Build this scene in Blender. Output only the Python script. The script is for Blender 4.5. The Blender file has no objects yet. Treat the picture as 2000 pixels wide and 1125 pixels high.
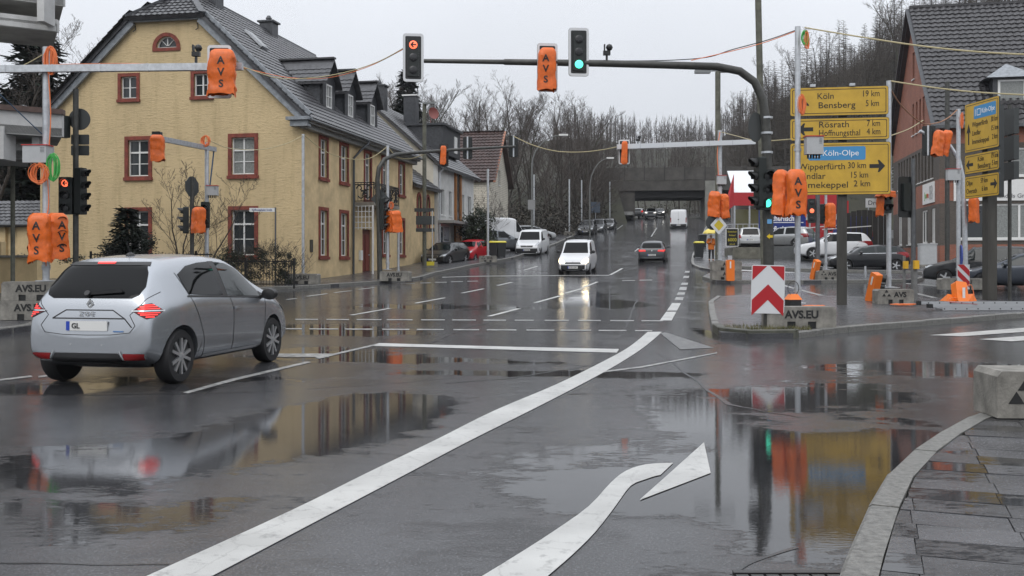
import bpy, bmesh, math, random
from mathutils import Vector, Matrix, noise
from mathutils.bvhtree import BVHTree
from mathutils.geometry import tessellate_polygon
R = math.radians
rnd = random.Random(7)
SC = bpy.context.scene
COL = SC.collection

# ------------------------------------------------------------------ camera
F, CX, HY, CH = 1951.0, 1000.0, 512.0, 1.45      # focal length in photo pixels, centre, horizon, eye height
cam_data = bpy.data.cameras.new('camera')
cam_data.sensor_width = 36.0
cam_data.lens = F / 2000 * 36
cam_data.shift_y = -(562.5 - HY) / 2000
cam_data.clip_start = 0.1
cam_data.clip_end = 3000
cam = bpy.data.objects.new('camera', cam_data)
cam.location = (0, 0, CH)
cam.rotation_euler = (R(90), 0, 0)
COL.objects.link(cam)
SC.camera = cam

# ------------------------------------------------------------------ sky, sun, exposure
SUN_EL, SUN_ROT = R(48), R(205)
world = bpy.data.worlds.new('World')
SC.world = world
world.use_nodes = True
wn, wl = world.node_tree.nodes, world.node_tree.links
wn.clear()
w_out = wn.new('ShaderNodeOutputWorld')
w_bg = wn.new('ShaderNodeBackground')
w_bg.inputs['Strength'].default_value = 1.0
sky = wn.new('ShaderNodeTexSky')
sky.sky_type = 'NISHITA'
sky.sun_disc = False
sky.sun_elevation = SUN_EL
sky.sun_rotation = SUN_ROT
sky.dust_density = 4.0
w_mul = wn.new('ShaderNodeMix'); w_mul.data_type = 'RGBA'; w_mul.blend_type = 'MULTIPLY'
w_mul.inputs[0].default_value = 1.0
w_mul.inputs[7].default_value = (0.1, 0.1, 0.1, 1)
wl.new(sky.outputs[0], w_mul.inputs[6])
# overcast cloud deck: paler at the horizon, brighter overhead (standard overcast sky), over the clear-sky light
w_tc = wn.new('ShaderNodeTexCoord')
w_sep = wn.new('ShaderNodeSeparateXYZ')
wl.new(w_tc.outputs['Generated'], w_sep.inputs[0])
w_map = wn.new('ShaderNodeMapRange')
w_map.inputs[1].default_value = 0.0; w_map.inputs[2].default_value = 1.0
w_map.inputs[3].default_value = 0.70; w_map.inputs[4].default_value = 1.80
wl.new(w_sep.outputs[2], w_map.inputs[0])
w_noi = wn.new('ShaderNodeTexNoise'); w_noi.inputs['Scale'].default_value = 2.2; w_noi.inputs['Detail'].default_value = 4
wl.new(w_tc.outputs['Generated'], w_noi.inputs['Vector'])
w_nr = wn.new('ShaderNodeMapRange')
w_nr.inputs[1].default_value = 0.3; w_nr.inputs[2].default_value = 0.7
w_nr.inputs[3].default_value = 0.95; w_nr.inputs[4].default_value = 1.05
wl.new(w_noi.outputs['Fac'], w_nr.inputs[0])
w_m1 = wn.new('ShaderNodeMath'); w_m1.operation = 'MULTIPLY'
wl.new(w_map.outputs[0], w_m1.inputs[0]); wl.new(w_nr.outputs[0], w_m1.inputs[1])
w_cl = wn.new('ShaderNodeMix'); w_cl.data_type = 'RGBA'; w_cl.blend_type = 'MULTIPLY'
w_cl.inputs[0].default_value = 1.0
w_cl.inputs[6].default_value = (0.94, 0.975, 1.04, 1)
wl.new(w_m1.outputs[0], w_cl.inputs[7])
w_mix = wn.new('ShaderNodeMix'); w_mix.data_type = 'RGBA'
w_mix.inputs[0].default_value = 0.95
wl.new(w_mul.outputs[2], w_mix.inputs[6]); wl.new(w_cl.outputs[2], w_mix.inputs[7])
wl.new(w_mix.outputs[2], w_bg.inputs['Color'])
wl.new(w_bg.outputs[0], w_out.inputs['Surface'])

sun_data = bpy.data.lights.new('sun', 'SUN')
sun_data.energy = 1.0
sun_data.angle = R(40)
sun_data.color = (1.0, 0.97, 0.93)
sun = bpy.data.objects.new('sun', sun_data)
_sd = Vector((math.sin(SUN_ROT) * math.cos(SUN_EL), math.cos(SUN_ROT) * math.cos(SUN_EL), math.sin(SUN_EL)))
sun.rotation_euler = (-_sd).to_track_quat('-Z', 'Y').to_euler()
sun.location = (0, 0, 60)
COL.objects.link(sun)

vs = SC.view_settings
vs.view_transform = 'Standard'
vs.look = 'None'
vs.exposure = 0.0
vs.gamma = 1.0
vs.use_curve_mapping = False
SC.cycles.max_bounces = 6
SC.cycles.diffuse_bounces = 3
SC.cycles.glossy_bounces = 3
SC.cycles.transmission_bounces = 2
SC.cycles.transparent_max_bounces = 4
SC.cycles.caustics_reflective = False
SC.cycles.caustics_refractive = False

# ------------------------------------------------------------------ geometry of the place
def g(y):
    """height of the street above its level at the crossing; it climbs towards the bridge"""
    if y < 12: return 0.0
    if y < 82: return 0.075 / 140 * (y - 12) ** 2
    if y < 190: return 2.625 + 0.075 * (y - 82)
    return 10.725 + 0.02 * (y - 190)
def at(px, py, d):
    return Vector(((px - CX) / F * d, d, CH + (HY - py) / F * d))
def gnd(px, py, lift=0.0):
    """where the sight line through a photo pixel meets the street surface"""
    lo, hi = 1.5, 400.0
    s = (py - HY) / F
    f = lambda d: CH - s * d - (g(d) + lift)
    d = lo
    while d < hi and f(d) > 0: d += 0.25
    a, b = d - 0.25, d
    for _ in range(24):
        m = (a + b) / 2
        if f(m) > 0: a = m
        else: b = m
    d = (a + b) / 2
    return Vector(((px - CX) / F * d, d, g(d) + lift))
def zat(py, d): return CH + (HY - py) / F * d
def xat(px, d): return (px - CX) / F * d
ST = R(-11.07)                       # the street grid is turned 11 degrees to the right
U = Vector((math.sin(-ST), math.cos(-ST), 0))     # along the street, uphill
V = Vector((math.cos(-ST), -math.sin(-ST), 0))    # across it, to the right

# ------------------------------------------------------------------ materials
MATS = {}
def mat(name, col, rough=0.6, metal=0.0, var=0.0, vscale=6.0, bump=0.0, bscale=40.0, emit=None, estr=0.0, spec=0.5, coat=0.0, detail=4.0, col2=None, stretch=None):
    if name in MATS: return MATS[name]
    m = bpy.data.materials.new(name); m.use_nodes = True
    n, l = m.node_tree.nodes, m.node_tree.links
    b = n['Principled BSDF']
    b.inputs['Base Color'].default_value = (*col, 1)
    b.inputs['Roughness'].default_value = rough
    b.inputs['Metallic'].default_value = metal
    b.inputs['Specular IOR Level'].default_value = spec
    if coat: b.inputs['Coat Weight'].default_value = coat; b.inputs['Coat Roughness'].default_value = 0.05
    if emit:
        b.inputs['Emission Color'].default_value = (*emit, 1); b.inputs['Emission Strength'].default_value = estr
    if var or bump or col2:
        tc = n.new('ShaderNodeTexCoord')
        src = tc.outputs['Object']
        if stretch:
            mp = n.new('ShaderNodeMapping'); mp.inputs['Scale'].default_value = stretch
            l.new(src, mp.inputs[0]); src = mp.outputs[0]
    if var or col2:
        no = n.new('ShaderNodeTexNoise'); no.inputs['Scale'].default_value = vscale; no.inputs['Detail'].default_value = detail
        no.inputs['Roughness'].default_value = 0.65
        l.new(src, no.inputs['Vector'])
        rp = n.new('ShaderNodeValToRGB')
        c1 = tuple(max(0, c * (1 - var)) for c in col); c2 = col2 if col2 else tuple(min(1, c * (1 + var)) for c in col)
        rp.color_ramp.elements[0].position = 0.32; rp.color_ramp.elements[1].position = 0.68
        rp.color_ramp.elements[0].color = (*c1, 1); rp.color_ramp.elements[1].color = (*c2, 1)
        l.new(no.outputs['Fac'], rp.inputs[0]); l.new(rp.outputs[0], b.inputs['Base Color'])
    if bump:
        nb = n.new('ShaderNodeTexNoise'); nb.inputs['Scale'].default_value = bscale; nb.inputs['Detail'].default_value = 3
        l.new(src, nb.inputs['Vector'])
        bp = n.new('ShaderNodeBump'); bp.inputs['Strength'].default_value = bump; bp.inputs['Distance'].default_value = 0.02
        l.new(nb.outputs['Fac'], bp.inputs['Height']); l.new(bp.outputs[0], b.inputs['Normal'])
    MATS[name] = m
    return m

# ------------------------------------------------------------------ mesh builder
class MB:
    def __init__(s, M=None):
        s.v = []; s.f = []; s.mi = []; s.M = M; s.cur = 0
    def add(s, vs_, fs):
        o = len(s.v)
        if s.M is not None: vs_ = [s.M @ Vector(p) for p in vs_]
        s.v += [tuple(p) for p in vs_]
        s.f += [tuple(i + o for i in q) for q in fs]
        s.mi += [s.cur] * len(fs)
        return s
    def box(s, x0, x1, y0, y1, z0, z1, T=None):
        p = [Vector((x, y, z)) for z in (z0, z1) for y in (y0, y1) for x in (x0, x1)]
        if T is not None: p = [T @ q for q in p]
        return s.add(p, [(0, 2, 3, 1), (4, 5, 7, 6), (0, 1, 5, 4), (2, 6, 7, 3), (0, 4, 6, 2), (1, 3, 7, 5)])
    def cbox(s, c, sx, sy, sz, rz=0.0, T=None):
        m = Matrix.Translation(Vector(c)) @ Matrix.Rotation(rz, 4, 'Z')
        if T is not None: m = T @ m
        return s.box(-sx / 2, sx / 2, -sy / 2, sy / 2, -sz / 2, sz / 2, m)
    def bar(s, a, b, w, h, up=(0, 0, 1)):
        a, b = Vector(a), Vector(b); d = b - a; L = d.length
        if L < 1e-6: return s
        y = d / L; x = y.cross(Vector(up))
        if x.length < 1e-4: x = y.cross(Vector((1, 0, 0)))
        x.normalize(); z = x.cross(y)
        m = Matrix(((x.x, y.x, z.x, a.x), (x.y, y.y, z.y, a.y), (x.z, y.z, z.z, a.z), (0, 0, 0, 1)))
        return s.box(-w / 2, w / 2, 0, L, -h / 2, h / 2, m)
    def cyl(s, a, b, r0, r1=None, n=10, caps=True):
        if r1 is None: r1 = r0
        a, b = Vector(a), Vector(b); d = (b - a)
        if d.length < 1e-7: return s
        d.normalize()
        x = d.orthogonal().normalized(); y = d.cross(x)
        vv = []
        for c, r in ((a, r0), (b, r1)):
            for i in range(n):
                t = 2 * math.pi * i / n
                vv.append(c + (x * math.cos(t) + y * math.sin(t)) * r)
        ff = [(i, (i + 1) % n, n + (i + 1) % n, n + i) for i in range(n)]
        if caps: ff += [tuple(range(n - 1, -1, -1)), tuple(range(n, 2 * n))]
        return s.add(vv, ff)
    def tube(s, pts, r, n=6, closed=False):
        pts = [Vector(p) for p in pts]; k = len(pts)
        rr = r if isinstance(r, (list, tuple)) else [r] * k
        vv = []; x = None
        for i, p in enumerate(pts):
            if closed: d = pts[(i + 1) % k] - pts[i - 1]
            else: d = pts[min(i + 1, k - 1)] - pts[max(i - 1, 0)]
            if d.length < 1e-9: d = Vector((0, 0, 1))
            d.normalize()
            if x is None: x = d.orthogonal().normalized()
            x = (x - d * x.dot(d))
            if x.length < 1e-5: x = d.orthogonal()
            x.normalize(); y = d.cross(x)
            for j in range(n):
                t = 2 * math.pi * j / n
                vv.append(p + (x * math.cos(t) + y * math.sin(t)) * rr[i])
        ff = []
        for i in range(k if closed else k - 1):
            a0, b0 = i * n, ((i + 1) % k) * n
            ff += [(a0 + j, a0 + (j + 1) % n, b0 + (j + 1) % n, b0 + j) for j in range(n)]
        if not closed: ff += [tuple(range(n - 1, -1, -1)), tuple(range((k - 1) * n, k * n))]
        return s.add(vv, ff)
    def prism(s, poly, h0, h1, T=None, holes=()):
        """polygon in local xy, extruded h0..h1 along local z, with optional holes"""
        loops = [list(poly)] + [list(h) for h in holes]
        flat = [p for lp in loops for p in lp]
        tris = tessellate_polygon([[Vector((p[0], p[1], 0)) for p in lp] for lp in loops])
        n = len(flat)
        vv = [Vector((p[0], p[1], h0)) for p in flat] + [Vector((p[0], p[1], h1)) for p in flat]
        ff = []
        for t in tris:
            a, b, c = (flat[i] for i in t)
            ar = (b[0] - a[0]) * (c[1] - a[1]) - (b[1] - a[1]) * (c[0] - a[0])
            t = t if ar > 0 else t[::-1]
            ff.append(tuple(i + n for i in t)); ff.append(tuple(t[::-1]))
        o = 0
        for k, lp in enumerate(loops):
            m = len(lp)
            ar = sum(lp[i][0] * lp[(i + 1) % m][1] - lp[(i + 1) % m][0] * lp[i][1] for i in range(m))
            fl = (ar > 0) == (k == 0)
            for i in range(m):
                a, b = o + i, o + (i + 1) % m
                ff.append((a, b, n + b, n + a) if fl else (b, a, n + a, n + b))
            o += m
        if T is not None: vv = [T @ p for p in vv]
        return s.add(vv, ff)
    def lathe(s, prof, n=16, T=None):
        """prof list of (r,z)"""
        vv = []; k = len(prof)
        for r, z in prof:
            for i in range(n):
                t = 2 * math.pi * i / n
                vv.append(Vector((r * math.cos(t), r * math.sin(t), z)))
        ff = [(i * n + j, i * n + (j + 1) % n, (i + 1) * n + (j + 1) % n, (i + 1) * n + j) for i in range(k - 1) for j in range(n)]
        ff += [tuple(range(n - 1, -1, -1)), tuple(range((k - 1) * n, k * n))]
        if T is not None: vv = [T @ p for p in vv]
        return s.add(vv, ff)
    def mesh(s, name, smooth=None):
        me = bpy.data.meshes.new(name)
        me.from_pydata(s.v, [], s.f)
        if any(s.mi): me.polygons.foreach_set('material_index', s.mi)
        if smooth:
            me.shade_smooth(); me.set_sharp_from_angle(angle=R(smooth))
        me.update()
        return me
    def build(s, name, m, parent=None, smooth=None):
        return put(name, s.mesh(name, smooth), m, parent)
def put(name, me, m=None, parent=None, M=None):
    if m is not None and not me.materials:
        for x in (m if isinstance(m, (list, tuple)) else [m]): me.materials.append(x)
    o = bpy.data.objects.new(name, me)
    COL.objects.link(o)
    if parent is not None: o.parent = parent
    if M is not None: o.matrix_basis = M
    return o
def tag(o, label=None, cat=None, group=None, kind=None):
    if label: o['label'] = label
    if cat: o['category'] = cat
    if group: o['group'] = group
    if kind: o['kind'] = kind
    return o
def empty(name, loc=(0, 0, 0), rz=0.0, label=None, cat=None, group=None):
    o = bpy.data.objects.new(name, None)
    o.empty_display_size = 0.2
    o.location = loc; o.rotation_euler = (0, 0, rz)
    COL.objects.link(o)
    return tag(o, label, cat, group)
def copy_tree(o, parent=None):
    c = o.copy(); COL.objects.link(c); c.parent = parent
    for ch in list(o.children): copy_tree(ch, c)
    return c
_tc = {}
def text_mesh(body, size, extr=0.004, align='CENTER', bold=0.0):
    k = (body, size, extr, align, bold)
    if k in _tc: return _tc[k]
    cu = bpy.data.curves.new('lettering', 'FONT')
    cu.body = body; cu.size = size; cu.align_x = align; cu.align_y = 'CENTER'; cu.extrude = extr; cu.offset = bold
    cu.resolution_u = 3
    ob = bpy.data.objects.new('lettering_tmp', cu); COL.objects.link(ob)
    dg = bpy.context.evaluated_depsgraph_get()
    me = bpy.data.meshes.new_from_object(ob.evaluated_get(dg))
    bpy.data.objects.remove(ob); bpy.data.curves.remove(cu)
    me.name = 'lettering'; me.materials.clear()
    _tc[k] = me
    return me
def text(body, size, m, parent, loc, rot=(R(90), 0, 0), align='CENTER', bold=0.0, sx=1.0, name='lettering'):
    me = text_mesh(body, size, 0.003, align, bold)
    o = bpy.data.objects.new(name, me)
    if not me.materials: me.materials.append(m)
    COL.objects.link(o); o.parent = parent
    o.location = loc; o.rotation_euler = rot; o.scale = (sx, 1, 1)
    return o

# shared materials
GALV = mat('galvanised_steel', (0.50, 0.52, 0.54), 0.42, 0.55, var=0.15, vscale=9)
DARKPOLE = mat('dark_painted_steel', (0.045, 0.045, 0.04), 0.45, var=0.35, vscale=7)
GREENPOLE = mat('mossy_concrete_post', (0.11, 0.11, 0.085), 0.75, var=0.35, vscale=5, bump=0.3, bscale=60)
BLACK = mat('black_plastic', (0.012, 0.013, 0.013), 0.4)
RUBBER = mat('black_rubber', (0.014, 0.014, 0.015), 0.7)
WHITEB = mat('white_border_paint', (0.62, 0.63, 0.64), 0.5)
ORANGE = mat('orange_tarpaulin', (0.68, 0.125, 0.010), 0.42, var=0.22, vscale=5, bump=0.15, bscale=9)
ORANGEP = mat('orange_plastic', (0.82, 0.19, 0.02), 0.4)
LETTER = mat('black_lettering', (0.012, 0.012, 0.012), 0.55)
WHITEL = mat('white_lettering', (0.80, 0.80, 0.80), 0.5)
CONC = mat('concrete', (0.20, 0.19, 0.168), 0.7, var=0.38, vscale=4.5, bump=0.25, bscale=45)
SIGNY = mat('yellow_sign_face', (0.54, 0.335, 0.035), 0.42, var=0.14, vscale=1.8, detail=8)
SIGNBLUE = mat('blue_sign_face', (0.05, 0.25, 0.50), 0.45)
SIGNBACK = mat('grey_sign_back', (0.055, 0.06, 0.06), 0.5, 0.3)
WHITEP = mat('white_paint', (0.72, 0.72, 0.70), 0.45, var=0.05)
GLASS = mat('window_glass', (0.025, 0.03, 0.033), 0.06, spec=0.6)
CURTAIN = mat('net_curtain_behind_glass', (0.22, 0.23, 0.22), 0.15, var=0.25, vscale=14)
CABO = mat('orange_cable', (0.78, 0.20, 0.06), 0.5)
CABG = mat('green_cable', (0.06, 0.40, 0.08), 0.5)
CABY = mat('pale_cable', (0.42, 0.36, 0.20), 0.55)
CABB = mat('black_cable', (0.02, 0.02, 0.02), 0.5)
REDP = mat('red_paint', (0.45, 0.02, 0.015), 0.4)
# ================================================================== SETTING
def sstep(a, b, x):
    t = min(1, max(0, (x - a) / (b - a))); return t * t * (3 - 2 * t)
def xc(y): return 0.19 * y - 4.6            # centre line of the street
def terrain(x, y):
    h = g(max(y, 0)) if y < 190 else g(190) + 0.02 * (y - 190)
    s = x - xc(y)
    k = sstep(90, 165, y)
    s0 = 62 - 55 * k
    hr = 0.80 * max(0, s - s0) * sstep(70, 130, y)
    h += 60 * (1 - math.exp(-hr / 60))
    hl = 0.22 * max(0, -s - 16) * sstep(90, 130, y)
    h += 10 * (1 - math.exp(-hl / 10))
    h += 34 * sstep(215, 430, y) * (1 if s > -40 else max(0.25, 1 + (s + 40) / 160))
    if y > 60: h += 1.2 * noise.noise(Vector((x * .03, y * .03, 0))) * min(1, max(0, (abs(s) - 12) / 20))
    return h
GROUNDM = mat('leaf_litter_ground', (0.028, 0.023, 0.016), 0.9, var=0.45, vscale=0.35, bump=0.5, bscale=3, col2=(0.035, 0.036, 0.016), detail=8)
mb = MB()
gx = [-420 + 7 * i for i in range(121)]; gy = [-40 + 7 * i for i in range(137)]
mb.add([(x, y, terrain(x, y) - 0.15 - (1.2 if 20 < y < 60 and x > 14 else 0)) for y in gy for x in gx],
       [(j * 121 + i, j * 121 + i + 1, (j + 1) * 121 + i + 1, (j + 1) * 121 + i) for j in range(136) for i in range(120)])
ground = mb.build('ground', GROUNDM, smooth=60); tag(ground, kind='structure')

# ---- wet asphalt
def wet_material(name, lo, hi, use_attr=True, base_wet=0.25, rough=(0.25, 0.10, 0.03), speckle=0.10, patch=(1.6, 0.25, 1), tint=(0.98, 0.985, 1.05), grain=0.5):
    """stone surface with a water film and standing puddles that break up in its texture"""
    m = bpy.data.materials.new(name); m.use_nodes = True
    n, l = m.node_tree.nodes, m.node_tree.links; b = n['Principled BSDF']
    ge = n.new('ShaderNodeNewGeometry')
    def noi(scale, det=4, rough=0.6, stretch=None):
        x = n.new('ShaderNodeTexNoise'); x.inputs['Scale'].default_value = scale; x.inputs['Detail'].default_value = det; x.inputs['Roughness'].default_value = rough
        if stretch:
            mp = n.new('ShaderNodeMapping'); mp.inputs['Scale'].default_value = stretch; mp.inputs['Rotation'].default_value = (0, 0, R(11))
            l.new(ge.outputs['Position'], mp.inputs[0]); l.new(mp.outputs[0], x.inputs['Vector'])
        else: l.new(ge.outputs['Position'], x.inputs['Vector'])
        return x.outputs['Fac']
    def math_(op, a, c, clamp=False):
        x = n.new('ShaderNodeMath'); x.operation = op; x.use_clamp = clamp
        for i, v in enumerate((a, c)):
            if isinstance(v, (int, float)): x.inputs[i].default_value = v
            else: l.new(v, x.inputs[i])
        return x.outputs[0]
    def rng(v, a, c, d, e, smooth=True):
        x = n.new('ShaderNodeMapRange'); x.interpolation_type = 'SMOOTHSTEP' if smooth else 'LINEAR'
        for i, q in enumerate((a, c, d, e)): x.inputs[i + 1].default_value = q
        l.new(v, x.inputs[0]); return x.outputs[0]
    if use_attr:
        at_ = n.new('ShaderNodeAttribute'); at_.attribute_name = 'wet'; wet = at_.outputs['Fac']
    else:
        vn = n.new('ShaderNodeValue'); vn.outputs[0].default_value = base_wet; wet = vn.outputs[0]
    big = noi(0.6, 5, 0.62, (1.0, 0.5, 1.0)); mid = noi(2.2, 6, 0.68, (0.6, 1.2, 1.0)); sml = noi(17, 5, 0.7, (0.5, 1.3, 1))
    fine = noi(240, 2); speck = noi(62, 4, 0.8)
    q = math_('ADD', math_('ADD', math_('MULTIPLY', wet, 0.58), math_('MULTIPLY', sml, 0.34)), math_('ADD', math_('MULTIPLY', big, 0.52), math_('MULTIPLY', mid, 0.55)))
    q = math_('ADD', q, math_('MULTIPLY', speck, 0.26))
    q = math_('SUBTRACT', q, 0.165)
    pud = rng(q, 0.955, 1.015, 0.0, 1.0); film = rng(q, 0.56, 0.92, 0.0, 1.0)
    tone = noi(0.25, 5, 0.6, patch)
    c = math_('ADD', rng(tone, 0.3, 0.7, lo, hi), math_('MULTIPLY', rng(speck, 0.50, 0.70, 0, 1), speckle))
    c = math_('ADD', c, math_('MULTIPLY', rng(mid, 0.35, 0.65, -1, 1), lo * 0.35))
    c = math_('MULTIPLY', c, rng(pud, 0, 1, 1.0, 0.5))
    cmb = n.new('ShaderNodeCombineColor')
    for i, k in enumerate(tint): l.new(math_('MULTIPLY', c, k), cmb.inputs[i])
    l.new(cmb.outputs[0], b.inputs['Base Color'])
    r1 = math_('ADD', rng(film, 0, 1, rough[0], rough[1]), math_('MULTIPLY', rng(speck, 0.35, 0.65, -1, 1), 0.06))
    x = n.new('ShaderNodeMix'); l.new(pud, x.inputs[0]); l.new(r1, x.inputs[2]); x.inputs[3].default_value = rough[2]
    l.new(x.outputs[0], b.inputs['Roughness'])
    b.inputs['IOR'].default_value = 1.38
    dry = math_('MULTIPLY', rng(pud, 0, 1, 1, 0.02), rng(film, 0, 1, 1.0, 0.38))
    rip = noi(24, 3, 0.6, (0.5, 1.5, 1))
    hgt = math_('ADD', math_('MULTIPLY', math_('ADD', math_('MULTIPLY', fine, 0.22), math_('MULTIPLY', speck, 0.34)), math_('MULTIPLY', dry, grain)), math_('ADD', math_('MULTIPLY', rip, math_('MULTIPLY', pud, 0.022)), math_('MULTIPLY', sml, math_('MULTIPLY', dry, 0.16))))
    bp = n.new('ShaderNodeBump'); bp.inputs['Strength'].default_value = 0.6; bp.inputs['Distance'].default_value = 0.02
    l.new(hgt, bp.inputs['Height']); l.new(bp.outputs[0], b.inputs['Normal'])
    return m
ROADM = wet_material('wet_asphalt', 0.020, 0.060)
# where the water stands (centre in metres, half axes, turn, depth)
PUD = []
def puddle(px, py, ax, ay, rot=0.0, k=1.0):
    p = gnd(px, py); PUD.append((p.x, p.y, ax, ay, R(rot), k))
puddle(560, 830, .7, 2.0, -18, 0.65); puddle(330, 880, 1.3, .8, 0, 0.35); puddle(90, 930, 1.0, .8, 0, 0.4); puddle(640, 830, 0.6, 1.6, -15, 0.7)
puddle(330, 1010, 1.2, 0.5, 10, 0.6); puddle(690, 800, .7, 1.2, -25, .8)
puddle(630, 690, 2.4, 1.3, -25, 0.75); puddle(700, 650, 3.0, 1.0, -20, 0.6); puddle(860, 600, 3.2, 1.6, -10, 0.75)
puddle(560, 640, 2.6, 1.6, 0, 0.7); puddle(1220, 595, 1.4, 2.2, -10, 0.85); puddle(1010, 730, 1.8, .35, -8, .85)
puddle(1230, 730, 1.0, .3, -12, .9); puddle(900, 705, 2.2, .5, -10, .55)
puddle(1560, 900, 0.6, 1.0, 0, .8); puddle(1620, 960, .35, 1.6, -22, 1.2); puddle(1500, 1000, .40, .7, 0, .7)
puddle(1700, 880, .35, 1.1, -35, 1.2); puddle(1650, 770, 1.4, 1.0, 0, .6); puddle(1850, 720, 2.2, 1.4, 0, .7); puddle(1420, 830, .5, 1.6, 0, .6)
puddle(1280, 960, .9, .8, 0, .6); puddle(1150, 900, 1.3, 1.5, 0, .5); puddle(1400, 780, 1.6, 1.6, 0, .45); puddle(760, 820, .35, 1.2, -20, .9); puddle(1380, 650, .3, 1.6, 0, 1.0); puddle(1150, 580, 1.2, 6, -11, .6)
puddle(150, 760, 1.8, .7, 0, .8); puddle(1110, 455, 2.5, 8, -11, .8); puddle(1300, 480, 2, 10, -11, .5); puddle(420, 740, 1.5, .4, 0, .7)
puddle(1100, 1040, 1.0, .25, 0, -.5); puddle(1760, 900, 0.3, 1.0, -30, 0.9)
def wetness(x, y):
    w = 0.31
    for (cx, cy, ax, ay, r, k) in PUD:
        dx, dy = x - cx, y - cy
        if abs(dx) > ax + ay + 4 and abs(dy) > ax + ay + 4: continue
        c, s = math.cos(r), math.sin(r)
        u, v = (dx * c + dy * s) / ax, (-dx * s + dy * c) / ay
        q = u * u + v * v
        if q < 4: w += k * math.exp(-q * 1.1) * 0.62
    return w
ys = [1 + .22 * i for i in range(132)] + [30 + .75 * i for i in range(1, 41)] + [60 + 3 * i for i in range(1, 48)]
xs = [-62 + 4 * i for i in range(12)] + [-14 + .22 * i for i in range(115)] + [11.5 + 3.5 * i for i in range(16)]
vv = [(x, y, g(y)) for y in ys for x in xs]
nx = len(xs); ff = []
for j in range(len(ys) - 1):
    for i in range(nx - 1):
        xm, ym = (xs[i] + xs[i + 1]) / 2, (ys[j] + ys[j + 1]) / 2
        if ym > 62 and not (-9.5 < xm - xc(ym) < 8.6): continue
        if ym > 40 and xm < -10: continue
        ff.append((j * nx + i, j * nx + i + 1, (j + 1) * nx + i + 1, (j + 1) * nx + i))
me = bpy.data.meshes.new('road'); me.from_pydata(vv, [], ff)
me.shade_smooth()
att = me.attributes.new('wet', 'FLOAT', 'POINT')
att.data.foreach_set('value', [wetness(p[0], p[1]) for p in vv])
road = put('road', me, ROADM); tag(road, kind='structure')

# ---- painted markings
def mark_material(name, wear):
    m = bpy.data.materials.new(name); m.use_nodes = True
    n, l = m.node_tree.nodes, m.node_tree.links; b = n['Principled BSDF']
    tc = n.new('ShaderNodeTexCoord')
    a = n.new('ShaderNodeTexNoise'); a.inputs['Scale'].default_value = 9; a.inputs['Detail'].default_value = 10; a.inputs['Roughness'].default_value = 0.75
    l.new(tc.outputs['Object'], a.inputs['Vector'])
    rp = n.new('ShaderNodeValToRGB')
    rp.color_ramp.elements[0].position = 0.22 + wear; rp.color_ramp.elements[1].position = 0.46 + wear
    rp.color_ramp.elements[0].color = (0.09, 0.09, 0.09, 1); rp.color_ramp.elements[1].color = (0.53, 0.53, 0.51, 1)
    l.new(a.outputs['Fac'], rp.inputs[0])
    vo = n.new('ShaderNodeTexVoronoi'); vo.feature = 'DISTANCE_TO_EDGE'; vo.inputs['Scale'].default_value = 2.3
    wp = n.new('ShaderNodeMix'); wp.data_type = 'RGBA'; wp.inputs[0].default_value = 0.10
    l.new(tc.outputs['Object'], wp.inputs[6]); l.new(a.outputs['Color'], wp.inputs[7]); l.new(wp.outputs[2], vo.inputs['Vector'])
    ck = n.new('ShaderNodeMapRange'); ck.inputs[1].default_value = 0.004; ck.inputs[2].default_value = 0.014; ck.inputs[3].default_value = 0.80; ck.inputs[4].default_value = 1.0
    l.new(vo.outputs['Distance'], ck.inputs[0])
    dn = n.new('ShaderNodeTexNoise'); dn.inputs['Scale'].default_value = 1.6; dn.inputs['Detail'].default_value = 7; l.new(tc.outputs['Object'], dn.inputs['Vector'])
    dr = n.new('ShaderNodeMapRange'); dr.inputs[1].default_value = 0.3; dr.inputs[2].default_value = 0.7; dr.inputs[3].default_value = 0.72; dr.inputs[4].default_value = 1.02; l.new(dn.outputs['Fac'], dr.inputs[0])
    m1 = n.new('ShaderNodeMath'); m1.operation = 'MULTIPLY'; l.new(ck.outputs[0], m1.inputs[0]); l.new(dr.outputs[0], m1.inputs[1])
    mm_ = n.new('ShaderNodeMix'); mm_.data_type = 'RGBA'; mm_.blend_type = 'MULTIPLY'; mm_.inputs[0].default_value = 1.0
    l.new(rp.outputs[0], mm_.inputs[6]); l.new(m1.outputs[0], mm_.inputs[7]); l.new(mm_.outputs[2], b.inputs['Base Color'])
    b.inputs['Roughness'].default_value = 0.34
    f = n.new('ShaderNodeTexNoise'); f.inputs['Scale'].default_value = 160; f.inputs['Detail'].default_value = 2
    l.new(tc.outputs['Object'], f.inputs['Vector'])
    bp = n.new('ShaderNodeBump'); bp.inputs['Strength'].default_value = 0.35; bp.inputs['Distance'].default_value = 0.01
    l.new(f.outputs['Fac'], bp.inputs['Height']); l.new(bp.outputs[0], b.inputs['Normal'])
    return m
MARK = mark_material('road_marking_paint', 0.0); MARKW = mark_material('worn_road_marking_paint', 0.17)
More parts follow.
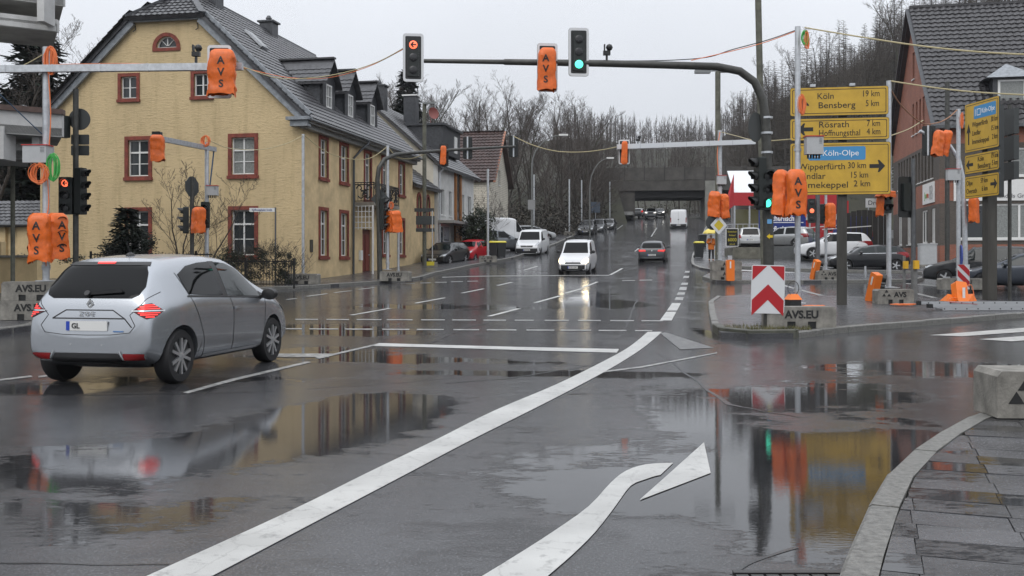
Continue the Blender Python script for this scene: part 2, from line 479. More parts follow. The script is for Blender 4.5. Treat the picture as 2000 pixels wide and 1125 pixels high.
def strip(name, left, right, m=MARK, lift=0.005, sub=4, parent=None):
    """a painted band between two pixel polylines on the street"""
    L = [gnd(*p) for p in left]; Rr = [gnd(*p) for p in right]
    vv = []
    def cat(A, i, t):
        if len(A) < 4: return A[i].lerp(A[i + 1], t)
        p0, p1, p2, p3 = A[max(i - 1, 0)], A[i], A[i + 1], A[min(i + 2, len(A) - 1)]
        return .5 * ((2 * p1) + (p2 - p0) * t + (2 * p0 - 5 * p1 + 4 * p2 - p3) * t * t + (3 * p1 - p0 - 3 * p2 + p3) * t ** 3)
    for i in range(len(L) - 1):
        for k in range(sub):
            t = k / sub
            vv += [cat(L, i, t), cat(Rr, i, t)]
    vv += [L[-1], Rr[-1]]
    vv = [(p.x, p.y, g(p.y) + lift) for p in vv]
    b = MB(); b.add(vv, [(2 * i, 2 * i + 1, 2 * i + 3, 2 * i + 2) for i in range(len(vv) // 2 - 1)])
    me = b.mesh(name)
    # keep every face looking up
    if me.polygons[0].normal.z < 0: me.flip_normals()
    return put(name, me, m, parent or road)
c3 = lambda pts: [(500 + x * .45, 500 + y * .45) for x, y in pts]
c8 = lambda pts: [(560 + x / 2.381, 520 + y / 2.381) for x, y in pts]
strip('lane_edge_line', c3([(145, 1111), (480, 945), (780, 800), (1040, 670), (1300, 560), (1500, 462), (1620, 395), (1700, 330)]) [:0] + [(200, 1166)] + c3([(145, 1111), (480, 945), (780, 800), (1040, 670), (1300, 560), (1500, 462), (1620, 395), (1700, 330)]),
      [(340, 1166)] + c3([(345, 1111), (660, 945), (935, 800), (1195, 670), (1405, 562), (1575, 468), (1690, 392), (1762, 330)]))
strip('turn_arrow_shaft', [(905, 1150), (945, 1125), (1010, 1085), (1080, 1040), (1150, 990), (1192, 945), (1222, 921), (1262, 908), (1315, 905)],
      [(1045, 1150), (1072, 1125), (1118, 1085), (1163, 1040), (1202, 990), (1232, 950), (1262, 937), (1280, 931), (1290, 929)], sub=3)
strip('turn_arrow_head', [(1250, 977), (1375, 865)], [(1251, 977.5), (1388, 925)], sub=2)
strip('stop_line', c8([(430, 358), (700, 366), (1000, 374), (1300, 381), (1545, 386)]), c8([(400, 372), (700, 379), (1000, 388), (1300, 397), (1535, 403)]))
strip('stop_line', [(520, 691), (650, 691)], [(515, 698), (642, 698)], MARKW)
strip('lane_line', c8([(130, 428), (300, 388), (432, 358)]), c8([(152, 431), (322, 391), (448, 361)]), MARKW)
strip('lane_line', [(357, 767), (450, 741), (600, 706)], [(367, 769), (462, 743), (608, 708)], MARKW)
for a, b_ in [(40, 145), (185, 290), (325, 440), (465, 585), (625, 735), (770, 880), (915, 1020), (1060, 1150), (1200, 1312), (1355, 1460), (1505, 1615), (1650, 1750)]:
    ya, yb = 245 + 7 * a / 1700, 245 + 7 * b_ / 1700
    strip('crossing_dash', c8([(a, ya), (b_, yb)]), c8([(a, ya + 4.6), (b_, yb + 4.6)]), MARKW)
for a, b_ in [(-60, 0), (0, 70), (105, 240), (272, 400), (445, 570), (605, 730), (775, 895), (930, 1068), (1115, 1245), (1275, 1415), (1450, 1580), (1620, 1700)]:
    ya, yb = 289 + 9 * a / 1700, 289 + 9 * b_ / 1700
    strip('crossing_dash', c8([(a, ya), (b_, yb)]), c8([(a, ya + 5), (b_, yb + 5)]), MARKW)
def dash(x0, y0, x1, y1, w=.13, m=MARK, conv=c8):
    a, b_ = conv([(x0, y0), (x1, y1)]); A, B = gnd(*a), gnd(*b_)
    d = (B - A).normalized(); nrm = Vector((d.y, -d.x, 0)) * w / 2
    vv = []
    for k in range(5):
        p = A.lerp(B, k / 4)
        vv += [(p.x - nrm.x, p.y - nrm.y, g(p.y - nrm.y) + .005), (p.x + nrm.x, p.y + nrm.y, g(p.y + nrm.y) + .005)]
    q = MB(); q.add(vv, [(2 * i, 2 * i + 1, 2 * i + 3, 2 * i + 2) for i in range(4)])
    me = q.mesh('lane_dash')
    if me.polygons[0].normal.z < 0: me.flip_normals()
    return put('lane_dash', me, m, road)
for d in [(600, 172, 735, 147), (300, 228, 480, 196), (815, 125, 915, 105), (980, 90, 1048, 74), (942, 233, 1080, 197), (1155, 170, 1270, 138),
          (1297, 125, 1370, 105), (1375, 100, 1445, 73), (1505, 40, 1560, 10), (0, 155, 45, 150), (95, 140, 188, 128), (222, 123, 300, 114), (335, 108, 408, 99),
          (1105, 18, 1165, 0)]: dash(*d, m=MARK)
idn = lambda p: p
for d in [(1205, 448, 1216, 440), (1272, 462, 1283, 445), (1160, 440, 1166, 436), (1240, 491, 1250, 483), (1277, 432, 1282, 424)]: dash(*d, m=MARKW, conv=idn)
strip('stop_line', c8([(725, 50), (900, 45), (1250, 42), (1500, 41)]), c8([(722, 53.5), (900, 48), (1250, 45), (1500, 44)]), MARKW)
for a, b_, y in [(530, 595, 80), (620, 670, 77), (690, 745, 74), (765, 820, 71), (840, 890, 69), (1640, 1700, 64), (1560, 1620, 66)]:
    strip('crossing_dash', c8([(a, y), (b_, y - 1)]), c8([(a, y + 2.6), (b_, y + 1.6)]), MARKW)
for q in [((1735, 253), (1790, 253), (1812, 212), (1765, 212)), ((1768, 207), (1815, 207), (1833, 172), (1792, 172)), ((1803, 158), (1842, 158), (1846, 144), (1811, 144)),
          ((1814, 133), (1849, 133), (1853, 122), (1820, 122)), ((1823, 111), (1858, 111), (1861, 97), (1830, 97)), ((1833, 87), (1864, 87), (1867, 77), (1838, 77)), ((1843, 55), (1869, 55), (1872, 45), (1848, 45)), ((1850, 30), (1872, 30), (1874, 22), (1854, 22))]:
    strip('edge_block', c8([q[0], q[3]]), c8([q[1], q[2]]), MARKW if q[0][1] < 160 else MARK, sub=2)
strip('worn_triangle', c8([(1738, 312), (1830, 388)]), c8([(1762, 308), (1985, 380)]), mark_material('faded_road_marking_paint', 0.30))
strip('edge_line', c8([(1400, 498), (1640, 468), (2000, 402)]), c8([(1410, 503), (1650, 473), (2000, 406.5)]), MARKW)
strip('zebra_bar', [(1815, 655), (2080, 634)], [(1880, 657), (2120, 640)]); strip('zebra_bar', [(1912, 663), (2140, 646)], [(1975, 667), (2200, 652)])
for (x0, y0, x1, y1) in [(1530, 556, 1664, 590), (1700, 553, 1760, 562), (1790, 572, 1878, 592), (1772, 553, 1850, 560)]:
    strip('edge_line', [(x0, y0), (x1, y1)], [(x0 - 7, y0 + 1), (x1 - 9, y1 + .6)], MARKW, sub=6)
strip('edge_line', [(1448, 527), (1600, 534), (1790, 540)], [(1448, 529), (1600, 536), (1790, 542)], MARK)
for (x0, x1, y) in [(0, 12, 574), (0, 60, 741), (75, 130, 735)]:
    strip('lane_dash', [(x0, y), (x1, y - (x1 - x0) * .12)], [(x0, y + 3), (x1 + 4, y + 3 - (x1 - x0) * .12)], MARKW)
# tar seams and the edge of the resurfaced lane
TAR = mat('tar_seam', (0.012, 0.012, 0.013), 0.22)
def seam(pts, w):
    P = [gnd(*p) for p in pts]; vv = []
    fine = []
    for i in range(len(P) - 1):
        for k in range(10): fine.append(P[i].lerp(P[i + 1], k / 10))
    fine.append(P[-1])
    for i, p in enumerate(fine):
        d = (fine[min(i + 1, len(fine) - 1)] - fine[max(i - 1, 0)]).normalized()
        j = noise.noise(p * 3.1) * w * 1.4; ww = w * (.6 + .8 * abs(noise.noise(p * 2.3 + Vector((9, 0, 0)))))
        nr = Vector((d.y, -d.x, 0))
        a, b_ = p + nr * (j - ww / 2), p + nr * (j + ww / 2)
        vv += [(a.x, a.y, g(a.y) + .0025), (b_.x, b_.y, g(b_.y) + .0025)]
    q = MB(); q.add(vv, [(2 * i, 2 * i + 1, 2 * i + 3, 2 * i + 2) for i in range(len(vv) // 2 - 1)])
    me = q.mesh('tar_seam')
    if me.polygons[0].normal.z < 0: me.flip_normals()
    put('tar_seam', me, TAR, road)
seam([(0, 771), (200, 772), (420, 768), (535, 764)], .045); seam([(0, 1098), (180, 1103), (330, 1103)], .02)
seam([(835, 672), (900, 645), (980, 620)], .12); seam([(1290, 690), (1420, 790), (1560, 815)], .06)
seam([(870, 748), (1000, 738), (1130, 718), (1200, 700)], .07); seam([(960, 700), (1090, 712), (1210, 715)], .03)
seam([(1245, 585), (1210, 660), (1185, 680)], .05); seam([(1420, 1120), (1500, 1090), (1560, 1070)], .03); seam([(600, 760), (760, 750), (890, 738)], .02)
seam([(1120, 560), (1215, 530), (1300, 505)], .1); seam([(1070, 470), (1140, 447)], .25); seam([(1100, 470), (1180, 448)], .2)
# drain grate in the gutter
gr = MB(); p0, p1 = gnd(1445, 1122), gnd(1640, 1112)
IRON = mat('wet_cast_iron', (0.03, 0.03, 0.03), 0.35, 0.4)
for k in range(8):
    a = p0.lerp(p1, k / 7)
    gr.box(a.x - .028, a.x + .028, 4.20, 4.60, .004, .012)
gr.box(p0.x - .03, p1.x + .03, 4.62, 4.66, .004, .014)
tag(gr.build('drain_grate', IRON), 'cast iron drain grate in the wet gutter beside the right kerb', 'drain grate')

# ---- pavements and islands
PAVE = wet_material('wet_paving', .048, .070, False, .30, (.42, .26, .07), .05)
SLAB = [wet_material('wet_paving_slab_%d' % i, c, c * 1.35, False, w_, (.40, .22, .05), .05) for i, (c, w_) in enumerate([(.050, .36), (.040, .48), (.060, .28), (.046, .62), (.054, .42)])]
KERB = mat('kerb_concrete', (0.155, 0.152, 0.140), 0.45, var=0.45, vscale=22, bump=0.6, bscale=90, detail=10)
KERBM = mat('mossy_kerb_concrete', (0.065, 0.066, 0.05), 0.5, var=0.4, vscale=5, bump=0.4, bscale=60, detail=8)
def clip(poly, C):
    """Sutherland-Hodgman against a convex counter-clockwise polygon"""
    out = poly
    for i in range(len(C)):
        a, b_ = C[i], C[(i + 1) % len(C)]
        side = lambda p: (b_[0] - a[0]) * (p[1] - a[1]) - (b_[1] - a[1]) * (p[0] - a[0])
        inp, out = out, []
        for k in range(len(inp)):
            p, q = inp[k - 1], inp[k]; sp, sq = side(p), side(q)
            if (sp >= 0) != (sq >= 0):
                t = sp / (sp - sq); out.append((p[0] + (q[0] - p[0]) * t, p[1] + (q[1] - p[1]) * t))
            if sq >= 0: out.append(q)
        if len(out) < 3: return []
    return out
def ccw(P):
    ar = sum(P[i][0] * P[(i + 1) % len(P)][1] - P[(i + 1) % len(P)][0] * P[i][1] for i in range(len(P)))
    return P if ar > 0 else P[::-1]
def pavement(name, pts, h=.11, m=PAVE):
    """raised sheet: world polygon pts, top follows the street's rise"""
    P = ccw([(p[0], p[1]) for p in pts])
    tri = tessellate_polygon([[Vector((a, b_, 0)) for a, b_ in P]])
    bm = bmesh.new()
    vs_ = [bm.verts.new((a, b_, 0)) for a, b_ in P]
    for t in tri:
        try: bm.faces.new([vs_[i] for i in t])
        except ValueError: pass
    for _ in range(5):
        es = [e for e in bm.edges if e.calc_length() > 3.0]
        if not es: break
        bmesh.ops.subdivide_edges(bm, edges=es, cuts=1)
        bmesh.ops.triangulate(bm, faces=bm.faces[:])
    bmesh.ops.recalc_face_normals(bm, faces=bm.faces[:])
    if bm.faces[:] and sum(f.normal.z for f in bm.faces) < 0: bmesh.ops.reverse_faces(bm, faces=bm.faces[:])
    ret = bmesh.ops.extrude_face_region(bm, geom=bm.faces[:])
    top = [e for e in ret['geom'] if isinstance(e, bmesh.types.BMVert)]
    tops = set(top)
    for v in bm.verts: v.co.z = g(v.co.y) + (h if v in tops else -.05)
    bmesh.ops.recalc_face_normals(bm, faces=bm.faces[:])
    me = bpy.data.meshes.new(name); bm.to_mesh(me); bm.free()
    o = put(name, me, m); tag(o, kind='structure'); return o
def kerbs(parent, pts, w=.15, h=.125, L=1.0, m=KERB, side=1):
    """kerb stones laid one by one along a world polyline"""
    P = [Vector((p[0], p[1], 0)) for p in pts]
    cum = [0]
    for i in range(len(P) - 1): cum.append(cum[-1] + (P[i + 1] - P[i]).length)
    def pos(s):
        for i in range(len(P) - 1):
            if s <= cum[i + 1] or i == len(P) - 2:
                return P[i].lerp(P[i + 1], (s - cum[i]) / max(1e-6, cum[i + 1] - cum[i]))
    s = 0
    while s < cum[-1] - .05:
        e = min(s + L, cum[-1]); a, b_ = pos(s + .006), pos(e - .006)
        d = (b_ - a).normalized(); nr = Vector((-d.y, d.x, 0)) * side * w
        a = a - nr * (.004 / w); b_ = b_ - nr * (.004 / w)
        q = MB(); hh = h + rnd.uniform(-.006, .006)
        base = [a, b_, b_ + nr, a + nr]
        ch = nr * .12
        top = [a + ch, b_ + ch, b_ + nr, a + nr]
        vv = [(p.x, p.y, g(p.y) - .05) for p in base] + [(p.x, p.y, g(p.y) + hh - .015) for p in base[:2]] + [(p.x, p.y, g(p.y) + hh) for p in top]
        if side < 0: fc = [(0, 1, 5, 4)[::-1], (4, 5, 7, 6)[::-1], (6, 7, 8, 9)[::-1], (2, 3, 9, 8)[::-1], (1, 2, 8, 7, 5)[::-1], (3, 0, 4, 6, 9)[::-1]]
        else: fc = [(0, 1, 5, 4), (4, 5, 7, 6), (6, 7, 8, 9), (2, 3, 9, 8), (1, 2, 8, 7, 5), (3, 0, 4, 6, 9)]
        q.add(vv, fc); q.build('kerb_stone', m, parent); s = e
def slabs(parent, poly, sx, sy, h, rz, limit=300, bond=.5, gap=.008):
    P = ccw([(p[0], p[1]) for p in poly]); c, s = math.cos(rz), math.sin(rz)
    cx = sum(p[0] for p in P) / len(P); cy = sum(p[1] for p in P) / len(P)
    Rm = max(math.hypot(p[0] - cx, p[1] - cy) for p in P); n = 0
    rows = int(Rm / sy) + 1; cols = int(Rm / sx) + 2
    cells = sorted(((i, j) for j in range(-rows, rows + 1) for i in range(-cols, cols + 1)), key=lambda t: t[1])
    for i, j in cells:
        x0, y0 = i * sx + (j % 2) * sx * bond, j * sy
        quad = [(x0 + gap / 2, y0 + gap / 2), (x0 + sx - gap / 2, y0 + gap / 2), (x0 + sx - gap / 2, y0 + sy - gap / 2), (x0 + gap / 2, y0 + sy - gap / 2)]
        quad = [(cx + a * c - b_ * s, cy + a * s + b_ * c) for a, b_ in quad]
        q = clip(quad, P)
        if len(q) < 3 or n >= limit: continue
        ar = abs(sum(q[k][0] * q[(k + 1) % len(q)][1] - q[(k + 1) % len(q)][0] * q[k][1] for k in range(len(q)))) / 2
        if ar < .01: continue
        mx = sum(p[0] for p in q) / len(q); my = sum(p[1] for p in q) / len(q)
        tx, ty, tz = rnd.uniform(-.008, .008), rnd.uniform(-.010, .010), rnd.uniform(-.002, .003)
        top = [(p[0], p[1], g(p[1]) + h + tz + (p[0] - mx) * tx + (p[1] - my) * ty) for p in q]
        bot = [(p[0], p[1], g(p[1]) + h - .04) for p in q]
        k = len(q); b = MB()
        b.add(top + bot, [tuple(range(k))] + [(a, k + a, k + (a + 1) % k, (a + 1) % k) for a in range(k)])
        b.build('paving_slab', rnd.choice(SLAB), parent); n += 1
# right front corner, convex towards the road
edge = [gnd(*p) for p in [(1612, 1220), (1645, 1125), (1687, 1020), (1734, 938), (1771, 899), (1823, 861), (1888, 824), (1950, 801), (2060, 775)]]
inner = []
for i, p in enumerate(edge):
    d = (edge[min(i + 1, len(edge) - 1)] - edge[max(i - 1, 0)]).normalized()
    inner.append(p + Vector((d.y, -d.x, 0)) * .17)
far_pts = [Vector((9.5, inner[-1].y - .4, 0)), Vector((9.5, inner[0].y, 0))]
pv = pavement('pavement_right', inner + far_pts, h=.025)
kerbs(pv, edge, w=.165, h=.05, L=.98, side=-1)
slabs(pv, inner + far_pts, .50, .31, .042, R(-20), limit=290, bond=.04, gap=.006)
# triangular traffic island
isl = [gnd(*p) for p in [(1392, 648), (1408, 660), (1470, 663), (1560, 661), (1622, 653), (1700, 645), (1800, 637), (1905, 628), (2030, 618), (2030, 598), (1830, 588), (1600, 583), (1480, 580), (1400, 585), (1384, 596), (1386, 622)]]
iv = pavement('traffic_island', isl, h=.105)
kerbs(iv, isl[:4], m=KERBM, h=.17, side=1); kerbs(iv, isl[3:9], side=1, h=.125); kerbs(iv, [isl[-3], isl[-2], isl[-1], isl[0]], side=1)
conv = [gnd(*p) for p in [(1400, 646), (1418, 655), (1560, 656), (1622, 649), (1900, 625), (2025, 614), (2025, 601), (1830, 591), (1600, 586), (1480, 584), (1405, 589), (1392, 600)]]
slabs(iv, [conv[0], conv[1], conv[2], conv[3], Vector((conv[3].x + .3, conv[9].y, 0)), conv[9], conv[10]], .5, .5, .125, R(-11), limit=300)
# grass growing along the island's mossy kerb
gb = MB()
for k in range(900):
    px = rnd.uniform(1412, 1585); p = gnd(px, 657 - rnd.random() ** 2 * 9)
    hgt = rnd.uniform(.03, .10); a = rnd.uniform(0, 6.28); w = .006
    z0 = g(p.y) + .12; lean = Vector((math.cos(a), math.sin(a), 0)) * hgt * rnd.uniform(.1, .8)
    t = Vector((math.cos(a + 1.57), math.sin(a + 1.57), 0)) * w
    gb.add([(p.x - t.x, p.y - t.y, z0), (p.x + t.x, p.y + t.y, z0), (p.x + lean.x, p.y + lean.y, z0 + hgt)], [(0, 1, 2)])
GRASS = mat('wet_grass', (0.07, 0.085, 0.02), 0.7, var=0.5, vscale=3, col2=(0.16, 0.14, 0.05))
tag(gb.build('grass_tuft', GRASS), 'thin grass growing along the mossy kerb of the traffic island', 'grass', kind='stuff')
# refuge island behind it, pavement on the far right, with the side road between
ref = [gnd(*p) for p in [(1372, 545), (1400, 553), (1600, 553), (1790, 551), (1806, 546), (1790, 541), (1560, 537), (1440, 536), (1385, 538)]]
rv = pavement('refuge_island', ref, h=.12); kerbs(rv, ref[:5], side=1, h=.135)
fr = [gnd(*p) for p in [(1350, 512), (1352, 520), (1368, 527), (1390, 530), (1450, 524), (1600, 530), (1780, 534), (1850, 540), (2100, 548), (2300, 548)]]
back = [Vector((60, 75, 0)), Vector((40, 75, 0)), Vector((xc(150) + 9.5, 150, 0)), Vector((xc(150) + 7.2, 150, 0)), gnd(1378, 445) , gnd(1352, 500)]
fv = pavement('pavement_far_right', fr + back, h=.11); kerbs(fv, [back[3], back[4], back[5]] + fr, side=1, h=.13, L=1.2)
# left pavement along the houses
lf = [gnd(*p) for p in [(-700, 640), (-200, 622), (0, 603), (200, 588), (400, 574), (530, 567), (650, 560), (756, 553), (800, 549), (822, 545), (850, 536), (920, 521), (1000, 506), (1060, 487), (1085, 478), (1120, 462)]]
lb = [Vector((xc(150) - 7.5, 150, 0)), Vector((xc(150) - 12, 150, 0)), Vector((-8, 75, 0)), Vector((-14, 52, 0)), Vector((-45, 52, 0))]
lv = pavement('pavement_left', lf + lb, h=.10); kerbs(lv, lf, side=1, h=.125)
le = [gnd(*p) for p in [(-300, 672), (0, 655), (62, 646), (88, 634), (95, 622), (70, 614), (0, 610), (-300, 620)]]
lev = pavement('traffic_island_left', le, h=.11); kerbs(lev, le, side=1, h=.13)
# parking lot on the right, held by a retaining wall
lotz = 2.30
lot = MB(); lot.add([(xat(1430, 66), 66.2, lotz), (xat(1590, 66), 66.2, lotz), (xat(1740, 82), 82, lotz + .2), (50, 110, 5.2), (xc(110) + 9.6, 110, 4.6), (xat(1425, 80), 80, 2.6)], [(0, 1, 2, 3, 4, 5)])
tag(lot.build('parking_lot', mat('lot_asphalt', (0.06, 0.06, 0.062), 0.3, var=.3, vscale=.7)), kind='structure')
# ================================================================== BUILDINGS
def brick_mat(name, c1, c2, mortar, bw=.24, bh=.072, rough=.75, bump=.5, msize=.012, stain=0.0):
    m = bpy.data.materials.new(name); m.use_nodes = True
    n, l = m.node_tree.nodes, m.node_tree.links; b = n['Principled BSDF']
    tc = n.new('ShaderNodeTexCoord'); sp = n.new('ShaderNodeSeparateXYZ'); l.new(tc.outputs['Object'], sp.inputs[0])
    ad = n.new('ShaderNodeMath'); l.new(sp.outputs[0], ad.inputs[0]); l.new(sp.outputs[1], ad.inputs[1])
    cb = n.new('ShaderNodeCombineXYZ'); l.new(ad.outputs[0], cb.inputs[0]); l.new(sp.outputs[2], cb.inputs[1])
    br = n.new('ShaderNodeTexBrick'); l.new(cb.outputs[0], br.inputs['Vector'])
    br.inputs['Scale'].default_value = 1.0; br.inputs['Brick Width'].default_value = bw; br.inputs['Row Height'].default_value = bh
    br.inputs['Mortar Size'].default_value = msize; br.inputs['Mortar Smooth'].default_value = .3; br.inputs['Bias'].default_value = 0
    br.inputs['Color1'].default_value = (*c1, 1); br.inputs['Color2'].default_value = (*c2, 1); br.inputs['Mortar'].default_value = (*mortar, 1)
    no = n.new('ShaderNodeTexNoise'); no.inputs['Scale'].default_value = .9; no.inputs['Detail'].default_value = 8; no.inputs['Roughness'].default_value = .7
    l.new(tc.outputs['Object'], no.inputs['Vector'])
    rp = n.new('ShaderNodeMapRange'); rp.inputs[1].default_value = .3; rp.inputs[2].default_value = .72; rp.inputs[3].default_value = 1.12; rp.inputs[4].default_value = .80 - stain
    l.new(no.outputs['Fac'], rp.inputs[0])
    mx = n.new('ShaderNodeMix'); mx.data_type = 'RGBA'; mx.blend_type = 'MULTIPLY'; mx.inputs[0].default_value = 1
    l.new(br.outputs['Color'], mx.inputs[6]); l.new(rp.outputs[0], mx.inputs[7]); l.new(mx.outputs[2], b.inputs['Base Color'])
    b.inputs['Roughness'].default_value = rough
    n2 = n.new('ShaderNodeTexNoise'); n2.inputs['Scale'].default_value = 7; n2.inputs['Detail'].default_value = 6
    mp = n.new('ShaderNodeMapping'); mp.inputs['Scale'].default_value = (1, 1, 3.2); l.new(tc.outputs['Object'], mp.inputs[0]); l.new(mp.outputs[0], n2.inputs['Vector'])
    a2 = n.new('ShaderNodeMath'); a2.operation = 'MULTIPLY_ADD'; l.new(n2.outputs['Fac'], a2.inputs[0]); a2.inputs[1].default_value = 1.6
    iv_ = n.new('ShaderNodeMath'); iv_.operation = 'SUBTRACT'; iv_.inputs[0].default_value = 1; l.new(br.outputs['Fac'], iv_.inputs[1])
    l.new(iv_.outputs[0], a2.inputs[2])
    bp = n.new('ShaderNodeBump'); bp.inputs['Strength'].default_value = bump; bp.inputs['Distance'].default_value = .02
    l.new(a2.outputs[0], bp.inputs['Height']); l.new(bp.outputs[0], b.inputs['Normal'])
    return m
def painted_wall(name, col, dark):
    """old painted brickwork: chipped courses, damp stains and repainted patches"""
    m = bpy.data.materials.new(name); m.use_nodes = True
    n, l = m.node_tree.nodes, m.node_tree.links; b = n['Principled BSDF']; tc = n.new('ShaderNodeTexCoord')
    def noi(sc, st, det=6, ro=.65):
        mp = n.new('ShaderNodeMapping'); mp.inputs['Scale'].default_value = st; l.new(tc.outputs['Object'], mp.inputs[0])
        x = n.new('ShaderNodeTexNoise'); x.inputs['Scale'].default_value = sc; x.inputs['Detail'].default_value = det; x.inputs['Roughness'].default_value = ro; l.new(mp.outputs[0], x.inputs['Vector']); return x.outputs['Fac']
    big, run, chip = noi(.45, (1, 1, .8), 8), noi(1.4, (1.5, 1.5, .18), 6), noi(3.2, (1, 1, 4.2), 7, .75)
    def ramp(f, a, c, ca, cc):
        r_ = n.new('ShaderNodeValToRGB'); r_.color_ramp.elements[0].position = a; r_.color_ramp.elements[1].position = c; r_.color_ramp.elements[0].color = (*ca, 1); r_.color_ramp.elements[1].color = (*cc, 1); l.new(f, r_.inputs[0]); return r_.outputs[0]
    c = ramp(big, .30, .70, tuple(x * 1.06 for x in col), tuple(x * .86 for x in col))
    for f, a, c_, d in ((run, .50, .78, .74), (chip, .54, .70, .60)):
        mx = n.new('ShaderNodeMix'); mx.data_type = 'RGBA'; mx.blend_type = 'MULTIPLY'; mx.inputs[0].default_value = 1
        l.new(c, mx.inputs[6]); l.new(ramp(f, a, c_, (1, 1, 1), (d, d * .98, d * .92)), mx.inputs[7]); c = mx.outputs[2]
    l.new(c, b.inputs['Base Color']); b.inputs['Roughness'].default_value = .75
    bp = n.new('ShaderNodeBump'); bp.inputs['Strength'].default_value = 1.0; bp.inputs['Distance'].default_value = .04; l.new(chip, bp.inputs['Height']); l.new(bp.outputs[0], b.inputs['Normal'])
    return m
YELLOW = painted_wall('yellow_painted_brick', (.62, .478, .268), 0)
YELLOWP = mat('yellow_render', (.59, .45, .25), .8, var=.2, vscale=1.1, bump=.25, bscale=30)
REDST = mat('red_sandstone_surround', (.19, .040, .024), .7, var=.35, vscale=4, bump=.2)
SLATE = mat('dark_slate', (.045, .048, .054), .38, var=.35, vscale=7, bump=.3, bscale=25)
TILED = mat('dark_roof_tile', (.058, .058, .062), .30, var=.35, vscale=2.6)
TILED2 = mat('wet_roof_tile', (.042, .040, .042), .33, var=.4, vscale=2.2)
TILEB = mat('brown_roof_tile', (.052, .029, .025), .45, var=.3, vscale=2)
LEAD = mat('grey_slate_verge', (.23, .25, .27), .5, var=.3, vscale=5, bump=.3, bscale=18)
DGLASS = GLASS
def TW(origin, u, n):
    """matrix: local (u,z,out) -> building space"""
    o, u, n = Vector(origin), Vector(u), Vector(n)
    return Matrix(((u.x, 0, n.x, o.x), (u.y, 0, n.y, o.y), (u.z, 1, n.z, o.z), (0, 0, 0, 1)))
def rect(u0, u1, z0, z1): return [(u0, z0), (u1, z0), (u1, z1), (u0, z1)]
def wall(root, T, poly, holes=(), m=None, name='wall', th=.3):
    b = MB(); b.prism(poly, -th, 0, T, [h if len(h) > 4 or isinstance(h[0], tuple) else rect(*h) for h in holes])
    return b.build(name, m, root)
def window(root, T, u0, u1, z0, z1, cols=2, rows=2, sur=None, sw=.17, transom=None, depth=.12, glass=None, fm=None, fw=.055, sill=True, curtain=False):
    """frame part with a pane for each light, a stone surround and a sill"""
    glass = glass or GLASS; fm = fm or WHITEP
    fr = MB()
    fr.prism(rect(u0, u1, z0, z1), -depth - .05, -depth + .02, T, [rect(u0 + fw, u1 - fw, z0 + fw, z1 - fw)])
    zs = [z0 + fw]
    if transom: zs += [transom]
    zs.append(z1 - fw)
    us = [u0 + fw + (u1 - u0 - 2 * fw) * i / cols for i in range(cols + 1)]
    for u in us[1:-1]: fr.prism(rect(u - fw * .55, u + fw * .55, z0 + fw, z1 - fw), -depth - .04, -depth + .03, T)
    if transom: fr.prism(rect(u0 + fw, u1 - fw, transom - fw * .7, transom + fw * .7), -depth - .04, -depth + .035, T)
    bars = []
    if rows > 1:
        top = transom if transom else z1 - fw
        for k in range(1, rows):
            z = z0 + fw + (top - z0 - fw) * k / rows; bars.append(z)
            fr.prism(rect(u0 + fw, u1 - fw, z - .016, z + .016), -depth - .03, -depth + .018, T)
    w = fr.build('window', fm, root)
    zz = sorted([z0 + fw] + bars + ([transom] if transom else []) + [z1 - fw])
    for i in range(cols):
        for k in range(len(zz) - 1):
            p = MB(); t = rnd.uniform(-.004, .004)
            p.prism(rect(us[i] + .01, us[i + 1] - .01, zz[k] + .005, zz[k + 1] - .005), -depth - .035, -depth - .015 + t, T)
            p.build('pane', CURTAIN if curtain and rnd.random() < .75 else glass, w)
    if sur:
        s_ = MB(); s_.prism(rect(u0 - sw, u1 + sw, z0 - sw * .9, z1 + sw), -.05, .045, T, [rect(u0, u1, z0, z1)])
        s_.build('surround', sur, w)
        if sill:
            q = MB(); q.prism(rect(u0 - sw * 1.2, u1 + sw * 1.2, z0 - sw * 1.15, z0 - sw * .3), -.02, .10, T); q.build('sill', sur, w)
    elif sill:
        q = MB(); q.prism(rect(u0 - .06, u1 + .06, z0 - .07, z0 - .005), -.1, .07, T); q.build('sill', fm, w)
    return w
def tile_mesh(tw, th, amp=.028, lip=.045):
    b = MB(); n = 5; vv = []
    for j, (v, h) in enumerate(((0, lip), (th * 1.12, .004))):
        for i in range(n + 1):
            u = tw * 1.04 * i / n
            vv.append((u, v, h + amp * (0.5 - 0.5 * math.cos(2 * math.pi * min(1, i / n * 1.25)))))
    for i in range(n + 1): vv.append((tw * 1.04 * i / n, .004, 0))
    ff = [(i, i + 1, n + 2 + i, n + 1 + i) for i in range(n)] + [(2 * n + 2 + i, 2 * n + 3 + i, i + 1, i) for i in range(n)]
    b.add(vv, ff)
    return b
def inside(p, P):
    c = False
    for i in range(len(P)):
        a, b_ = P[i - 1], P[i]
        if (a[1] > p[1]) != (b_[1] > p[1]) and p[0] < (b_[0] - a[0]) * (p[1] - a[1]) / (b_[1] - a[1]) + a[0]: c = not c
    return c
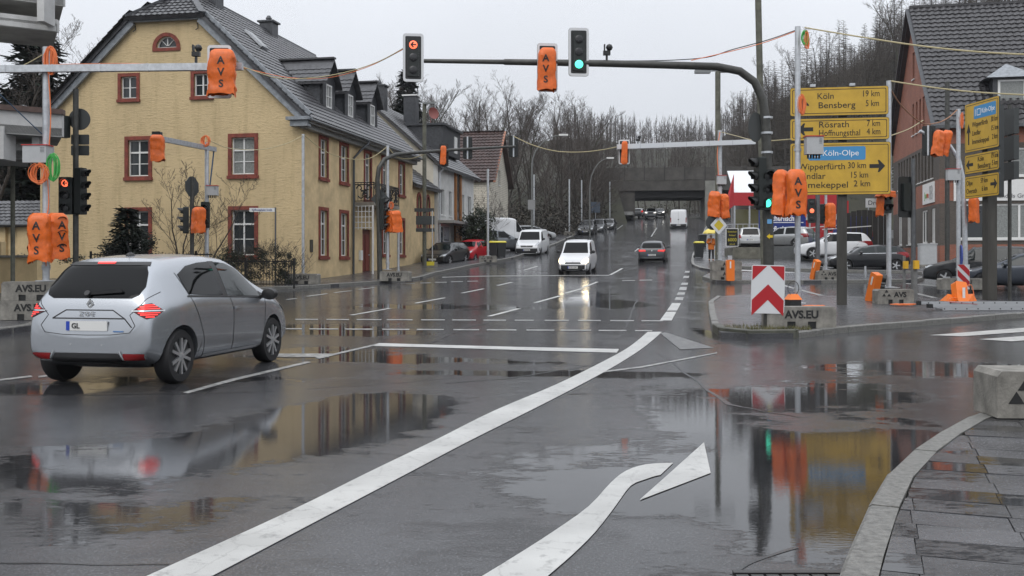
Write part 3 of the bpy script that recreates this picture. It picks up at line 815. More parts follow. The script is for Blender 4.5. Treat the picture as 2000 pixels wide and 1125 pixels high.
def tiles(root, O, rv_, up, poly, tw, th, m, n_ind=0, amp=.028, lip=.045, key=None, slab=True, name='roof_tile'):
    """roof covered with tiles; poly in (along, up-slope) metres. The n_ind largest in view are single parts."""
    O, rv_, up = Vector(O), Vector(rv_).normalized(), Vector(up).normalized(); nm = rv_.cross(up)
    T = Matrix(((rv_.x, up.x, nm.x, O.x), (rv_.y, up.y, nm.y, O.y), (rv_.z, up.z, nm.z, O.z), (0, 0, 0, 1)))
    if slab:
        s_ = MB(); s_.prism(poly, -.16, -.012, T); rs = s_.build('roof', m, root)
    else: rs = root
    u0, u1 = min(p[0] for p in poly), max(p[0] for p in poly); v0, v1 = min(p[1] for p in poly), max(p[1] for p in poly)
    cells = []
    j = 0
    while v0 + j * th < v1 - .02:
        i = 0
        while u0 + i * tw < u1 - .02:
            c = (u0 + (i + .5) * tw, v0 + (j + .5) * th)
            if inside(c, poly): cells.append((u0 + i * tw, v0 + j * th))
            i += 1
        j += 1
    if key: cells.sort(key=key)
    tm = tile_mesh(tw, th, amp, lip); tme = None
    rest = MB()
    for k, (u, v) in enumerate(cells):
        X = T @ Matrix.Translation((u, v, rnd.uniform(0, .006))) @ Matrix.Rotation(rnd.uniform(-.008, .008), 4, 'Z') @ Matrix.Rotation(rnd.uniform(-.012, .012), 4, 'X')
        if k < n_ind:
            if tme is None: tme = tm.mesh(name)
            put(name, tme, m, rs, X)
        else:
            rest.add([X @ Vector(p) for p in tm.v], tm.f)
    if rest.v: tag(rest.build('roof_tiling', m, rs), kind='stuff')
    return rs

# ------------------------------------------------------------------ yellow house on the corner
HC = Vector((-9.14, 43.5, 0)); HW, HL, ZE, ZR = 12.8, 16.6, 8.0, 14.05; gz = .35
yh = empty('yellow_house', HC, ST, 'two storey yellow painted brick house with half hipped slate-grey roof', 'house')
TG, TS = TW((0, 0, 0), (1, 0, 0), (0, -1, 0)), TW((0, 0, 0), (0, 1, 0), (1, 0, 0))
gw = [(-8.34, -7.33, 5.32, 6.95), (-3.30, -2.22, 5.32, 6.95), (-8.34, -7.33, 1.75, 3.75), (-3.30, -2.22, 1.75, 3.75), (-8.70, -7.92, 8.84, 9.83), (-5.11, -4.33, 8.84, 9.83)]
lun = [(-6.45 + .5 * math.cos(t), 11.05 + .52 * math.sin(t)) for t in [math.pi * i / 12 for i in range(13)]]
wall(yh, TG, [(-HW, gz - .3), (0, gz - .3), (0, ZE), (-4.72, 12.46), (-8.08, 12.46), (-HW, ZE)], gw + [lun], YELLOW, 'gable_wall')
for i, w_ in enumerate(gw):
    if i < 4: window(yh, TG, *w_, sur=REDST, transom=w_[3] - .62 * (1 if i > 1 else .9), curtain=(i == 1))
    else: window(yh, TG, *w_, sur=REDST, sw=.15, rows=2)
lw = MB(); lw.prism(lun, -.17, -.10, TG, [[(-6.45 + .43 * math.cos(t), 11.10 + .42 * math.sin(t)) for t in [math.pi * i / 12 for i in range(13)]]])
for a in (45, 90, 135): lw.prism([(-6.45 + .06 * math.sin(R(a)) * s + (.05 if k else .42) * math.cos(R(a)) - (0 if k else 0), 11.12 + (.05 if k else .41) * math.sin(R(a))) for k, s in ((1, -.3), (0, -.3), (0, .3), (1, .3))], -.15, -.09, TG)
lw = lw.build('window', WHITEP, yh); lw['label'] = 'half round lunette window under the hip'
q = MB(); q.prism(lun, -.16, -.14, TG); q.build('pane', GLASS, lw)
q = MB(); q.prism([(-6.45 + .68 * math.cos(t), 11.05 + .68 * math.sin(t)) for t in [math.pi * i / 14 for i in range(15)]][::1] + [(-7.13, 10.9), (-5.77, 10.9)], -.03, .045, TG, [[(x, z) for x, z in lun]]); q.build('surround', REDST, lw)
sw_l = [(2.03, 2.88, 1.75, 3.82), (4.62, 5.55, 1.75, 3.82), (11.0, 11.9, 1.9, 3.85), (13.95, 14.85, 1.9, 3.85)]
sw_u = [(2.03, 2.88, 5.35, 7.10), (4.62, 5.55, 5.35, 7.10), (8.1, 9.0, 4.7, 7.1), (10.9, 11.8, 4.7, 7.1), (13.95, 14.85, 5.35, 7.10)]
door_h = (7.75, 9.45, .62, 3.15)
wall(yh, TS, rect(.3, HL, gz - .3, ZE), sw_l + sw_u + [door_h], YELLOWP, 'street_wall')
for w_ in sw_l + sw_u: window(yh, TS, *w_, sur=REDST, sw=.16, transom=w_[3] - .6)
d_ = MB(); d_.prism(rect(7.75, 9.45, .62, 3.15), -.28, -.2, TS); d_ = d_.build('door', mat('dark_red_door', (.10, .022, .015), .5, var=.3), yh)
q = MB(); q.prism(rect(8.0, 8.5, 1.0, 2.9), -.2, -.17, TS); q.prism(rect(8.7, 9.2, 1.0, 2.9), -.2, -.17, TS); q.build('door_panel', mat('red_door_panel', (.16, .03, .02), .5), d_)
q = MB(); q.prism(rect(9.1, 9.3, 1.8, 1.86), -.17, -.12, TS); q.build('door_handle', GALV, d_)
q = MB(); q.prism(rect(7.2, 7.5, 1.55, 2.05), 0.0, .12, TS); q.build('letter_box', WHITEP, yh)
q = MB(); q.prism(rect(.85, 1.15, 1.9, 2.45), 0.0, .04, TS); q.build('name_plate', mat('bronze_plate', (.05, .045, .03), .5), yh)
wall(yh, TW((-HW, 0, 0), (0, -1, 0), (-1, 0, 0)), rect(-HL, -.3, gz - .3, ZE), [], YELLOWP, 'garden_wall_side')
wall(yh, TW((0, HL, 0), (-1, 0, 0), (0, 1, 0)), [(0.3, gz), (HW - .3, gz), (HW - .3, ZE), (HW / 2, ZR - .2), (.3, ZE)], [], YELLOWP, 'rear_wall')
# roof
k = (ZR - ZE) / (HW / 2); sl = math.hypot(1, k); ov = .42
ze0 = ZE - ov * k + .12
up_s = Vector((-1, 0, k)); Ls = (HW / 2 + ov) * sl
v_hip = (12.50 - ze0) / k * sl
polyS = [(-.32, 0), (HL + .3, 0), (HL + .3, Ls), (1.75, Ls), (-.32, v_hip)]
tiles(yh, (ov, 0, ze0), (0, 1, 0), up_s, polyS, .31, .36, TILED, 290, key=lambda c: c[0] * 1.0 + c[1] * .5)
polyW = [(-HL - .3, 0), (.32, 0), (.32, v_hip), (-1.75, Ls), (-HL - .3, Ls)]
tiles(yh, (-HW - ov, 0, ze0), (0, -1, 0), Vector((1, 0, k)), polyW, .6, .36, TILED, 0)
hk = (ZR - 12.50) / (1.75 + .32); hs = math.hypot(1, hk); hl_ = (1.75 + .32) * hs
tiles(yh, (-6.4, -.45, 12.50 - .1), (1, 0, 0), Vector((0, 1, hk)), [(-1.95, 0), (1.95, 0), (.05, hl_ + .1), (-.05, hl_ + .1)], .27, .33, TILED, 60)
q = MB()
q.bar((-6.4 + 1.9, -.42, 12.45), (-6.4, 1.75, ZR + .08), .3, .1); q.bar((-6.4 - 1.9, -.42, 12.45), (-6.4, 1.75, ZR + .08), .3, .1)
q.bar((-6.4, 1.7, ZR + .07), (-6.4, HL + .3, ZR + .07), .32, .1); q.build('ridge_capping', SLATE, yh)
q = MB()   # verge boards on the gable, hip fascia
for sgn in (1, -1):
    a = Vector((-6.4 + sgn * (6.4 + .30), -.16, ZE - .30)); b_ = Vector((-6.4 + sgn * 1.75, -.16, 12.46 - .12))
    q.bar(a, b_, .62, .13, up=(0, -1, 0))
q.bar((-8.25, -.17, 12.36), (-4.6, -.17, 12.36), .30, .13, up=(0, -1, 0))
q.build('verge_board', LEAD, yh)
q = MB(); q.box(.02, .5, -.35, HL, ZE - .55, ZE - .35); q.box(.02, .30, -.3, HL, ZE - .75, ZE - .55); q.build('eaves_cornice', mat('grey_eaves_wood', (.20, .20, .19), .6, var=.2), yh)
q = MB(); q.box(-.5, .55, -.62, -.12, ZE - .42, ZE - .28); q.box(-.35, .45, -.5, -.1, ZE - .68, ZE - .42); q.build('corner_return', LEAD, yh)
q = MB()
for kx in range(0, 1):
    q.tube([(.62 - .075 * math.cos(0), -.4, ZE - .40), (.62, HL * .5, ZE - .42), (.62, HL + .3, ZE - .40)], .075, 8)
q.build('gutter', mat('zinc_gutter', (.10, .105, .11), .4, .5, var=.2), yh)
q = MB(); q.tube([(.62, 7.0, ZE - .45), (.60, 6.9, ZE - .62), (.35, 6.55, ZE - .95), (.12, 6.15, ZE - 1.4), (.12, 6.1, 2), (.12, 6.1, .75), (.2, 6.1, .6)], .065, 8); q.build('downpipe', mat('dark_downpipe', (.06, .065, .07), .4, .4), yh, smooth=50)
for ex in ((-8.0, 12.15), (-4.95, 12.1), (-10.9, 9.4)):
    q = MB(); q.tube([(ex[0], -.02, ex[1]), (ex[0] + .06, -.06, ex[1] - .25), (ex[0] - .04, -.1, ex[1] - .33)], .02, 5)
    q.build('wall_anchor', DARKPOLE, yh)
# chimneys
def chimney(root, x, y, z0, z1, w, d, cap='cowl'):
    c_ = MB(); c_.box(x - w / 2, x + w / 2, y - d / 2, y + d / 2, z0, z1); c_ = c_.build('chimney', SLATE, root)
    q = MB(); q.box(x - w / 2 - .1, x + w / 2 + .1, y - d / 2 - .1, y + d / 2 + .1, z1, z1 + .09)
    if cap == 'cowl': q.cyl((x, y, z1 + .09), (x, y, z1 + .26), .15); q.cyl((x, y, z1 + .26), (x, y, z1 + .42), .18, .08)
    q.build('chimney_cap', SLATE if cap == 'cowl' else WHITEP, c_)
chimney(yh, -6.3, 10.3, 13.2, 14.55, .75, .75); chimney(yh, -6.3, 3.9, 13.2, 15.3, .8, .8)
# skylight
q = MB(); zz = 12.1; xx = -(zz - ZE) / k
Tsl = Matrix.Translation((xx + .1, 4.4, zz + .14)) @ Matrix.Rotation(math.atan(k), 4, 'Y')
q.box(-.6, .6, -.4, .4, 0, .09, Tsl); q = q.build('skylight', GALV, yh)
p = MB(); p.box(-.52, .52, -.32, .32, .09, .10, Tsl); p.build('pane', GLASS, q)
# dormers
for t in (5.3, 8.3, 11.75):
    w2, xf = .80, -.85
    zs_ = lambda x: ZE - x * k
    c_ = MB()
    Tc = Matrix(((1, 0, 0, 0), (0, 0, 1, t), (0, 1, 0, 0), (0, 0, 0, 1)))
    xb = -(10.35 - ZE) / k - .1
    for s_ in (-1, 1): c_.prism([(xf, zs_(xf) - .1), (xf, 10.35), (xb, 10.35)], s_ * w2 - .05, s_ * w2 + .05, Tc)
    Tf = TW((xf, t, 0), (0, 1, 0), (1, 0, 0))
    c_.prism([(-w2 - .05, zs_(xf) - .1), (w2 + .05, zs_(xf) - .1), (w2 + .05, 10.35), (0, 11.3), (-w2 - .05, 10.35)], -.12, 0, Tf, [rect(-.36, .36, 8.98, 10.12)])
    dm = c_.build('dormer', SLATE, yh)
    fr = MB(); fr.prism(rect(-.36, .36, 8.98, 10.12), -.11, .02, Tf, [rect(-.29, .29, 9.05, 10.05)]); fr.prism(rect(-.035, .035, 9.05, 10.05), -.1, .0, Tf); fr.prism(rect(-.29, .29, 9.52, 9.56), -.1, .0, Tf)
    fr.build('dormer_window', WHITEP, dm)
    p = MB(); p.prism(rect(-.29, .29, 9.05, 10.05), -.1, -.07, Tf); p.build('pane', GLASS, dm)
    rk = (11.3 - 10.35) / (w2 + .05)
    rb = MB(); tm = tile_mesh(.30, .30, .02, .035)
    for s_ in (-1, 1):
        ln = lambda z: -(z - ZE) / k
        e0, e1 = Vector((xf + .3, t + s_ * (w2 + .28), 10.35 - .22 * rk)), Vector((xf + .3, t, 11.38))
        b0, b1 = Vector((ln(10.2) - .25, e0.y, e0.z)), Vector((ln(11.38) - .25, t, 11.38))
        rb.add([e0, e1, b1, b0, e0 + Vector((0, 0, -.1)), e1 + Vector((0, 0, -.1)), b1 + Vector((0, 0, -.1)), b0 + Vector((0, 0, -.1))], [(0, 1, 2, 3), (4, 7, 6, 5), (0, 4, 5, 1), (0, 3, 7, 4)])
        upv = (e1 - e0).normalized(); rvv = Vector((1, 0, 0)) if s_ < 0 else Vector((-1, 0, 0))
        nm = rvv.cross(upv); L = (e1 - e0).length
        for j in range(4):
            for i in range(12):
                xx = e0.x - .28 - i * .30 if s_ < 0 else e0.x - .02 - i * .30
                z_at = e0.z + upv.z * (j * .30)
                if xx < ln(z_at) - .3: continue
                Tm = Matrix(((rvv.x, upv.x, nm.x, xx), (rvv.y, upv.y, nm.y, e0.y + upv.y * j * .30), (rvv.z, upv.z, nm.z, z_at), (0, 0, 0, 1)))
                rb.add([Tm @ Vector(p_) for p_ in tm.v], tm.f)
    rb.bar((xf + .32, t, 11.42), (ln(11.4) - .2, t, 11.42), .3, .08)
    rb.build('dormer_roof', TILED, dm)
# balcony with wrought iron railing
q = MB(); q.box(0, 1.05, 6.5, 10.7, 4.28, 4.45); bal = q.build('balcony', mat('balcony_slab', (.22, .2, .17), .6, var=.2), yh)
IRONB = mat('wrought_iron', (.012, .012, .012), .45)
def iron_panel(A, B, z0, z1):
    A, B = Vector(A), Vector(B); L = (B - A).length; q = MB()
    P = lambda s, z: (A.x + (B.x - A.x) * s, A.y + (B.y - A.y) * s, z)
    for z in (z0 + .05, z1, z1 - .10): q.bar(P(0, z), P(1, z), .045, .045)
    for s in (0, 1): q.bar(P(s, z0), P(s, z1 + .03), .035, .035)
    n = max(1, round(L / 1.0))
    for i in range(n):
        c = (i + .5) / n; hw = .42 / L
        for sg in (-1, 1):
            pts = []
            for a in range(0, 15):
                t = a / 14 * 4.6; r = .20 * (1 - a / 18)
                pts.append(P(c + sg * (hw * .55 + r * math.cos(t) / L * .9), (z0 + z1) / 2 + .18 + r * math.sin(t)))
            q.tube(pts, .03, 5)
            pts = []
            for a in range(0, 13):
                t = a / 12 * 4.2; r = .15 * (1 - a / 18)
                pts.append(P(c + sg * (hw * .35 + r * math.cos(t) / L), (z0 + z1) / 2 - .18 - r * math.sin(t)))
            q.tube(pts, .03, 5)
        q.bar(P(c, z0 + .05), P(c, z1 - .1), .03, .03)
        for kk in range(1, 6): q.bar(P((i + kk / 6) / n, z0 + .05), P((i + kk / 6) / n, z1 - .1), .022, .022)
        for kk in range(6): q.bar(P((i + kk / 6) / n, z1 - .1), P((i + kk / 6) / n, z1), .03, .03)
        for kk in range(4):
            t = kk * 1.57 + .78; q.tube([P(c, z0 + .5), P(c + .09 * math.cos(t) / L, z0 + .5 + .09 * math.sin(t)), P(c + .16 * math.cos(t + .4) / L, z0 + .5 + .16 * math.sin(t + .4))], .05, 5)
    return q.build('railing', IRONB, bal)
iron_panel((.03, 6.54, 0), (1.02, 6.54, 0), 4.45, 5.42); iron_panel((1.02, 6.54, 0), (1.02, 10.66, 0), 4.45, 5.42); iron_panel((.03, 10.66, 0), (1.02, 10.66, 0), 4.45, 5.42)
q = MB()
for i in range(5): z = 3.15 + i * .27; q.box(.02, 1.0, 6.5, 6.53, z, z + .035)
for i in range(6): x = .02 + i * .19; q.box(x, x + .03, 6.48, 6.51, 3.08, 4.26)
q.box(.95, 1.03, 6.46, 6.54, .6, 4.28); q.build('porch_trellis', WHITEP, yh)
q = MB(); q.box(0, 1.0, 7.4, 9.8, .4, .55); q.box(0, .7, 7.5, 9.7, .55, .68); q.build('door_step', CONC, yh)

# outbuilding and walls to the left of the gable
ob = empty('outbuilding', HC + V * -12.9 + U * 1.2, ST, 'small yellow outbuilding with dark tiled roof left of the yellow house', 'shed')
wall(ob, TW((0, 0, 0), (1, 0, 0), (0, -1, 0)), rect(-9, .6, .2, 3.3), [(-.95, -.05, .3, 2.3)], YELLOWP, 'wall')
q = MB(); q.box(-.95, -.05, .15, .22, .3, 2.3); q.build('door', mat('dark_gate', (.03, .03, .03), .5), ob)
q = MB()
for x in (-4.8, -3.3, -1.9): q.box(x, x + .75, -.14, 0, .2, 3.1)
q.build('pilaster', YELLOWP, ob)
tiles(ob, (0, -.35, 3.25), (1, 0, 0), (0, 1, .55), [(-9, 0), (.7, 0), (.7, 2.6), (-9, 2.6)], .26, .36, TILED, 60, key=lambda c: -c[0])
q = MB(); q.tube([(-9, -.42, 3.22), (.7, -.42, 3.22)], .07, 8); q.build('gutter', MATS['zinc_gutter'], ob)
gwl = empty('garden_wall', gnd(160, 580), ST, 'low yellow rendered garden wall with coping beside the pavement', 'wall')
q = MB(); q.box(-3.2, -1.72, 0, .4, -.1, 1.35); q.box(-4.2, -3.2, .1, .35, -.1, 1.9); q.build('wall', YELLOWP, gwl)
q = MB(); q.box(-3.28, -1.66, -.06, .46, 1.35, 1.43); q.build('coping', CONC, gwl)
def fence(loc, length, label, h=1.0):
    f = empty('metal_fence', loc, ST, label, 'fence')
    q = MB()
    for z in (.12, h): q.box(0, length, -.02, .02, z - .02, z + .02)
    q.build('rail', IRONB, f)
    pm = MB(); pm.cyl((0, 0, 0), (0, 0, h), .012, n=5); pm = pm.mesh('picket')
    n = int(length / .13)
    for i in range(n + 1): put('picket', pm, IRONB, f, Matrix.Translation((i * .13, 0, .06)))
    for i in range(int(length / 2) + 1):
        q = MB(); q.box(i * 2 - .03, i * 2 + .03, -.03, .03, -.05, h + .12); q.build('post', IRONB, f)
    return f
fa = gnd(378, 566); fence(fa + Vector((0, .6, .1)), 4.0, 'black metal picket fence in front of the shrubs by the yellow gable')
fb = gnd(150, 580); fence(fb + Vector((.1, .9, .1)), 4.6, 'black metal picket fence beside the yellow garden wall', 1.35)

# ------------------------------------------------------------------ houses further up on the left
def local(px, d, x0=0.0):
    return Vector((xat(px, d), d, 0))
# yellow annex with two arched windows
ax = empty('yellow_annex', HC + U * 17.0 + V * -.2, ST, 'low yellow annex with two red arched windows behind the yellow house', 'house')
def arch(u, z0, z1, w): return [(u - w / 2, z0), (u + w / 2, z0)] + [(u + w / 2 * math.cos(t), z1 - w / 2 + w / 2 * math.sin(t)) for t in [math.pi * i / 8 for i in range(9)]]
arcs = [arch(1.6, 3.6, 5.6, .7), arch(3.6, 3.6, 5.6, .7)]
wall(ax, TS, rect(0, 5.2, .9, 6.3), arcs, YELLOWP, 'wall')
wall(ax, TW((0, 0, 0), (1, 0, 0), (0, -1, 0)), [(-5, .9), (-.3, .9), (-.3, 6.3), (-5, 8.9)], [], YELLOWP, 'side_wall')
for a, u in zip(arcs, (1.6, 3.6)):
    q = MB(); q.prism(arch(u, 3.45, 5.78, 1.0), -.02, .05, TS, [arch(u, 3.6, 5.6, .66)]); wq = q.build('window', REDST, ax)
    q = MB(); q.prism(arch(u, 3.6, 5.6, .7), -.14, -.1, TS); q.build('pane', GLASS, wq)
tiles(ax, (.45, 0, 6.1), (0, 1, 0), Vector((-1, 0, .75)), [(-.3, 0), (5.4, 0), (5.4, 6.5), (-.3, 6.5)], .3, .36, TILED, 0)
# white rendered house with shop window and timber bay
wh = empty('white_house', HC + U * 22.3, ST, 'white rendered house with orange timber door bay and grey roof up the street', 'house')
WREND = mat('white_render', (.55, .55, .53), .8, var=.12, vscale=1.5, bump=.2, bscale=40)
CREAM = mat('cream_render', (.60, .56, .47), .8, var=.1, vscale=1.2, bump=.2, bscale=40)
WOOD = mat('orange_brown_timber', (.30, .12, .03), .5, var=.3, vscale=6, stretch=(1, 1, .2))
uw = [(.7, 1.7, 4.6, 6.3), (2.9, 3.6, 4.6, 6.3), (6.5, 7.2, 4.6, 6.3), (8.3, 9.4, 4.6, 6.3)]
shopw = (.3, 3.4, .9 + .9, 3.9); 
wall(wh, TS, rect(0, 10.2, 1.2, 8.0), uw + [shopw, (6.7, 7.5, 2.2, 3.6)], WREND, 'wall')
wall(wh, TW((0, 0, 0), (1, 0, 0), (0, -1, 0)), [(-10, 1.2), (-.3, 1.2), (-.3, 8.0), (-5, 12.3), (-10, 8.0)], [], CREAM, 'gable_wall')
wall(wh, TW((0, 10.2, 0), (-1, 0, 0), (0, 1, 0)), [(.3, 1.2), (10, 1.2), (10, 8.0), (5, 12.3), (.3, 8.0)], [], CREAM, 'gable_wall')
for w_ in uw: window(wh, TS, *w_, rows=1, cols=1 if w_[1] - w_[0] < .8 else 2)
window(wh, TS, 6.7, 7.5, 2.2, 3.6, rows=1, cols=1)
sh = window(wh, TS, *shopw, rows=1, cols=2, glass=mat('shop_glass', (.06, .08, .10), .08)); sh['label'] = 'shop window with pale posters'
q = MB(); q.prism(rect(1.9, 3.3, 3.0, 3.8), -.1, -.09, TS); q.prism(rect(1.9, 3.2, 2.0, 2.9), -.1, -.092, TS); q.build('poster', mat('pale_poster', (.45, .48, .52), .5, var=.3, vscale=8), sh)
q = MB(); q.box(-.02, .12, 4.3, 4.7, 1.6, 7.9); q.box(-.02, .12, 5.7, 6.1, 1.6, 7.9); q.build('timber_post', WOOD, wh)
q = MB(); q.box(-.02, .05, 4.7, 5.7, 1.6, 4.0); dq = q.build('door', WOOD, wh)
q = MB(); q.box(.05, .09, 4.85, 5.3, 2.5, 2.8); q.build('letter_box', BLACK, dq)
q = MB(); q.box(-.02, .04, 4.7, 5.7, 4.4, 7.8); q.build('stair_glazing', GLASS, wh)
q = MB(); q.box(0, 1.1, 0, 10.2, 4.02, 4.2); q.build('canopy', mat('grey_canopy', (.28, .28, .27), .5), wh)
q = MB(); q.tube([(.55, .2, 7.8), (.1, .15, 7.3), (.1, .15, 1.5)], .05, 6); q.build('downpipe', GALV, wh)
kw = (12.3 - 8) / 5; 
tiles(wh, (.5, 0, 8 - .5 * kw + .1), (0, 1, 0), Vector((-1, 0, kw)), [(-.4, 0), (10.6, 0), (10.6, 5.5 * math.hypot(1, kw)), (-.4, 5.5 * math.hypot(1, kw))], .33, .38, TILED, 0)
tiles(wh, (-10.5, 0, 8 - .5 * kw + .1), (0, -1, 0), Vector((1, 0, kw)), [(-10.6, 0), (.4, 0), (.4, 5.5 * math.hypot(1, kw)), (-10.6, 5.5 * math.hypot(1, kw))], .6, .4, TILED, 0)
chimney(wh, -4.6, 1.8, 10.6, 13.4, .9, .75, 'cowl'); chimney(wh, -3.5, 5.6, 10.4, 13.3, .9, .8, 'slab')
q = MB(); q.box(-4.2, -.6, 3.4, 8.4, 9.0, 10.9); q.box(-4.4, -.4, 3.2, 8.6, 10.9, 11.05); q.build('dormer', SLATE, wh)
q = MB(); q.box(-.6, -.55, 6.6, 7.4, 9.3, 10.5); q.build('dormer_window', WHITEP, wh)
q = MB(); Td = Matrix.Translation((-2.2, 6.6, 12.2)) @ Matrix.Rotation(R(80), 4, 'Y') @ Matrix.Rotation(R(40), 4, 'X'); q.lathe([(.02, 0), (.25, .04), (.42, .14), (.44, .15), (.25, .06), (.02, .02)], 16, Td); q.cyl((-2.4, 6.6, 11.0), (-2.3, 6.6, 12.2), .03)
q.build('satellite_dish', mat('brown_red_dish', (.22, .06, .05), .5), wh, smooth=40)
# brown roofed house with white brick gable
bh = empty('brown_roof_house', (xat(957, 84), 84, 0), ST, 'white brick house with brown tiled roof and gable to the street', 'house')
WBRICK = brick_mat('white_glazed_brick', (.62, .58, .49), (.58, .54, .45), (.32, .29, .24), .5, .16, bump=.3, msize=.02)
T3 = TW((0, 0, 0), (1, 0, 0), (0, -1, 0))
wall(bh, T3, rect(-9, 0, 2, 8.6), [(-4.4, -3.5, 4.5, 6)], WBRICK, 'front_wall')
gwin = [(1.3, 2.3, 4.0, 5.6), (4.6, 5.5, 4.0, 5.6), (3.4, 4.3, 8.2, 9.5)]
wall(bh, TS, [(.3, 2), (7.7, 2), (7.7, 8.6), (4, 12.8), (.3, 8.6)], gwin, WBRICK, 'gable_wall')
for w_ in gwin: window(bh, TS, *w_, rows=1, cols=1)
kb = (12.8 - 8.6) / 4; sb = math.hypot(1, kb)
tiles(bh, (0, -.4, 8.6 - .4 * kb + .08), (1, 0, 0), Vector((0, 1, kb)), [(-9.3, 0), (.45, 0), (.45, 4.4 * sb), (-9.3, 4.4 * sb)], .34, .38, TILEB, 0, amp=.05, lip=.07)
tiles(bh, (0, 8.4, 8.6 - .4 * kb + .08), (-1, 0, 0), Vector((0, -1, kb)), [(-.45, 0), (9.3, 0), (9.3, 4.4 * sb), (-.45, 4.4 * sb)], .8, .5, TILEB, 0)
q = MB(); q.bar((.47, -.45, 8.15), (.47, 4, 12.9), .12, .2, up=(1, 0, 0)); q.build('verge_tiles', mat('orange_verge', (.35, .16, .10), .6), bh)
q = MB(); q.box(-9, .3, -.75, .0, 3.9, 4.1); q.box(-5, -1.5, -.04, .02, 2.2, 3.8); q.build('porch_canopy', mat('dark_porch', (.05, .05, .05), .5), bh)
chimney(bh, -5.6, 4, 12.4, 13.3, .9, .7)
# ------------------------------------------------------------------ concrete balcony building, left edge
FAIR = mat('pale_fair_faced_concrete', (.50, .50, .49), .75, var=.16, vscale=1.6, bump=.2, bscale=30, detail=8)
FAIRD = mat('weathered_concrete', (.30, .30, .29), .8, var=.25, vscale=1.2, bump=.2, bscale=30)
ap = empty('apartment_block', (xat(112, 26), 26, 0), R(-60) + ST, 'pale concrete apartment block with stepped balconies at the left edge', 'building')
# local: balconies project towards +x' ; built in world axes for clarity
ap.rotation_euler = (0, 0, 0); ap.location = (0, 0, 0)
def slab_poly(name, pts, z0, z1, m, parent=ap):
    q = MB(); q.prism(ccw(pts), z0, z1); return q.build(name, m, parent)
def balcony(name, fx, fd, z0, z1, run, back, sk, label=None):
    """parapet: corner seen at pixel fx at depth fd; front edge runs left and nearer"""
    c = Vector((xat(fx, fd), fd)); a = c + Vector((-run, -run * sk))
    th = .16
    b1 = slab_poly(name, [c, c + Vector((-.52 * back, back)), a + Vector((-.52 * back, back)), a], z0, z0 + .22, FAIRD)
    b2 = slab_poly('parapet', [c, c + Vector((-.02, th)), a + Vector((0, th)), a], z0 + .02, z1, FAIR, b1)
    slab_poly('parapet', [c + Vector((-.09, .161)), c + Vector((-.52 * back, back)), c + Vector((-.52 * back - .16, back)), c + Vector((-.25, .161))], z0 + .02, z1, FAIR, b1)
    return b1, c, a
zb = lambda py: zat(py, 26)
b1, c1, a1 = balcony('balcony', 112, 26, zat(63, 26), zat(38, 26), 9, 1.9, .62)
slab_poly('balcony_band', [c1 + Vector((-.02, -.035)), a1 + Vector((0, -.035)), a1 + Vector((0, -.002)), c1 + Vector((-.02, -.002))], zat(63, 26) + .02, zat(52, 26), FAIR, b1)
b1u, c1u, a1u = balcony('balcony', 124, 26.5, zat(12, 26.5), zat(-60, 26.5), 9, 1.9, .62)
b2_, c2, a2 = balcony('balcony', 121, 25, zat(268, 25), zat(224, 25), 9, 1.9, .70)
slab_poly('handrail', [c2 + Vector((.05, -.06)), c2 + Vector((0, .2)), a2 + Vector((0, .2)), a2 + Vector((0, -.06))], zat(224, 25), zat(214, 25), mat('brown_handrail', (.09, .055, .045), .5, var=.2), b2_)
slab_poly('handrail', [c2 + Vector((-.06, .2)), c2 + Vector((-1.0, 1.95)), c2 + Vector((-1.24, 1.95)), c2 + Vector((-.30, .2))], zat(224, 25), zat(214, 25), MATS['brown_handrail'], b2_)
b3, c3_, a3 = balcony('balcony', 102, 25.6, zat(314, 25.6), zat(285, 25.6), 9, 1.9, .55)
slab_poly('core_wall', [(-16.5, 27.5), (-16.5, 31), (-30, 31), (-30, 20), (-20, 20)], 0, 14, FAIRD)
for (px, py, d) in ((90, 20, 25.6), (12, 285, 24.5), (80, 270, 25.2)):
    p = at(px, py, d); q = MB(); q.box(p.x - .09, p.x + .09, p.y - .3, p.y + .3, p.z - .35, p.z + .45); q.build('bracket', FAIR, ap)
q = MB(); p = gnd(8, 600); q.cyl((xat(25, 27), 27, .1), (xat(25, 27), 27, zat(312, 27)), .06, n=8); q.build('support_post', GREENPOLE, ap)

# ------------------------------------------------------------------ brick office building, right
BR = brick_mat('red_brown_brick', (.36, .115, .062), (.29, .09, .05), (.22, .15, .12), .24, .075, stain=.05)
BRD = brick_mat('dark_grey_brick', (.095, .078, .064), (.07, .06, .05), (.12, .105, .09), .24, .075)
bo = empty('brick_office', (xat(1835, 57), 57, 0), ST, 'red and grey brick office building with steep dark tiled roof', 'building')
# local: gable wall runs along +y at x=0 facing -x ; street wall runs +x at y=0 facing -y
BW, BD, BE, BA = 22.0, 14.4, 9.45, 17.7
TGb, TSb = TW((0, 0, 0), (0, -1, 0), (-1, 0, 0)), TW((0, 0, 0), (1, 0, 0), (0, -1, 0))
low = [(1.0, 5.9, 2.75, 4.75), (7.2, 11.0, 2.75, 4.75)]
upw = [(3.75, 5.6, 6.3, 7.9), (7.2, 9.0, 6.3, 7.9)]
wall(bo, TSb, rect(.3, BW, .7, 2.45), [], BR, 'plinth_band')
wall(bo, TSb, rect(.3, BW, 2.45, 4.95), low, BRD, 'grey_brick_band')
wall(bo, TSb, rect(.3, BW, 4.95, 6.1), [], BR, 'red_brick_band')
wall(bo, TSb, rect(.3, BW, 6.1, 8.2), upw, BRD, 'grey_brick_band')
wall(bo, TSb, rect(.3, BW, 8.2, BE), [], BR, 'red_brick_band')
for w_ in low: window(bo, TSb, *w_, rows=1, cols=3, curtain=True, fw=.10, depth=.08)
for w_ in upw: window(bo, TSb, *w_, rows=1, cols=1, curtain=True, fw=.10, depth=.08)
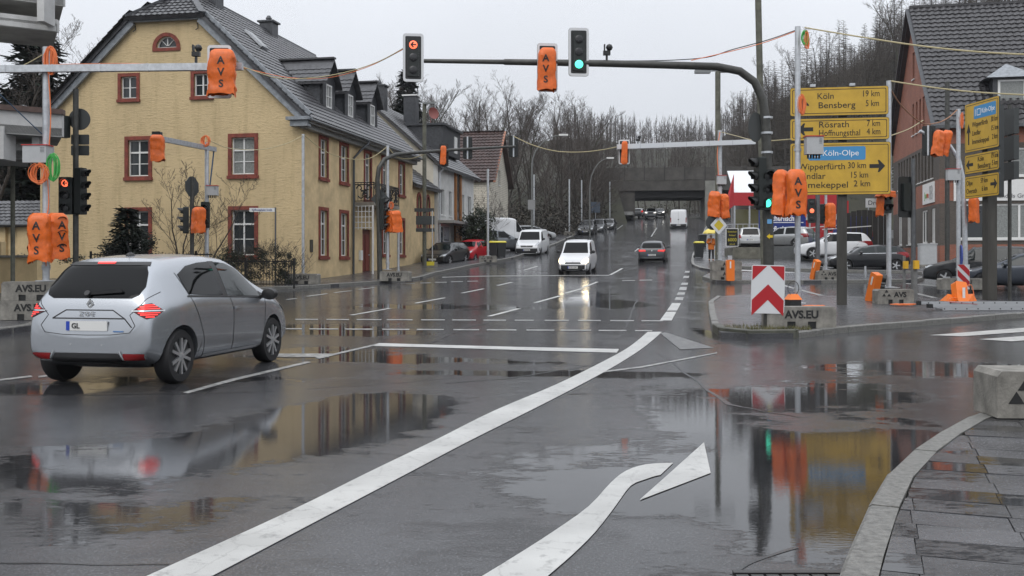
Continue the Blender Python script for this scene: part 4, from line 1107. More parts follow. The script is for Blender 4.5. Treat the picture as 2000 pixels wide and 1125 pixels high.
gl = [(-2.0, -1.1, 2.6, 4.6), (-4.7, -3.2, 2.6, 4.6), (-9.4, -8.2, 2.6, 4.6), (-12.4, -11.2, 2.6, 4.6)]
slits = [(-1.6 - .95 * i - .45, -1.6 - .95 * i, 6.4, 8.3) for i in range(12)]
sl2 = [(-4.0 - 1.05 * i - .5, -4.0 - 1.05 * i, 9.6, 11.6) for i in range(4)]
wall(bo, TGb, rect(-BD, 0, .7, 2.4), [], BR, 'plinth_band')
wall(bo, TGb, rect(-BD, 0, 2.4, 4.8), gl, BRD, 'grey_brick_band')
wall(bo, TGb, rect(-BD, 0, 4.8, 6.2), [], BR, 'red_brick_band')
wall(bo, TGb, rect(-BD, 0, 6.2, 8.5), slits, BRD, 'grey_brick_band')
wall(bo, TGb, [(-BD, 8.5), (0, 8.5), (0, BE), (-BD / 2, BA - .12), (-BD, BE)], [*sl2, (-7.6, -7.0, 13.2, 14.9)], BR, 'gable')
for w_ in gl: window(bo, TGb, *w_, rows=1, cols=2, fw=.09, depth=.06)
for w_ in slits + sl2 + [(-7.6, -7.0, 13.2, 14.9)]:
    q = MB(); q.prism(rect(*w_), -.28, -.22, TGb); wq = q.build('slit_window', GLASS, bo)
    q = MB(); q.prism(rect(w_[0] - .05, w_[1] + .05, w_[2] - .07, w_[2] - .004), -.1, .08, TGb); q.build('sill', WHITEP, wq)
kb = (BA - BE) / (BD / 2); sb = math.hypot(1, kb)
tiles(bo, (0, -.35, BE - .35 * kb + .1), (1, 0, 0), Vector((0, 1, kb)), [(-.3, 0), (BW, 0), (BW, (BD / 2 + .35) * sb), (-.3, (BD / 2 + .35) * sb)], .38, .42, TILED2, 300, amp=.06, lip=.07, key=lambda c: (c[0] > 8.5) * 100 + c[1])
tiles(bo, (0, BD + .35, BE - .35 * kb + .1), (-1, 0, 0), Vector((0, -1, kb)), [(-BW, 0), (.3, 0), (.3, (BD / 2 + .35) * sb), (-BW, (BD / 2 + .35) * sb)], 1.0, .6, TILED2, 0)
q = MB(); q.bar((-.3, BD / 2, BA + .1), (BW, BD / 2, BA + .1), .34, .16); q.build('ridge_capping', TILED2, bo)
q = MB(); q.bar((-.34, -.38, BE - .32), (-.34, BD / 2, BA - .02), .06, .35, up=(1, 0, 0)); q.bar((-.34, BD + .38, BE - .32), (-.34, BD / 2, BA - .02), .06, .35, up=(1, 0, 0)); q.build('verge_board', SLATE, bo)
q = MB(); q.box(-.3, BW, -.55, -.38, BE - .42, BE - .25); q.build('gutter', MATS['zinc_gutter'], bo)
for t in (4.1, 9.4):
    yf = 1.0; zt = BE + yf * kb
    c_ = MB(); c_.box(t - 1.0, t + 1.0, yf, yf + 2.2, zt - .2, zt + 1.5); dm = c_.build('dormer', SLATE, bo)
    Tf = TW((t, yf, 0), (1, 0, 0), (0, -1, 0))
    q = MB(); q.prism(rect(-.75, .75, zt - .05, zt + 1.3), .0, .06, Tf, [rect(-.62, .62, zt + .05, zt + 1.2)]); q.build('dormer_window', WHITEP, dm)
    q = MB(); q.prism(rect(-.62, .62, zt + .05, zt + 1.2), .0, .02, Tf); q.build('pane', CURTAIN, dm)
    q = MB()
    q.add([(t - 1.45, yf - .35, zt + 1.42), (t + 1.45, yf - .35, zt + 1.42), (t + .05, yf + 1.1, zt + 2.4), (t - .05, yf + 1.1, zt + 2.4), (t - 1.45, yf + 2.6, zt + 1.42), (t + 1.45, yf + 2.6, zt + 1.42), (t, yf + 3.0, zt + 2.4)],
          [(0, 1, 2, 3), (0, 3, 6, 4), (1, 5, 6, 2), (0, 4, 5, 1)])
    q.build('dormer_roof', LEAD, dm)
def board(root, T, u0, u1, z0, z1, m=WHITEP, out=.06):
    q = MB(); q.prism(rect(u0, u1, z0, z1), .012, out, T); return q.build('sign_board', m, root)
sgn = board(bo, TSb, .75, 5.35, 4.92, 6.02 + .1); sgn['label'] = 'white company sign board'
NAVY = mat('navy_lettering', (.01, .012, .06), .5)
text('c', .95, NAVY, sgn, (4.75, -.075, 5.60), bold=.02); text('Handels GmbH', .34, mat('grey_lettering', (.12, .12, .13), .5), sgn, (3.95, -.075, 5.18))
q = MB(); q.prism(rect(2.0, 2.75, 5.45, 5.58), .061, .066, TSb); q.prism([(2.0, 5.66), (2.4, 5.62), (2.75, 5.7), (2.75, 5.75), (2.4, 5.68)], .061, .066, TSb); q.build('logo', mat('blue_logo', (.05, .12, .45), .4), sgn)
s2 = board(bo, TGb, -4.3, -1.1, 4.95, 6.05 + .12); s2['label'] = 'white sign board with green and red letters'
for ch, uu, cm in (('J', -3.6, (.05, .35, .06)), ('o', -3.28, (.12, .4, .05)), ('v', -2.98, (.65, .18, .03)), ('e', -2.68, (.6, .03, .03))):
    text(ch, .55, mat('sign_letter_' + ch, cm, .5), s2, (-.075, -uu, 5.45), rot=(R(90), 0, R(-90)), bold=.012)
q = MB()
for cz in (5.35, 5.75):
    for cu in (-2.1, -1.7): q.tube([(-.072, -(cu + .17 * math.cos(t)), cz + .2 * math.sin(t)) for t in [2 * math.pi * i / 16 for i in range(16)]], .012, 4, closed=True)
q.build('logo', mat('grey_ring', (.2, .2, .2), .5), s2)
# stair and roofed landing behind the gable
ldg = empty('roofed_stair', (xat(1748, 72), 72, 0), ST, 'grey roofed outside stair with railing beside the brick gable', 'stair')
q = MB(); q.box(-1.2, 1.2, 0, 4, 6.6, 6.8); q.box(-1.2, -1.1, 0, .12, 2.2, 6.6); q.box(1.1, 1.2, 0, .12, 2.2, 6.6); q.build('landing', FAIRD, ldg)
for i in range(6):
    q = MB(); q.bar((-1.2, -.05, 6.9 + i * .22), (1.2, -.05, 7.5 + i * .22), .03, .05); q.build('rail', GALV, ldg)
q = MB(); q.add([(-1.6, -.6, 9.6), (1.6, -.6, 10.6), (1.6, 4, 10.6), (-1.6, 4, 9.6), (-1.6, -.6, 9.5), (1.6, -.6, 10.5), (1.6, 4, 10.5), (-1.6, 4, 9.5)], [(0, 1, 2, 3), (7, 6, 5, 4), (0, 4, 5, 1), (1, 5, 6, 2), (3, 2, 6, 7), (0, 3, 7, 4)]); q.build('roof', SLATE, ldg)

# ------------------------------------------------------------------ red and white shop behind the parking lot
shop = empty('fish_shop', (xat(1432, 92), 92, 0), ST * .4, 'red and white market shop with white sloping roof and blue fish sign', 'shop')
REDF = mat('red_fascia', (.42, .02, .025), .45, var=.1); WMET = mat('white_sheet_roof', (.66, .68, .70), .4, var=.06)
zt = lambda py: zat(py, 92)
q = MB(); q.add([(0, -.3, zt(376)), (3.6, -.3, zt(376)), (3.6, 4, zt(326)), (0, 4, zt(326)), (0, -.3, zt(378)), (3.6, -.3, zt(378)), (3.6, 4, zt(328)), (0, 4, zt(328))], [(0, 1, 2, 3), (7, 6, 5, 4), (0, 4, 5, 1), (1, 5, 6, 2), (0, 3, 7, 4)])
q.add([(3.7, .2, zt(372)), (12, .2, zt(372)), (12, 4, zt(330)), (3.7, 4, zt(330))], [(0, 1, 2, 3)]); q.build('roof', WMET, shop)
q = MB(); q.box(0, 9.5, -.5, -.3, zt(402), zt(377)); q.add([(-.6, -.8, zt(412)), (0, -.5, zt(402)), (0, -.5, zt(340)), (-.6, -.3, zt(385))], [(0, 1, 2, 3)]); q.build('fascia', REDF, shop)
q = MB(); q.box(0, 9.5, 1.2, 1.5, 3.4, zt(402)); q.build('wall', mat('shop_wall_grey', (.30, .30, .30), .7, var=.2), shop)
for i in range(7):
    q = MB(); q.box(i * 1.35, i * 1.35 + .14, -.45, -.31, 3.2, zt(402)); q.build('post', GALV, shop)
q = MB(); q.box(.3, 2.9, .9, 1.1, 4.4, zt(408)); q.build('shop_window', mat('lit_shop_glass', (.10, .10, .07), .1, emit=(.8, .75, .3), estr=.05), shop)
q = MB(); q.box(-.6, 2.2, -.6, -.56, 4.0, 4.06); q.box(-.6, 2.2, -.6, -.56, 4.45, 4.5); q.box(-.6, 2.2, -.6, -.56, 4.9, 4.96)
for i in range(7): q.box(-.6 + i * .46, -.56 + i * .46, -.6, -.56, 3.4, 4.96)
q.build('railing', GALV, shop)
bs = empty('blue_fish_sign', (xat(1482, 80), 80, 0), ST * .4, 'blue board advertising fish in white letters above the parked cars', 'sign')
z8 = lambda py: zat(py, 80)
q = MB(); q.box(0, 3.7, 0, .1, z8(462), z8(403)); q.build('sign_board', mat('fish_sign_blue', (.015, .035, .20), .4), bs)
q = MB(); q.box(.2, .3, .1, .2, 2.5, z8(410)); q.box(3.4, 3.5, .1, .2, 2.5, z8(410)); q.build('post', GALV, bs)
for s_, zz in (('Fischfilet', 414), ('Räucherfisch', 427), ('Backfisch', 448)): text(s_, .62, WHITEL, bs, (.25, -.01, z8(zz)), align='LEFT', bold=.02, sx=.8)
q = MB(); q.box(.2, 3.5, -.008, 0, z8(435.5), z8(434)); q.build('rule_line', WHITEL, bs)
rb_ = empty('sales_hall', (xat(1560, 92), 92, 0), 0, 'red and white sales hall wall behind the traffic lights', 'building')
q = MB(); q.box(0, 4.6, 0, 3, 3.4, zat(392, 92)); q.build('wall', REDF, rb_)
q = MB(); q.box(-.02, 4.62, -.05, 0, zat(430, 92), zat(418, 92)); q.build('white_band', WHITEP, rb_)
dsn = empty('print_shop_sign', at(1702, 396, 74), 0, 'white print shop sign between the big yellow sign and brick building', 'sign')
q = MB(); q.box(-.4, 1.1, 0, .08, -.35, .32); q.build('sign_board', WHITEP, dsn); text('Druck', .48, LETTER, dsn, (.35, -.01, -.02))
q = MB(); q.cyl((-.2, .06, -4), (-.2, .06, -.3), .04); q.cyl((.9, .06, -4), (.9, .06, -.3), .04); q.build('post', GALV, dsn)
# retaining wall of the lot
rw = empty('retaining_wall', (0, 0, 0), 0, 'mossy concrete retaining wall holding up the parking lot', 'wall')
A, B, C_ = Vector((xat(1415, 70), 70)), Vector((xat(1432, 66), 66)), Vector((xat(1572, 65), 65))
def seg(a, b_, z0a, z1a, m, th=.25):
    q = MB(); d = (b_ - a).normalized(); n_ = Vector((d.y, -d.x)) * -th
    q.prism(ccw([a, b_, b_ + n_, a + n_]), z0a, z1a); return q.build('wall_section', m, rw)
MOSSC = mat('mossy_concrete', (.13, .125, .10), .75, var=.35, vscale=2.2, bump=.3, bscale=30)
seg(A, B, 1.2, 2.42, MOSSC); seg(B, B.lerp(C_, .55), 1.0, 2.44, MOSSC); seg(B.lerp(C_, .552), C_, 1.0, 2.50, mat('dark_concrete_panel', (.085, .09, .09), .6, var=.2))
seg(C_ + Vector((.1, 0)), Vector((xat(1600, 68), 68)), 1.0, 2.3, MOSSC)
fn = empty('dark_screen_fence', (xat(1650, 68), 68, 0), ST * .5, 'dark slatted screen fence below the blue van', 'fence')
for i in range(9):
    q = MB(); q.box(-.3 + i * .36, -.3 + i * .36 + .33, 0, .04, 1.6, zat(420, 68) + .35 * math.sin(math.pi * i / 8)); q.build('slat', mat('dark_fence_wood', (.02, .018, .016), .6, var=.3), fn)
rl = empty('lot_railing', (xat(1560, 67), 67, 0), 0, 'green and white railing along the edge of the parking lot', 'railing')
q = MB(); q.bar((0, 0, zat(447, 67)), (3.2, .3, zat(438, 67)), .05, .06); q.bar((1.6, .1, zat(448, 67)), (5.0, .4, zat(441, 67)), .05, .06); q.build('rail', WHITEP, rl)
for i in range(4):
    q = MB(); q.bar((i * 1.0, i * .1, 1.9), (i * 1.0, i * .1, zat(445, 67)), .05, .05); q.build('post', mat('green_post', (.03, .08, .05), .5), rl)

# ------------------------------------------------------------------ railway bridge
brg = empty('railway_bridge', (xc(150), 150, 0), ST * .55, 'dark girder bridge carrying the line over the street', 'bridge')
DKC = mat('dark_stained_concrete', (.065, .060, .054), .85, var=.35, vscale=.6); DKS = mat('dark_bridge_steel', (.018, .017, .017), .7, var=.3)
q = MB(); q.box(-16, 34, 0, .5, zat(372, 150), zat(352, 150)); q.box(-16, 34, 9.5, 10, zat(372, 150), zat(352, 150)); q.build('girder', DKC, brg)
q = MB(); q.box(-16, 26, .5, 9.5, zat(366, 150), zat(356, 150)); q.build('deck', DKC, brg)
for i in range(5): q = MB(); q.box(-9, 8, 1 + i * 1.9, 1.5 + i * 1.9, zat(385, 150), zat(367, 150)); q.build('cross_beam', DKS, brg)
for i in range(17):
    q = MB(); q.box(-16 + i * 3, -16 + i * 3 + 2.94, -.1, .02, zat(351, 150), zat(327, 150)); q.build('parapet_panel', DKC, brg)
for i in range(18):
    q = MB(); q.box(-16.04 + i * 3, -15.94 + i * 3, -.16, -.05, zat(352, 150), zat(325, 150)); q.build('parapet_post', DKS, brg)
q = MB(); q.box(-8, -5.4, .3, 9.7, 6.5, zat(372, 150)); q.build('abutment', DKC, brg)
q = MB(); q.box(5.0, 6.9, -.6, 9.7, 6.5, zat(354, 150)); q.build('abutment', mat('pale_abutment', (.20, .20, .18), .8, var=.2, vscale=.8), brg)
q = MB(); q.box(6.9, 16, 1.5, 9.7, 6.5, zat(372, 150)); q.build('wing_wall', DKC, brg)
for sd, nm in ((-1, 'embankment_left'), (1, 'embankment_right')):
    q = MB(); x0 = xc(150) + sd * (8 if sd < 0 else 8.5); x1 = xc(150) + sd * 90
    prof = [(136 if sd < 0 else 146, 6.2), (151, 13.2), (160, 13.2), (176, 7)]
    vv = []
    n = 12
    for i in range(n + 1):
        x = x0 + (x1 - x0) * i / n
        for (y, z) in prof: vv.append((x, y + x * -.1 + xc(150) * .1, max(z, 0) + .5 * noise.noise(Vector((x * .2, y * .2, 3)))))
    q.add(vv, [((i * 4 + j, (i + 1) * 4 + j, (i + 1) * 4 + j + 1, i * 4 + j + 1) if sd > 0 else (i * 4 + j, i * 4 + j + 1, (i + 1) * 4 + j + 1, (i + 1) * 4 + j)) for i in range(n) for j in range(3)])
    tag(q.build(nm, GROUNDM, smooth=50), kind='structure')
# ================================================================== TREES AND SHRUBS
BARK = mat('wet_bark', (.042, .035, .028), .8, var=.35, vscale=3, bump=.4, bscale=12)
BARKG = mat('mossy_bark', (.040, .042, .024), .85, var=.35, vscale=3)
TWIG = mat('bare_twigs', (.060, .048, .040), .8, var=.3, vscale=.6)
TWIGD = mat('larch_twigs', (.060, .050, .038), .85, var=.35, vscale=.5)
NEEDLE = mat('spruce_needles', (.012, .020, .012), .7, var=.45, vscale=.9)
LAUREL = mat('laurel_leaves', (.018, .028, .011), .4, var=.5, vscale=2.0)
IVY = mat('ivy_and_bramble', (.026, .028, .014), .7, var=.55, vscale=.25, col2=(.055, .040, .026))
def seg3(b, p, q, r0, r1, n=3): b.cyl(p, q, r0, r1, n, caps=False)
def bare_tree(seed, H, spread=1.0, trunk_r=.17, first=.28, n1=13, n2=6, n3=5, n4=3, up=.55, multi=1, twig=.011):
    r = random.Random(seed); tr, cr = MB(), MB()
    def rv():
        a = r.uniform(0, 6.283); return Vector((math.cos(a), math.sin(a), 0))
    def grow(p, d, L, rad, lvl, nseg):
        pts = [p.copy()]
        for i in range(nseg):
            d = (d + Vector((r.gauss(0, .10), r.gauss(0, .10), r.gauss(0, .05) + (.07 if lvl else .02)))).normalized()
            p = p + d * L / nseg; pts.append(p.copy())
        for i in range(nseg):
            a, c = rad * (1 - i / nseg * .75), rad * (1 - (i + 1) / nseg * .75)
            seg3(tr if lvl == 0 else cr, pts[i], pts[i + 1], max(a, twig * .8), max(c, twig * .6), 7 if lvl == 0 else (4 if lvl == 1 else 3))
        if lvl >= 4: return
        n = (n1, n2, n3, n4)[lvl]
        for k in range(n):
            t = (first + (1 - first) * (k + r.random() * .6) / n) if lvl == 0 else (.2 + .8 * (k + r.random() * .5) / n)
            t = min(t, .99); i = min(int(t * nseg), nseg - 1); q = pts[i].lerp(pts[i + 1], t * nseg - i)
            dd = (pts[i + 1] - pts[i]).normalized(); side = rv()
            if lvl: side = (side + Vector((0, 0, r.uniform(-.4, .9)))).normalized()
            nd = (dd * (up + (.25 * t if lvl == 0 else .2)) + side * (.85 - .35 * (t if lvl == 0 else 0))).normalized()
            ln = L * ((.50 * spread * (1.15 - .75 * t)) if lvl == 0 else (.52 * (1.1 - .5 * t))) * r.uniform(.7, 1.2)
            grow(q, nd, ln, rad * (1 - .75 * t) * (.5 if lvl == 0 else .55), lvl + 1, 4 if lvl < 2 else (3 if lvl == 2 else 2))
    for m_ in range(multi):
        a = 6.28 * m_ / multi + r.random(); lean = Vector((math.cos(a), math.sin(a), 0)) * (.16 if multi > 1 else .04)
        grow(Vector((lean.x * 1.5, lean.y * 1.5, -.3)), (Vector((0, 0, 1)) + lean).normalized(), H * (1 if multi == 1 else r.uniform(.85, 1)), trunk_r, 0, 8)
    return tr.mesh('trunk'), cr.mesh('crown')
def larch(seed, H, needles=False):
    r = random.Random(seed); tr, cr = MB(), MB()
    for i in range(6): seg3(tr, (0, 0, H * i / 6 - (.3 if i == 0 else 0)), (0, 0, H * (i + 1) / 6), .16 * (1 - i / 6) + .015, .16 * (1 - (i + 1) / 6) + .012, 6)
    n = int(H * 7)
    for k in range(n):
        t = .22 + .78 * k / n; z = H * t; L = (1.05 - t) * H * .20 * r.uniform(.55, 1.15) + .2
        a = k * 2.4 + r.random(); d = Vector((math.cos(a), math.sin(a), r.uniform(-.1, .30))); p = Vector((0, 0, z))
        e = p + d * L; seg3(cr, p, e, .025, .010)
        for j in range(9):
            q = p.lerp(e, .15 + .85 * j / 9); s = 1 if j % 2 else -1
            dd = Vector((math.cos(a + s * 1.0), math.sin(a + s * 1.0), r.uniform(-.5, .5)))
            seg3(cr, q, q + dd * L * .34 * r.uniform(.5, 1.2), .012, .006)
    return tr.mesh('trunk'), cr.mesh('crown')
def spruce(seed, H, Rb, dens=1.0):
    r = random.Random(seed); tr, cr = MB(), MB()
    for i in range(5): seg3(tr, (0, 0, H * i / 5 - (.3 if i == 0 else 0)), (0, 0, H * (i + 1) / 5), .22 * (1 - i / 5) + .02, .22 * (1 - (i + 1) / 5) + .015, 6)
    n = int(H * 11 * dens)
    for k in range(n):
        t = .04 + .95 * k / n; z = H * t; L = (1 - t) ** .85 * Rb * r.uniform(.65, 1.15) + .15
        a = k * 2.4 + r.random() * .7; droop = -.35 + .55 * t
        p = Vector((0, 0, z)); nb = max(3, int(L / .22))
        for j in range(nb):
            f = (j + 1) / nb; q = p + Vector((math.cos(a) * L * f, math.sin(a) * L * f, droop * L * f * f + .12 * L * f))
            w = (.30 * (1.15 - f * .6) + .1) * max(1, H / 7)
            for m_ in range(3):
                a2 = a + r.uniform(-1.3, 1.3); u = Vector((math.cos(a2), math.sin(a2), r.uniform(-.5, .25))) * w * r.uniform(.7, 1.3)
                v = Vector((-math.sin(a2), math.cos(a2), r.uniform(-.4, .4))) * w * .30
                cr.add([q - v, q + v, q + u + v * .2, q + u - v * .2], [(0, 1, 2, 3)])
    return tr.mesh('trunk'), cr.mesh('crown')
def leaf_bush(seed, rx, ry, rz, n, leaf, flat=.5):
    r = random.Random(seed); b = MB()
    clumps = []
    for i in range(max(8, n // 90)):
        u = Vector((r.gauss(0, 1), r.gauss(0, 1), r.gauss(0, 1))).normalized() * (r.random() ** .4)
        clumps.append(Vector((u.x * rx, u.y * ry, rz + u.z * rz)))
    for i in range(n):
        c = r.choice(clumps); p = c + Vector((r.gauss(0, rx * .11), r.gauss(0, ry * .11), r.gauss(0, rz * .10)))
        if p.z < .02: p.z = r.uniform(.02, .3)
        a = r.uniform(0, 6.28); u = Vector((math.cos(a), math.sin(a), r.uniform(-.6, .8))).normalized() * leaf * r.uniform(.6, 1.3)
        v = u.cross(Vector((r.gauss(0, 1), r.gauss(0, 1), r.gauss(0, 1)))).normalized() * leaf * flat * .5
        b.add([p, p + u * .5 + v, p + u, p + u * .5 - v], [(0, 1, 2, 3)])
    return b.mesh('foliage')
def plant(name, loc, meshes, mats, rz, sc, label, cat, group=None, parts=('trunk', 'crown')):
    e = empty(name, loc, rz, label, cat, group); e.scale = (sc, sc, sc)
    for me, m, pn in zip(meshes, mats, parts): put(pn, me, m, e)
    return e
BT = [bare_tree(11, 14, .95, .17, .22), bare_tree(12, 15, .8, .16, .30, up=.75), bare_tree(13, 13, 1.1, .18, .2, n1=14), bare_tree(14, 14, .85, .12, .2, multi=3, n1=9, n2=5), bare_tree(15, 15, .6, .14, .35, up=.95), bare_tree(16, 12, 1.0, .11, .12, multi=4, n1=8, n2=5)]
LT = [larch(21, 15), larch(22, 17), larch(23, 13), larch(24, 16)]
SP = [spruce(31, 15, 3.4, 1.7), spruce(32, 13, 3.0, 1.7)]
def tz(x, y): return terrain(x, y) - .2
# trees along the left bank of the street, towards the bridge
bank = [(985, 112, 14.5, 1), (1005, 106, 13, 0), (1030, 118, 15, 4), (1050, 108, 14, 3), (1075, 122, 16, 1), (1098, 112, 14, 2), (1112, 128, 16.5, 4), (1135, 118, 14, 3), (1150, 130, 15, 0), (1168, 124, 13, 5), (1185, 134, 13, 2), (1205, 138, 11, 5), (960, 125, 15, 4), (1020, 135, 17, 0), (1062, 138, 17, 1), (1088, 133, 14, 5), (1125, 140, 15, 2), (1160, 143, 14, 1), (1195, 143, 10.5, 3), (1222, 142, 9.5, 5)]
ORD = ['first', 'second', 'third', 'fourth', 'fifth', 'sixth', 'seventh', 'eighth', 'ninth', 'tenth', 'eleventh', 'twelfth', 'thirteenth', 'fourteenth', 'fifteenth', 'sixteenth', 'seventeenth', 'eighteenth', 'nineteenth', 'twentieth']
for no_, (px, d, hh, k) in enumerate(sorted(bank)):
    x = xat(px, d); base = (14, 15, 13, 14, 15, 12)[k]
    if x > xc(d) - 9: x = xc(d) - 9 - rnd.random() * 2
    plant('bare_tree', (x, d, tz(x, d)), BT[k], (BARKG if rnd.random() < .4 else BARK, TWIG), rnd.uniform(0, 6.28), hh / base * rnd.uniform(.95, 1.05), 'leafless tree on the left bank before the bridge, %s from the left of the row' % ORD[no_], 'tree', 'bare trees on the left bank')
wood = []
for i in range(46):
    px = 700 + 300 * ((i * .618) % 1); d = rnd.uniform(118, 165); wood.append((px, d))
for px, d in wood:
    x = xat(px, d); k = rnd.choice((0, 1, 2, 4, 4, 1)); 
    plant('bare_tree', (x, d, tz(x, d)), BT[k], (BARK, TWIG), rnd.uniform(0, 6.28), rnd.uniform(.92, 1.12), 'leafless tree in the wood behind the houses on the left', 'tree', 'bare trees behind the left houses')
for px, d, k, sc_, lab in [(795, 112, 0, 1.13, 'dark conical spruce rising behind the grey house roofs'), (70, 62, 1, 1.28, 'large dark spruce behind the balconies at the left edge'), (20, 70, 0, .8, 'smaller dark spruce half hidden by the left balconies')]:
    x = xat(px, d); plant('spruce_tree', (x, d, tz(x, d)), SP[k], (BARK, NEEDLE), rnd.random() * 6, sc_, lab, 'tree')
for px, d, k, sc_, lb_ in [(200, 72, 2, 1.05, 'leafless tree above the left verge of the yellow house, the middle one'), (250, 78, 0, 1.1, 'leafless tree above the left verge of the yellow house, nearest its hip'), (10, 60, 3, .95, 'leafless tree at the left edge between the two balcony levels'), (150, 70, 5, 1.1, 'low branching leafless tree beside the large left spruce'), (-30, 55, 1, .9, 'leafless tree cut by the left edge behind the balconies'), (740, 115, 4, .95, 'slim leafless tree right of the last dormer, the left of two'), (762, 120, 4, 1.0, 'slim leafless tree beside the conical spruce, the right of two')]:
    x = xat(px, d); plant('bare_tree', (x, d, tz(x, d)), BT[k], (BARK, TWIG), rnd.random() * 6, sc_, lb_, 'tree', 'bare trees behind the yellow house')
# larches and bare trees on the hillside to the right
n = 0; tries = 0
while n < 290 and tries < 9000:
    tries += 1
    d = 152 + 150 * rnd.random() ** 1.2; px = rnd.uniform(1215, 2010); x = xat(px, d); s = x - xc(d)
    if s < 9 and d < 215: continue
    if d < 158 and s < 17: continue
    if px < 1300 or (px < 1360 and d < 230): continue
    n += 1
    if rnd.random() < .55 and px > 1400: m_ = (rnd.choice(LT), (BARK, TWIGD)); nm = 'larch_tree'; lb_ = 'bare larch on the wooded hillside right of the bridge'; gp = 'larches on the right hillside'
    else: m_ = (BT[rnd.choice((1, 4, 0, 2))], (BARK, TWIG)); nm = 'bare_tree'; lb_ = 'leafless broadleaf tree on the wooded hillside right of the bridge'; gp = 'bare trees on the right hillside'
    plant(nm, (x, d, tz(x, d)), m_[0], m_[1], rnd.uniform(0, 6.28), rnd.uniform(.85, 1.2) * (.62 if px < 1400 else 1.05), lb_, 'tree', gp)
x, d = xat(1325, 205), 205; plant('bare_tree', (x, d, tz(x, d)), BT[2], (BARK, TWIG), .4, 1.15, 'tall rounded leafless tree standing alone on the skyline above the bridge', 'tree')
# far wood that closes the valley: one mass
fw = MB(); r_ = random.Random(5)
for i in range(420):
    y = r_.uniform(300, 440); px = r_.uniform(1080, 1520); x = xat(px, y); z = terrain(x, y); H = r_.uniform(8, 14)
    fw.cyl((x, y, z), (x, y, z + H * .6), .16, .08, 3, caps=False)
    for k in range(30):
        t = r_.random(); a = r_.uniform(0, 6.28); p = Vector((x, y, z + H * (.3 + .6 * t)))
        fw.cyl(p, p + Vector((math.cos(a) * 2.0 * (1.1 - t), math.sin(a) * 2.0 * (1.1 - t), r_.uniform(.6, 2.4))), .05, .02, 3, caps=False)
tag(fw.build('far_wood', TWIG), 'hazy leafless wood closing the valley beyond the bridge', 'wood', kind='stuff')
hw_ = MB()
for i in range(1500):
    y = r_.uniform(160, 300); px = r_.uniform(1225, 2010); x = xat(px, y)
    if (x - xc(y) < 10 and y < 230) or px < 1340: continue
    z = terrain(x, y); H = r_.uniform(6, 13)
    hw_.cyl((x, y, z), (x + r_.uniform(-.4, .4), y, z + H), .09, .02, 3, caps=False)
    for k in range(22):
        t = r_.random(); a = r_.uniform(0, 6.28); p = Vector((x, y, z + H * (.2 + .75 * t))); L = (1.15 - t) * 1.7
        hw_.cyl(p, p + Vector((math.cos(a) * L, math.sin(a) * L, r_.uniform(.1, 1.3))), .025, .010, 3, caps=False)
tag(hw_.build('hillside_thicket', TWIGD), 'dense brown thicket of young stems filling the right hillside', 'thicket', kind='stuff')
# trees seen through the bridge
for no_, (px, d, k) in enumerate(sorted([(1262, 188, 1), (1283, 200, 4), (1300, 192, 1), (1322, 205, 0), (1346, 186, 4), (1358, 196, 1), (1366, 184, 2), (1250, 196, 0)])):
    x = xat(px, d); plant('bare_tree', (x, d, tz(x, d)), BT[k], (BARKG, TWIG), rnd.random() * 6, .9, 'leafless tree seen through the bridge opening, %s from the left' % ORD[no_], 'tree', 'trees beyond the bridge')
# undergrowth on banks and hillside
ug = MB(); r_ = random.Random(9)
def tuft(p, size, n, leaf):
    for k in range(n):
        q = p + Vector((r_.gauss(0, size * .5), r_.gauss(0, size * .5), abs(r_.gauss(0, size * .55))))
        a = r_.uniform(0, 6.28); u = Vector((math.cos(a), math.sin(a), r_.uniform(-.3, 1.2))).normalized() * leaf * r_.uniform(.5, 1.5)
        v = Vector((-math.sin(a), math.cos(a), r_.uniform(-.5, .5))) * leaf * .22
        ug.add([q - v, q + v, q + u], [(0, 1, 2)])
for i in range(520):
    d = r_.uniform(92, 148); s = -9.5 - 34 * r_.random() ** 1.8; x = xc(d) + s
    if xat(930, d) > x: continue
    if d < 100 and s > -14: continue
    tuft(Vector((x, d, terrain(x, d) + .1)), r_.uniform(1.2, 3.0), 100, .30)
for i in range(420):
    d = r_.uniform(145, 230); px = r_.uniform(1180, 2000); x = xat(px, d)
    if x - xc(d) < 7.5 and d < 200: continue
    tuft(Vector((x, d, terrain(x, d) + .2)), r_.uniform(1.5, 3.5), 60, .45)
for sd in (-1, 1):
    for i in range(150):
        x = xc(150) + sd * (9 + 60 * r_.random()); y = r_.uniform(140, 158) - (x - xc(150)) * .1
        tuft(Vector((x, y, 7 + 6.2 * sstep(138, 151, y + (x - xc(150)) * .1))), r_.uniform(1.2, 2.6), 80, .32)
for i in range(140):
    d = r_.uniform(104, 122); px = r_.uniform(690, 960); x = xat(px, d); tuft(Vector((x, d, terrain(x, d) + .2)), 2.6, 60, .4)
tag(ug.build('undergrowth', IVY), 'dark tangled undergrowth covering the banks and hillside', 'undergrowth', kind='stuff')
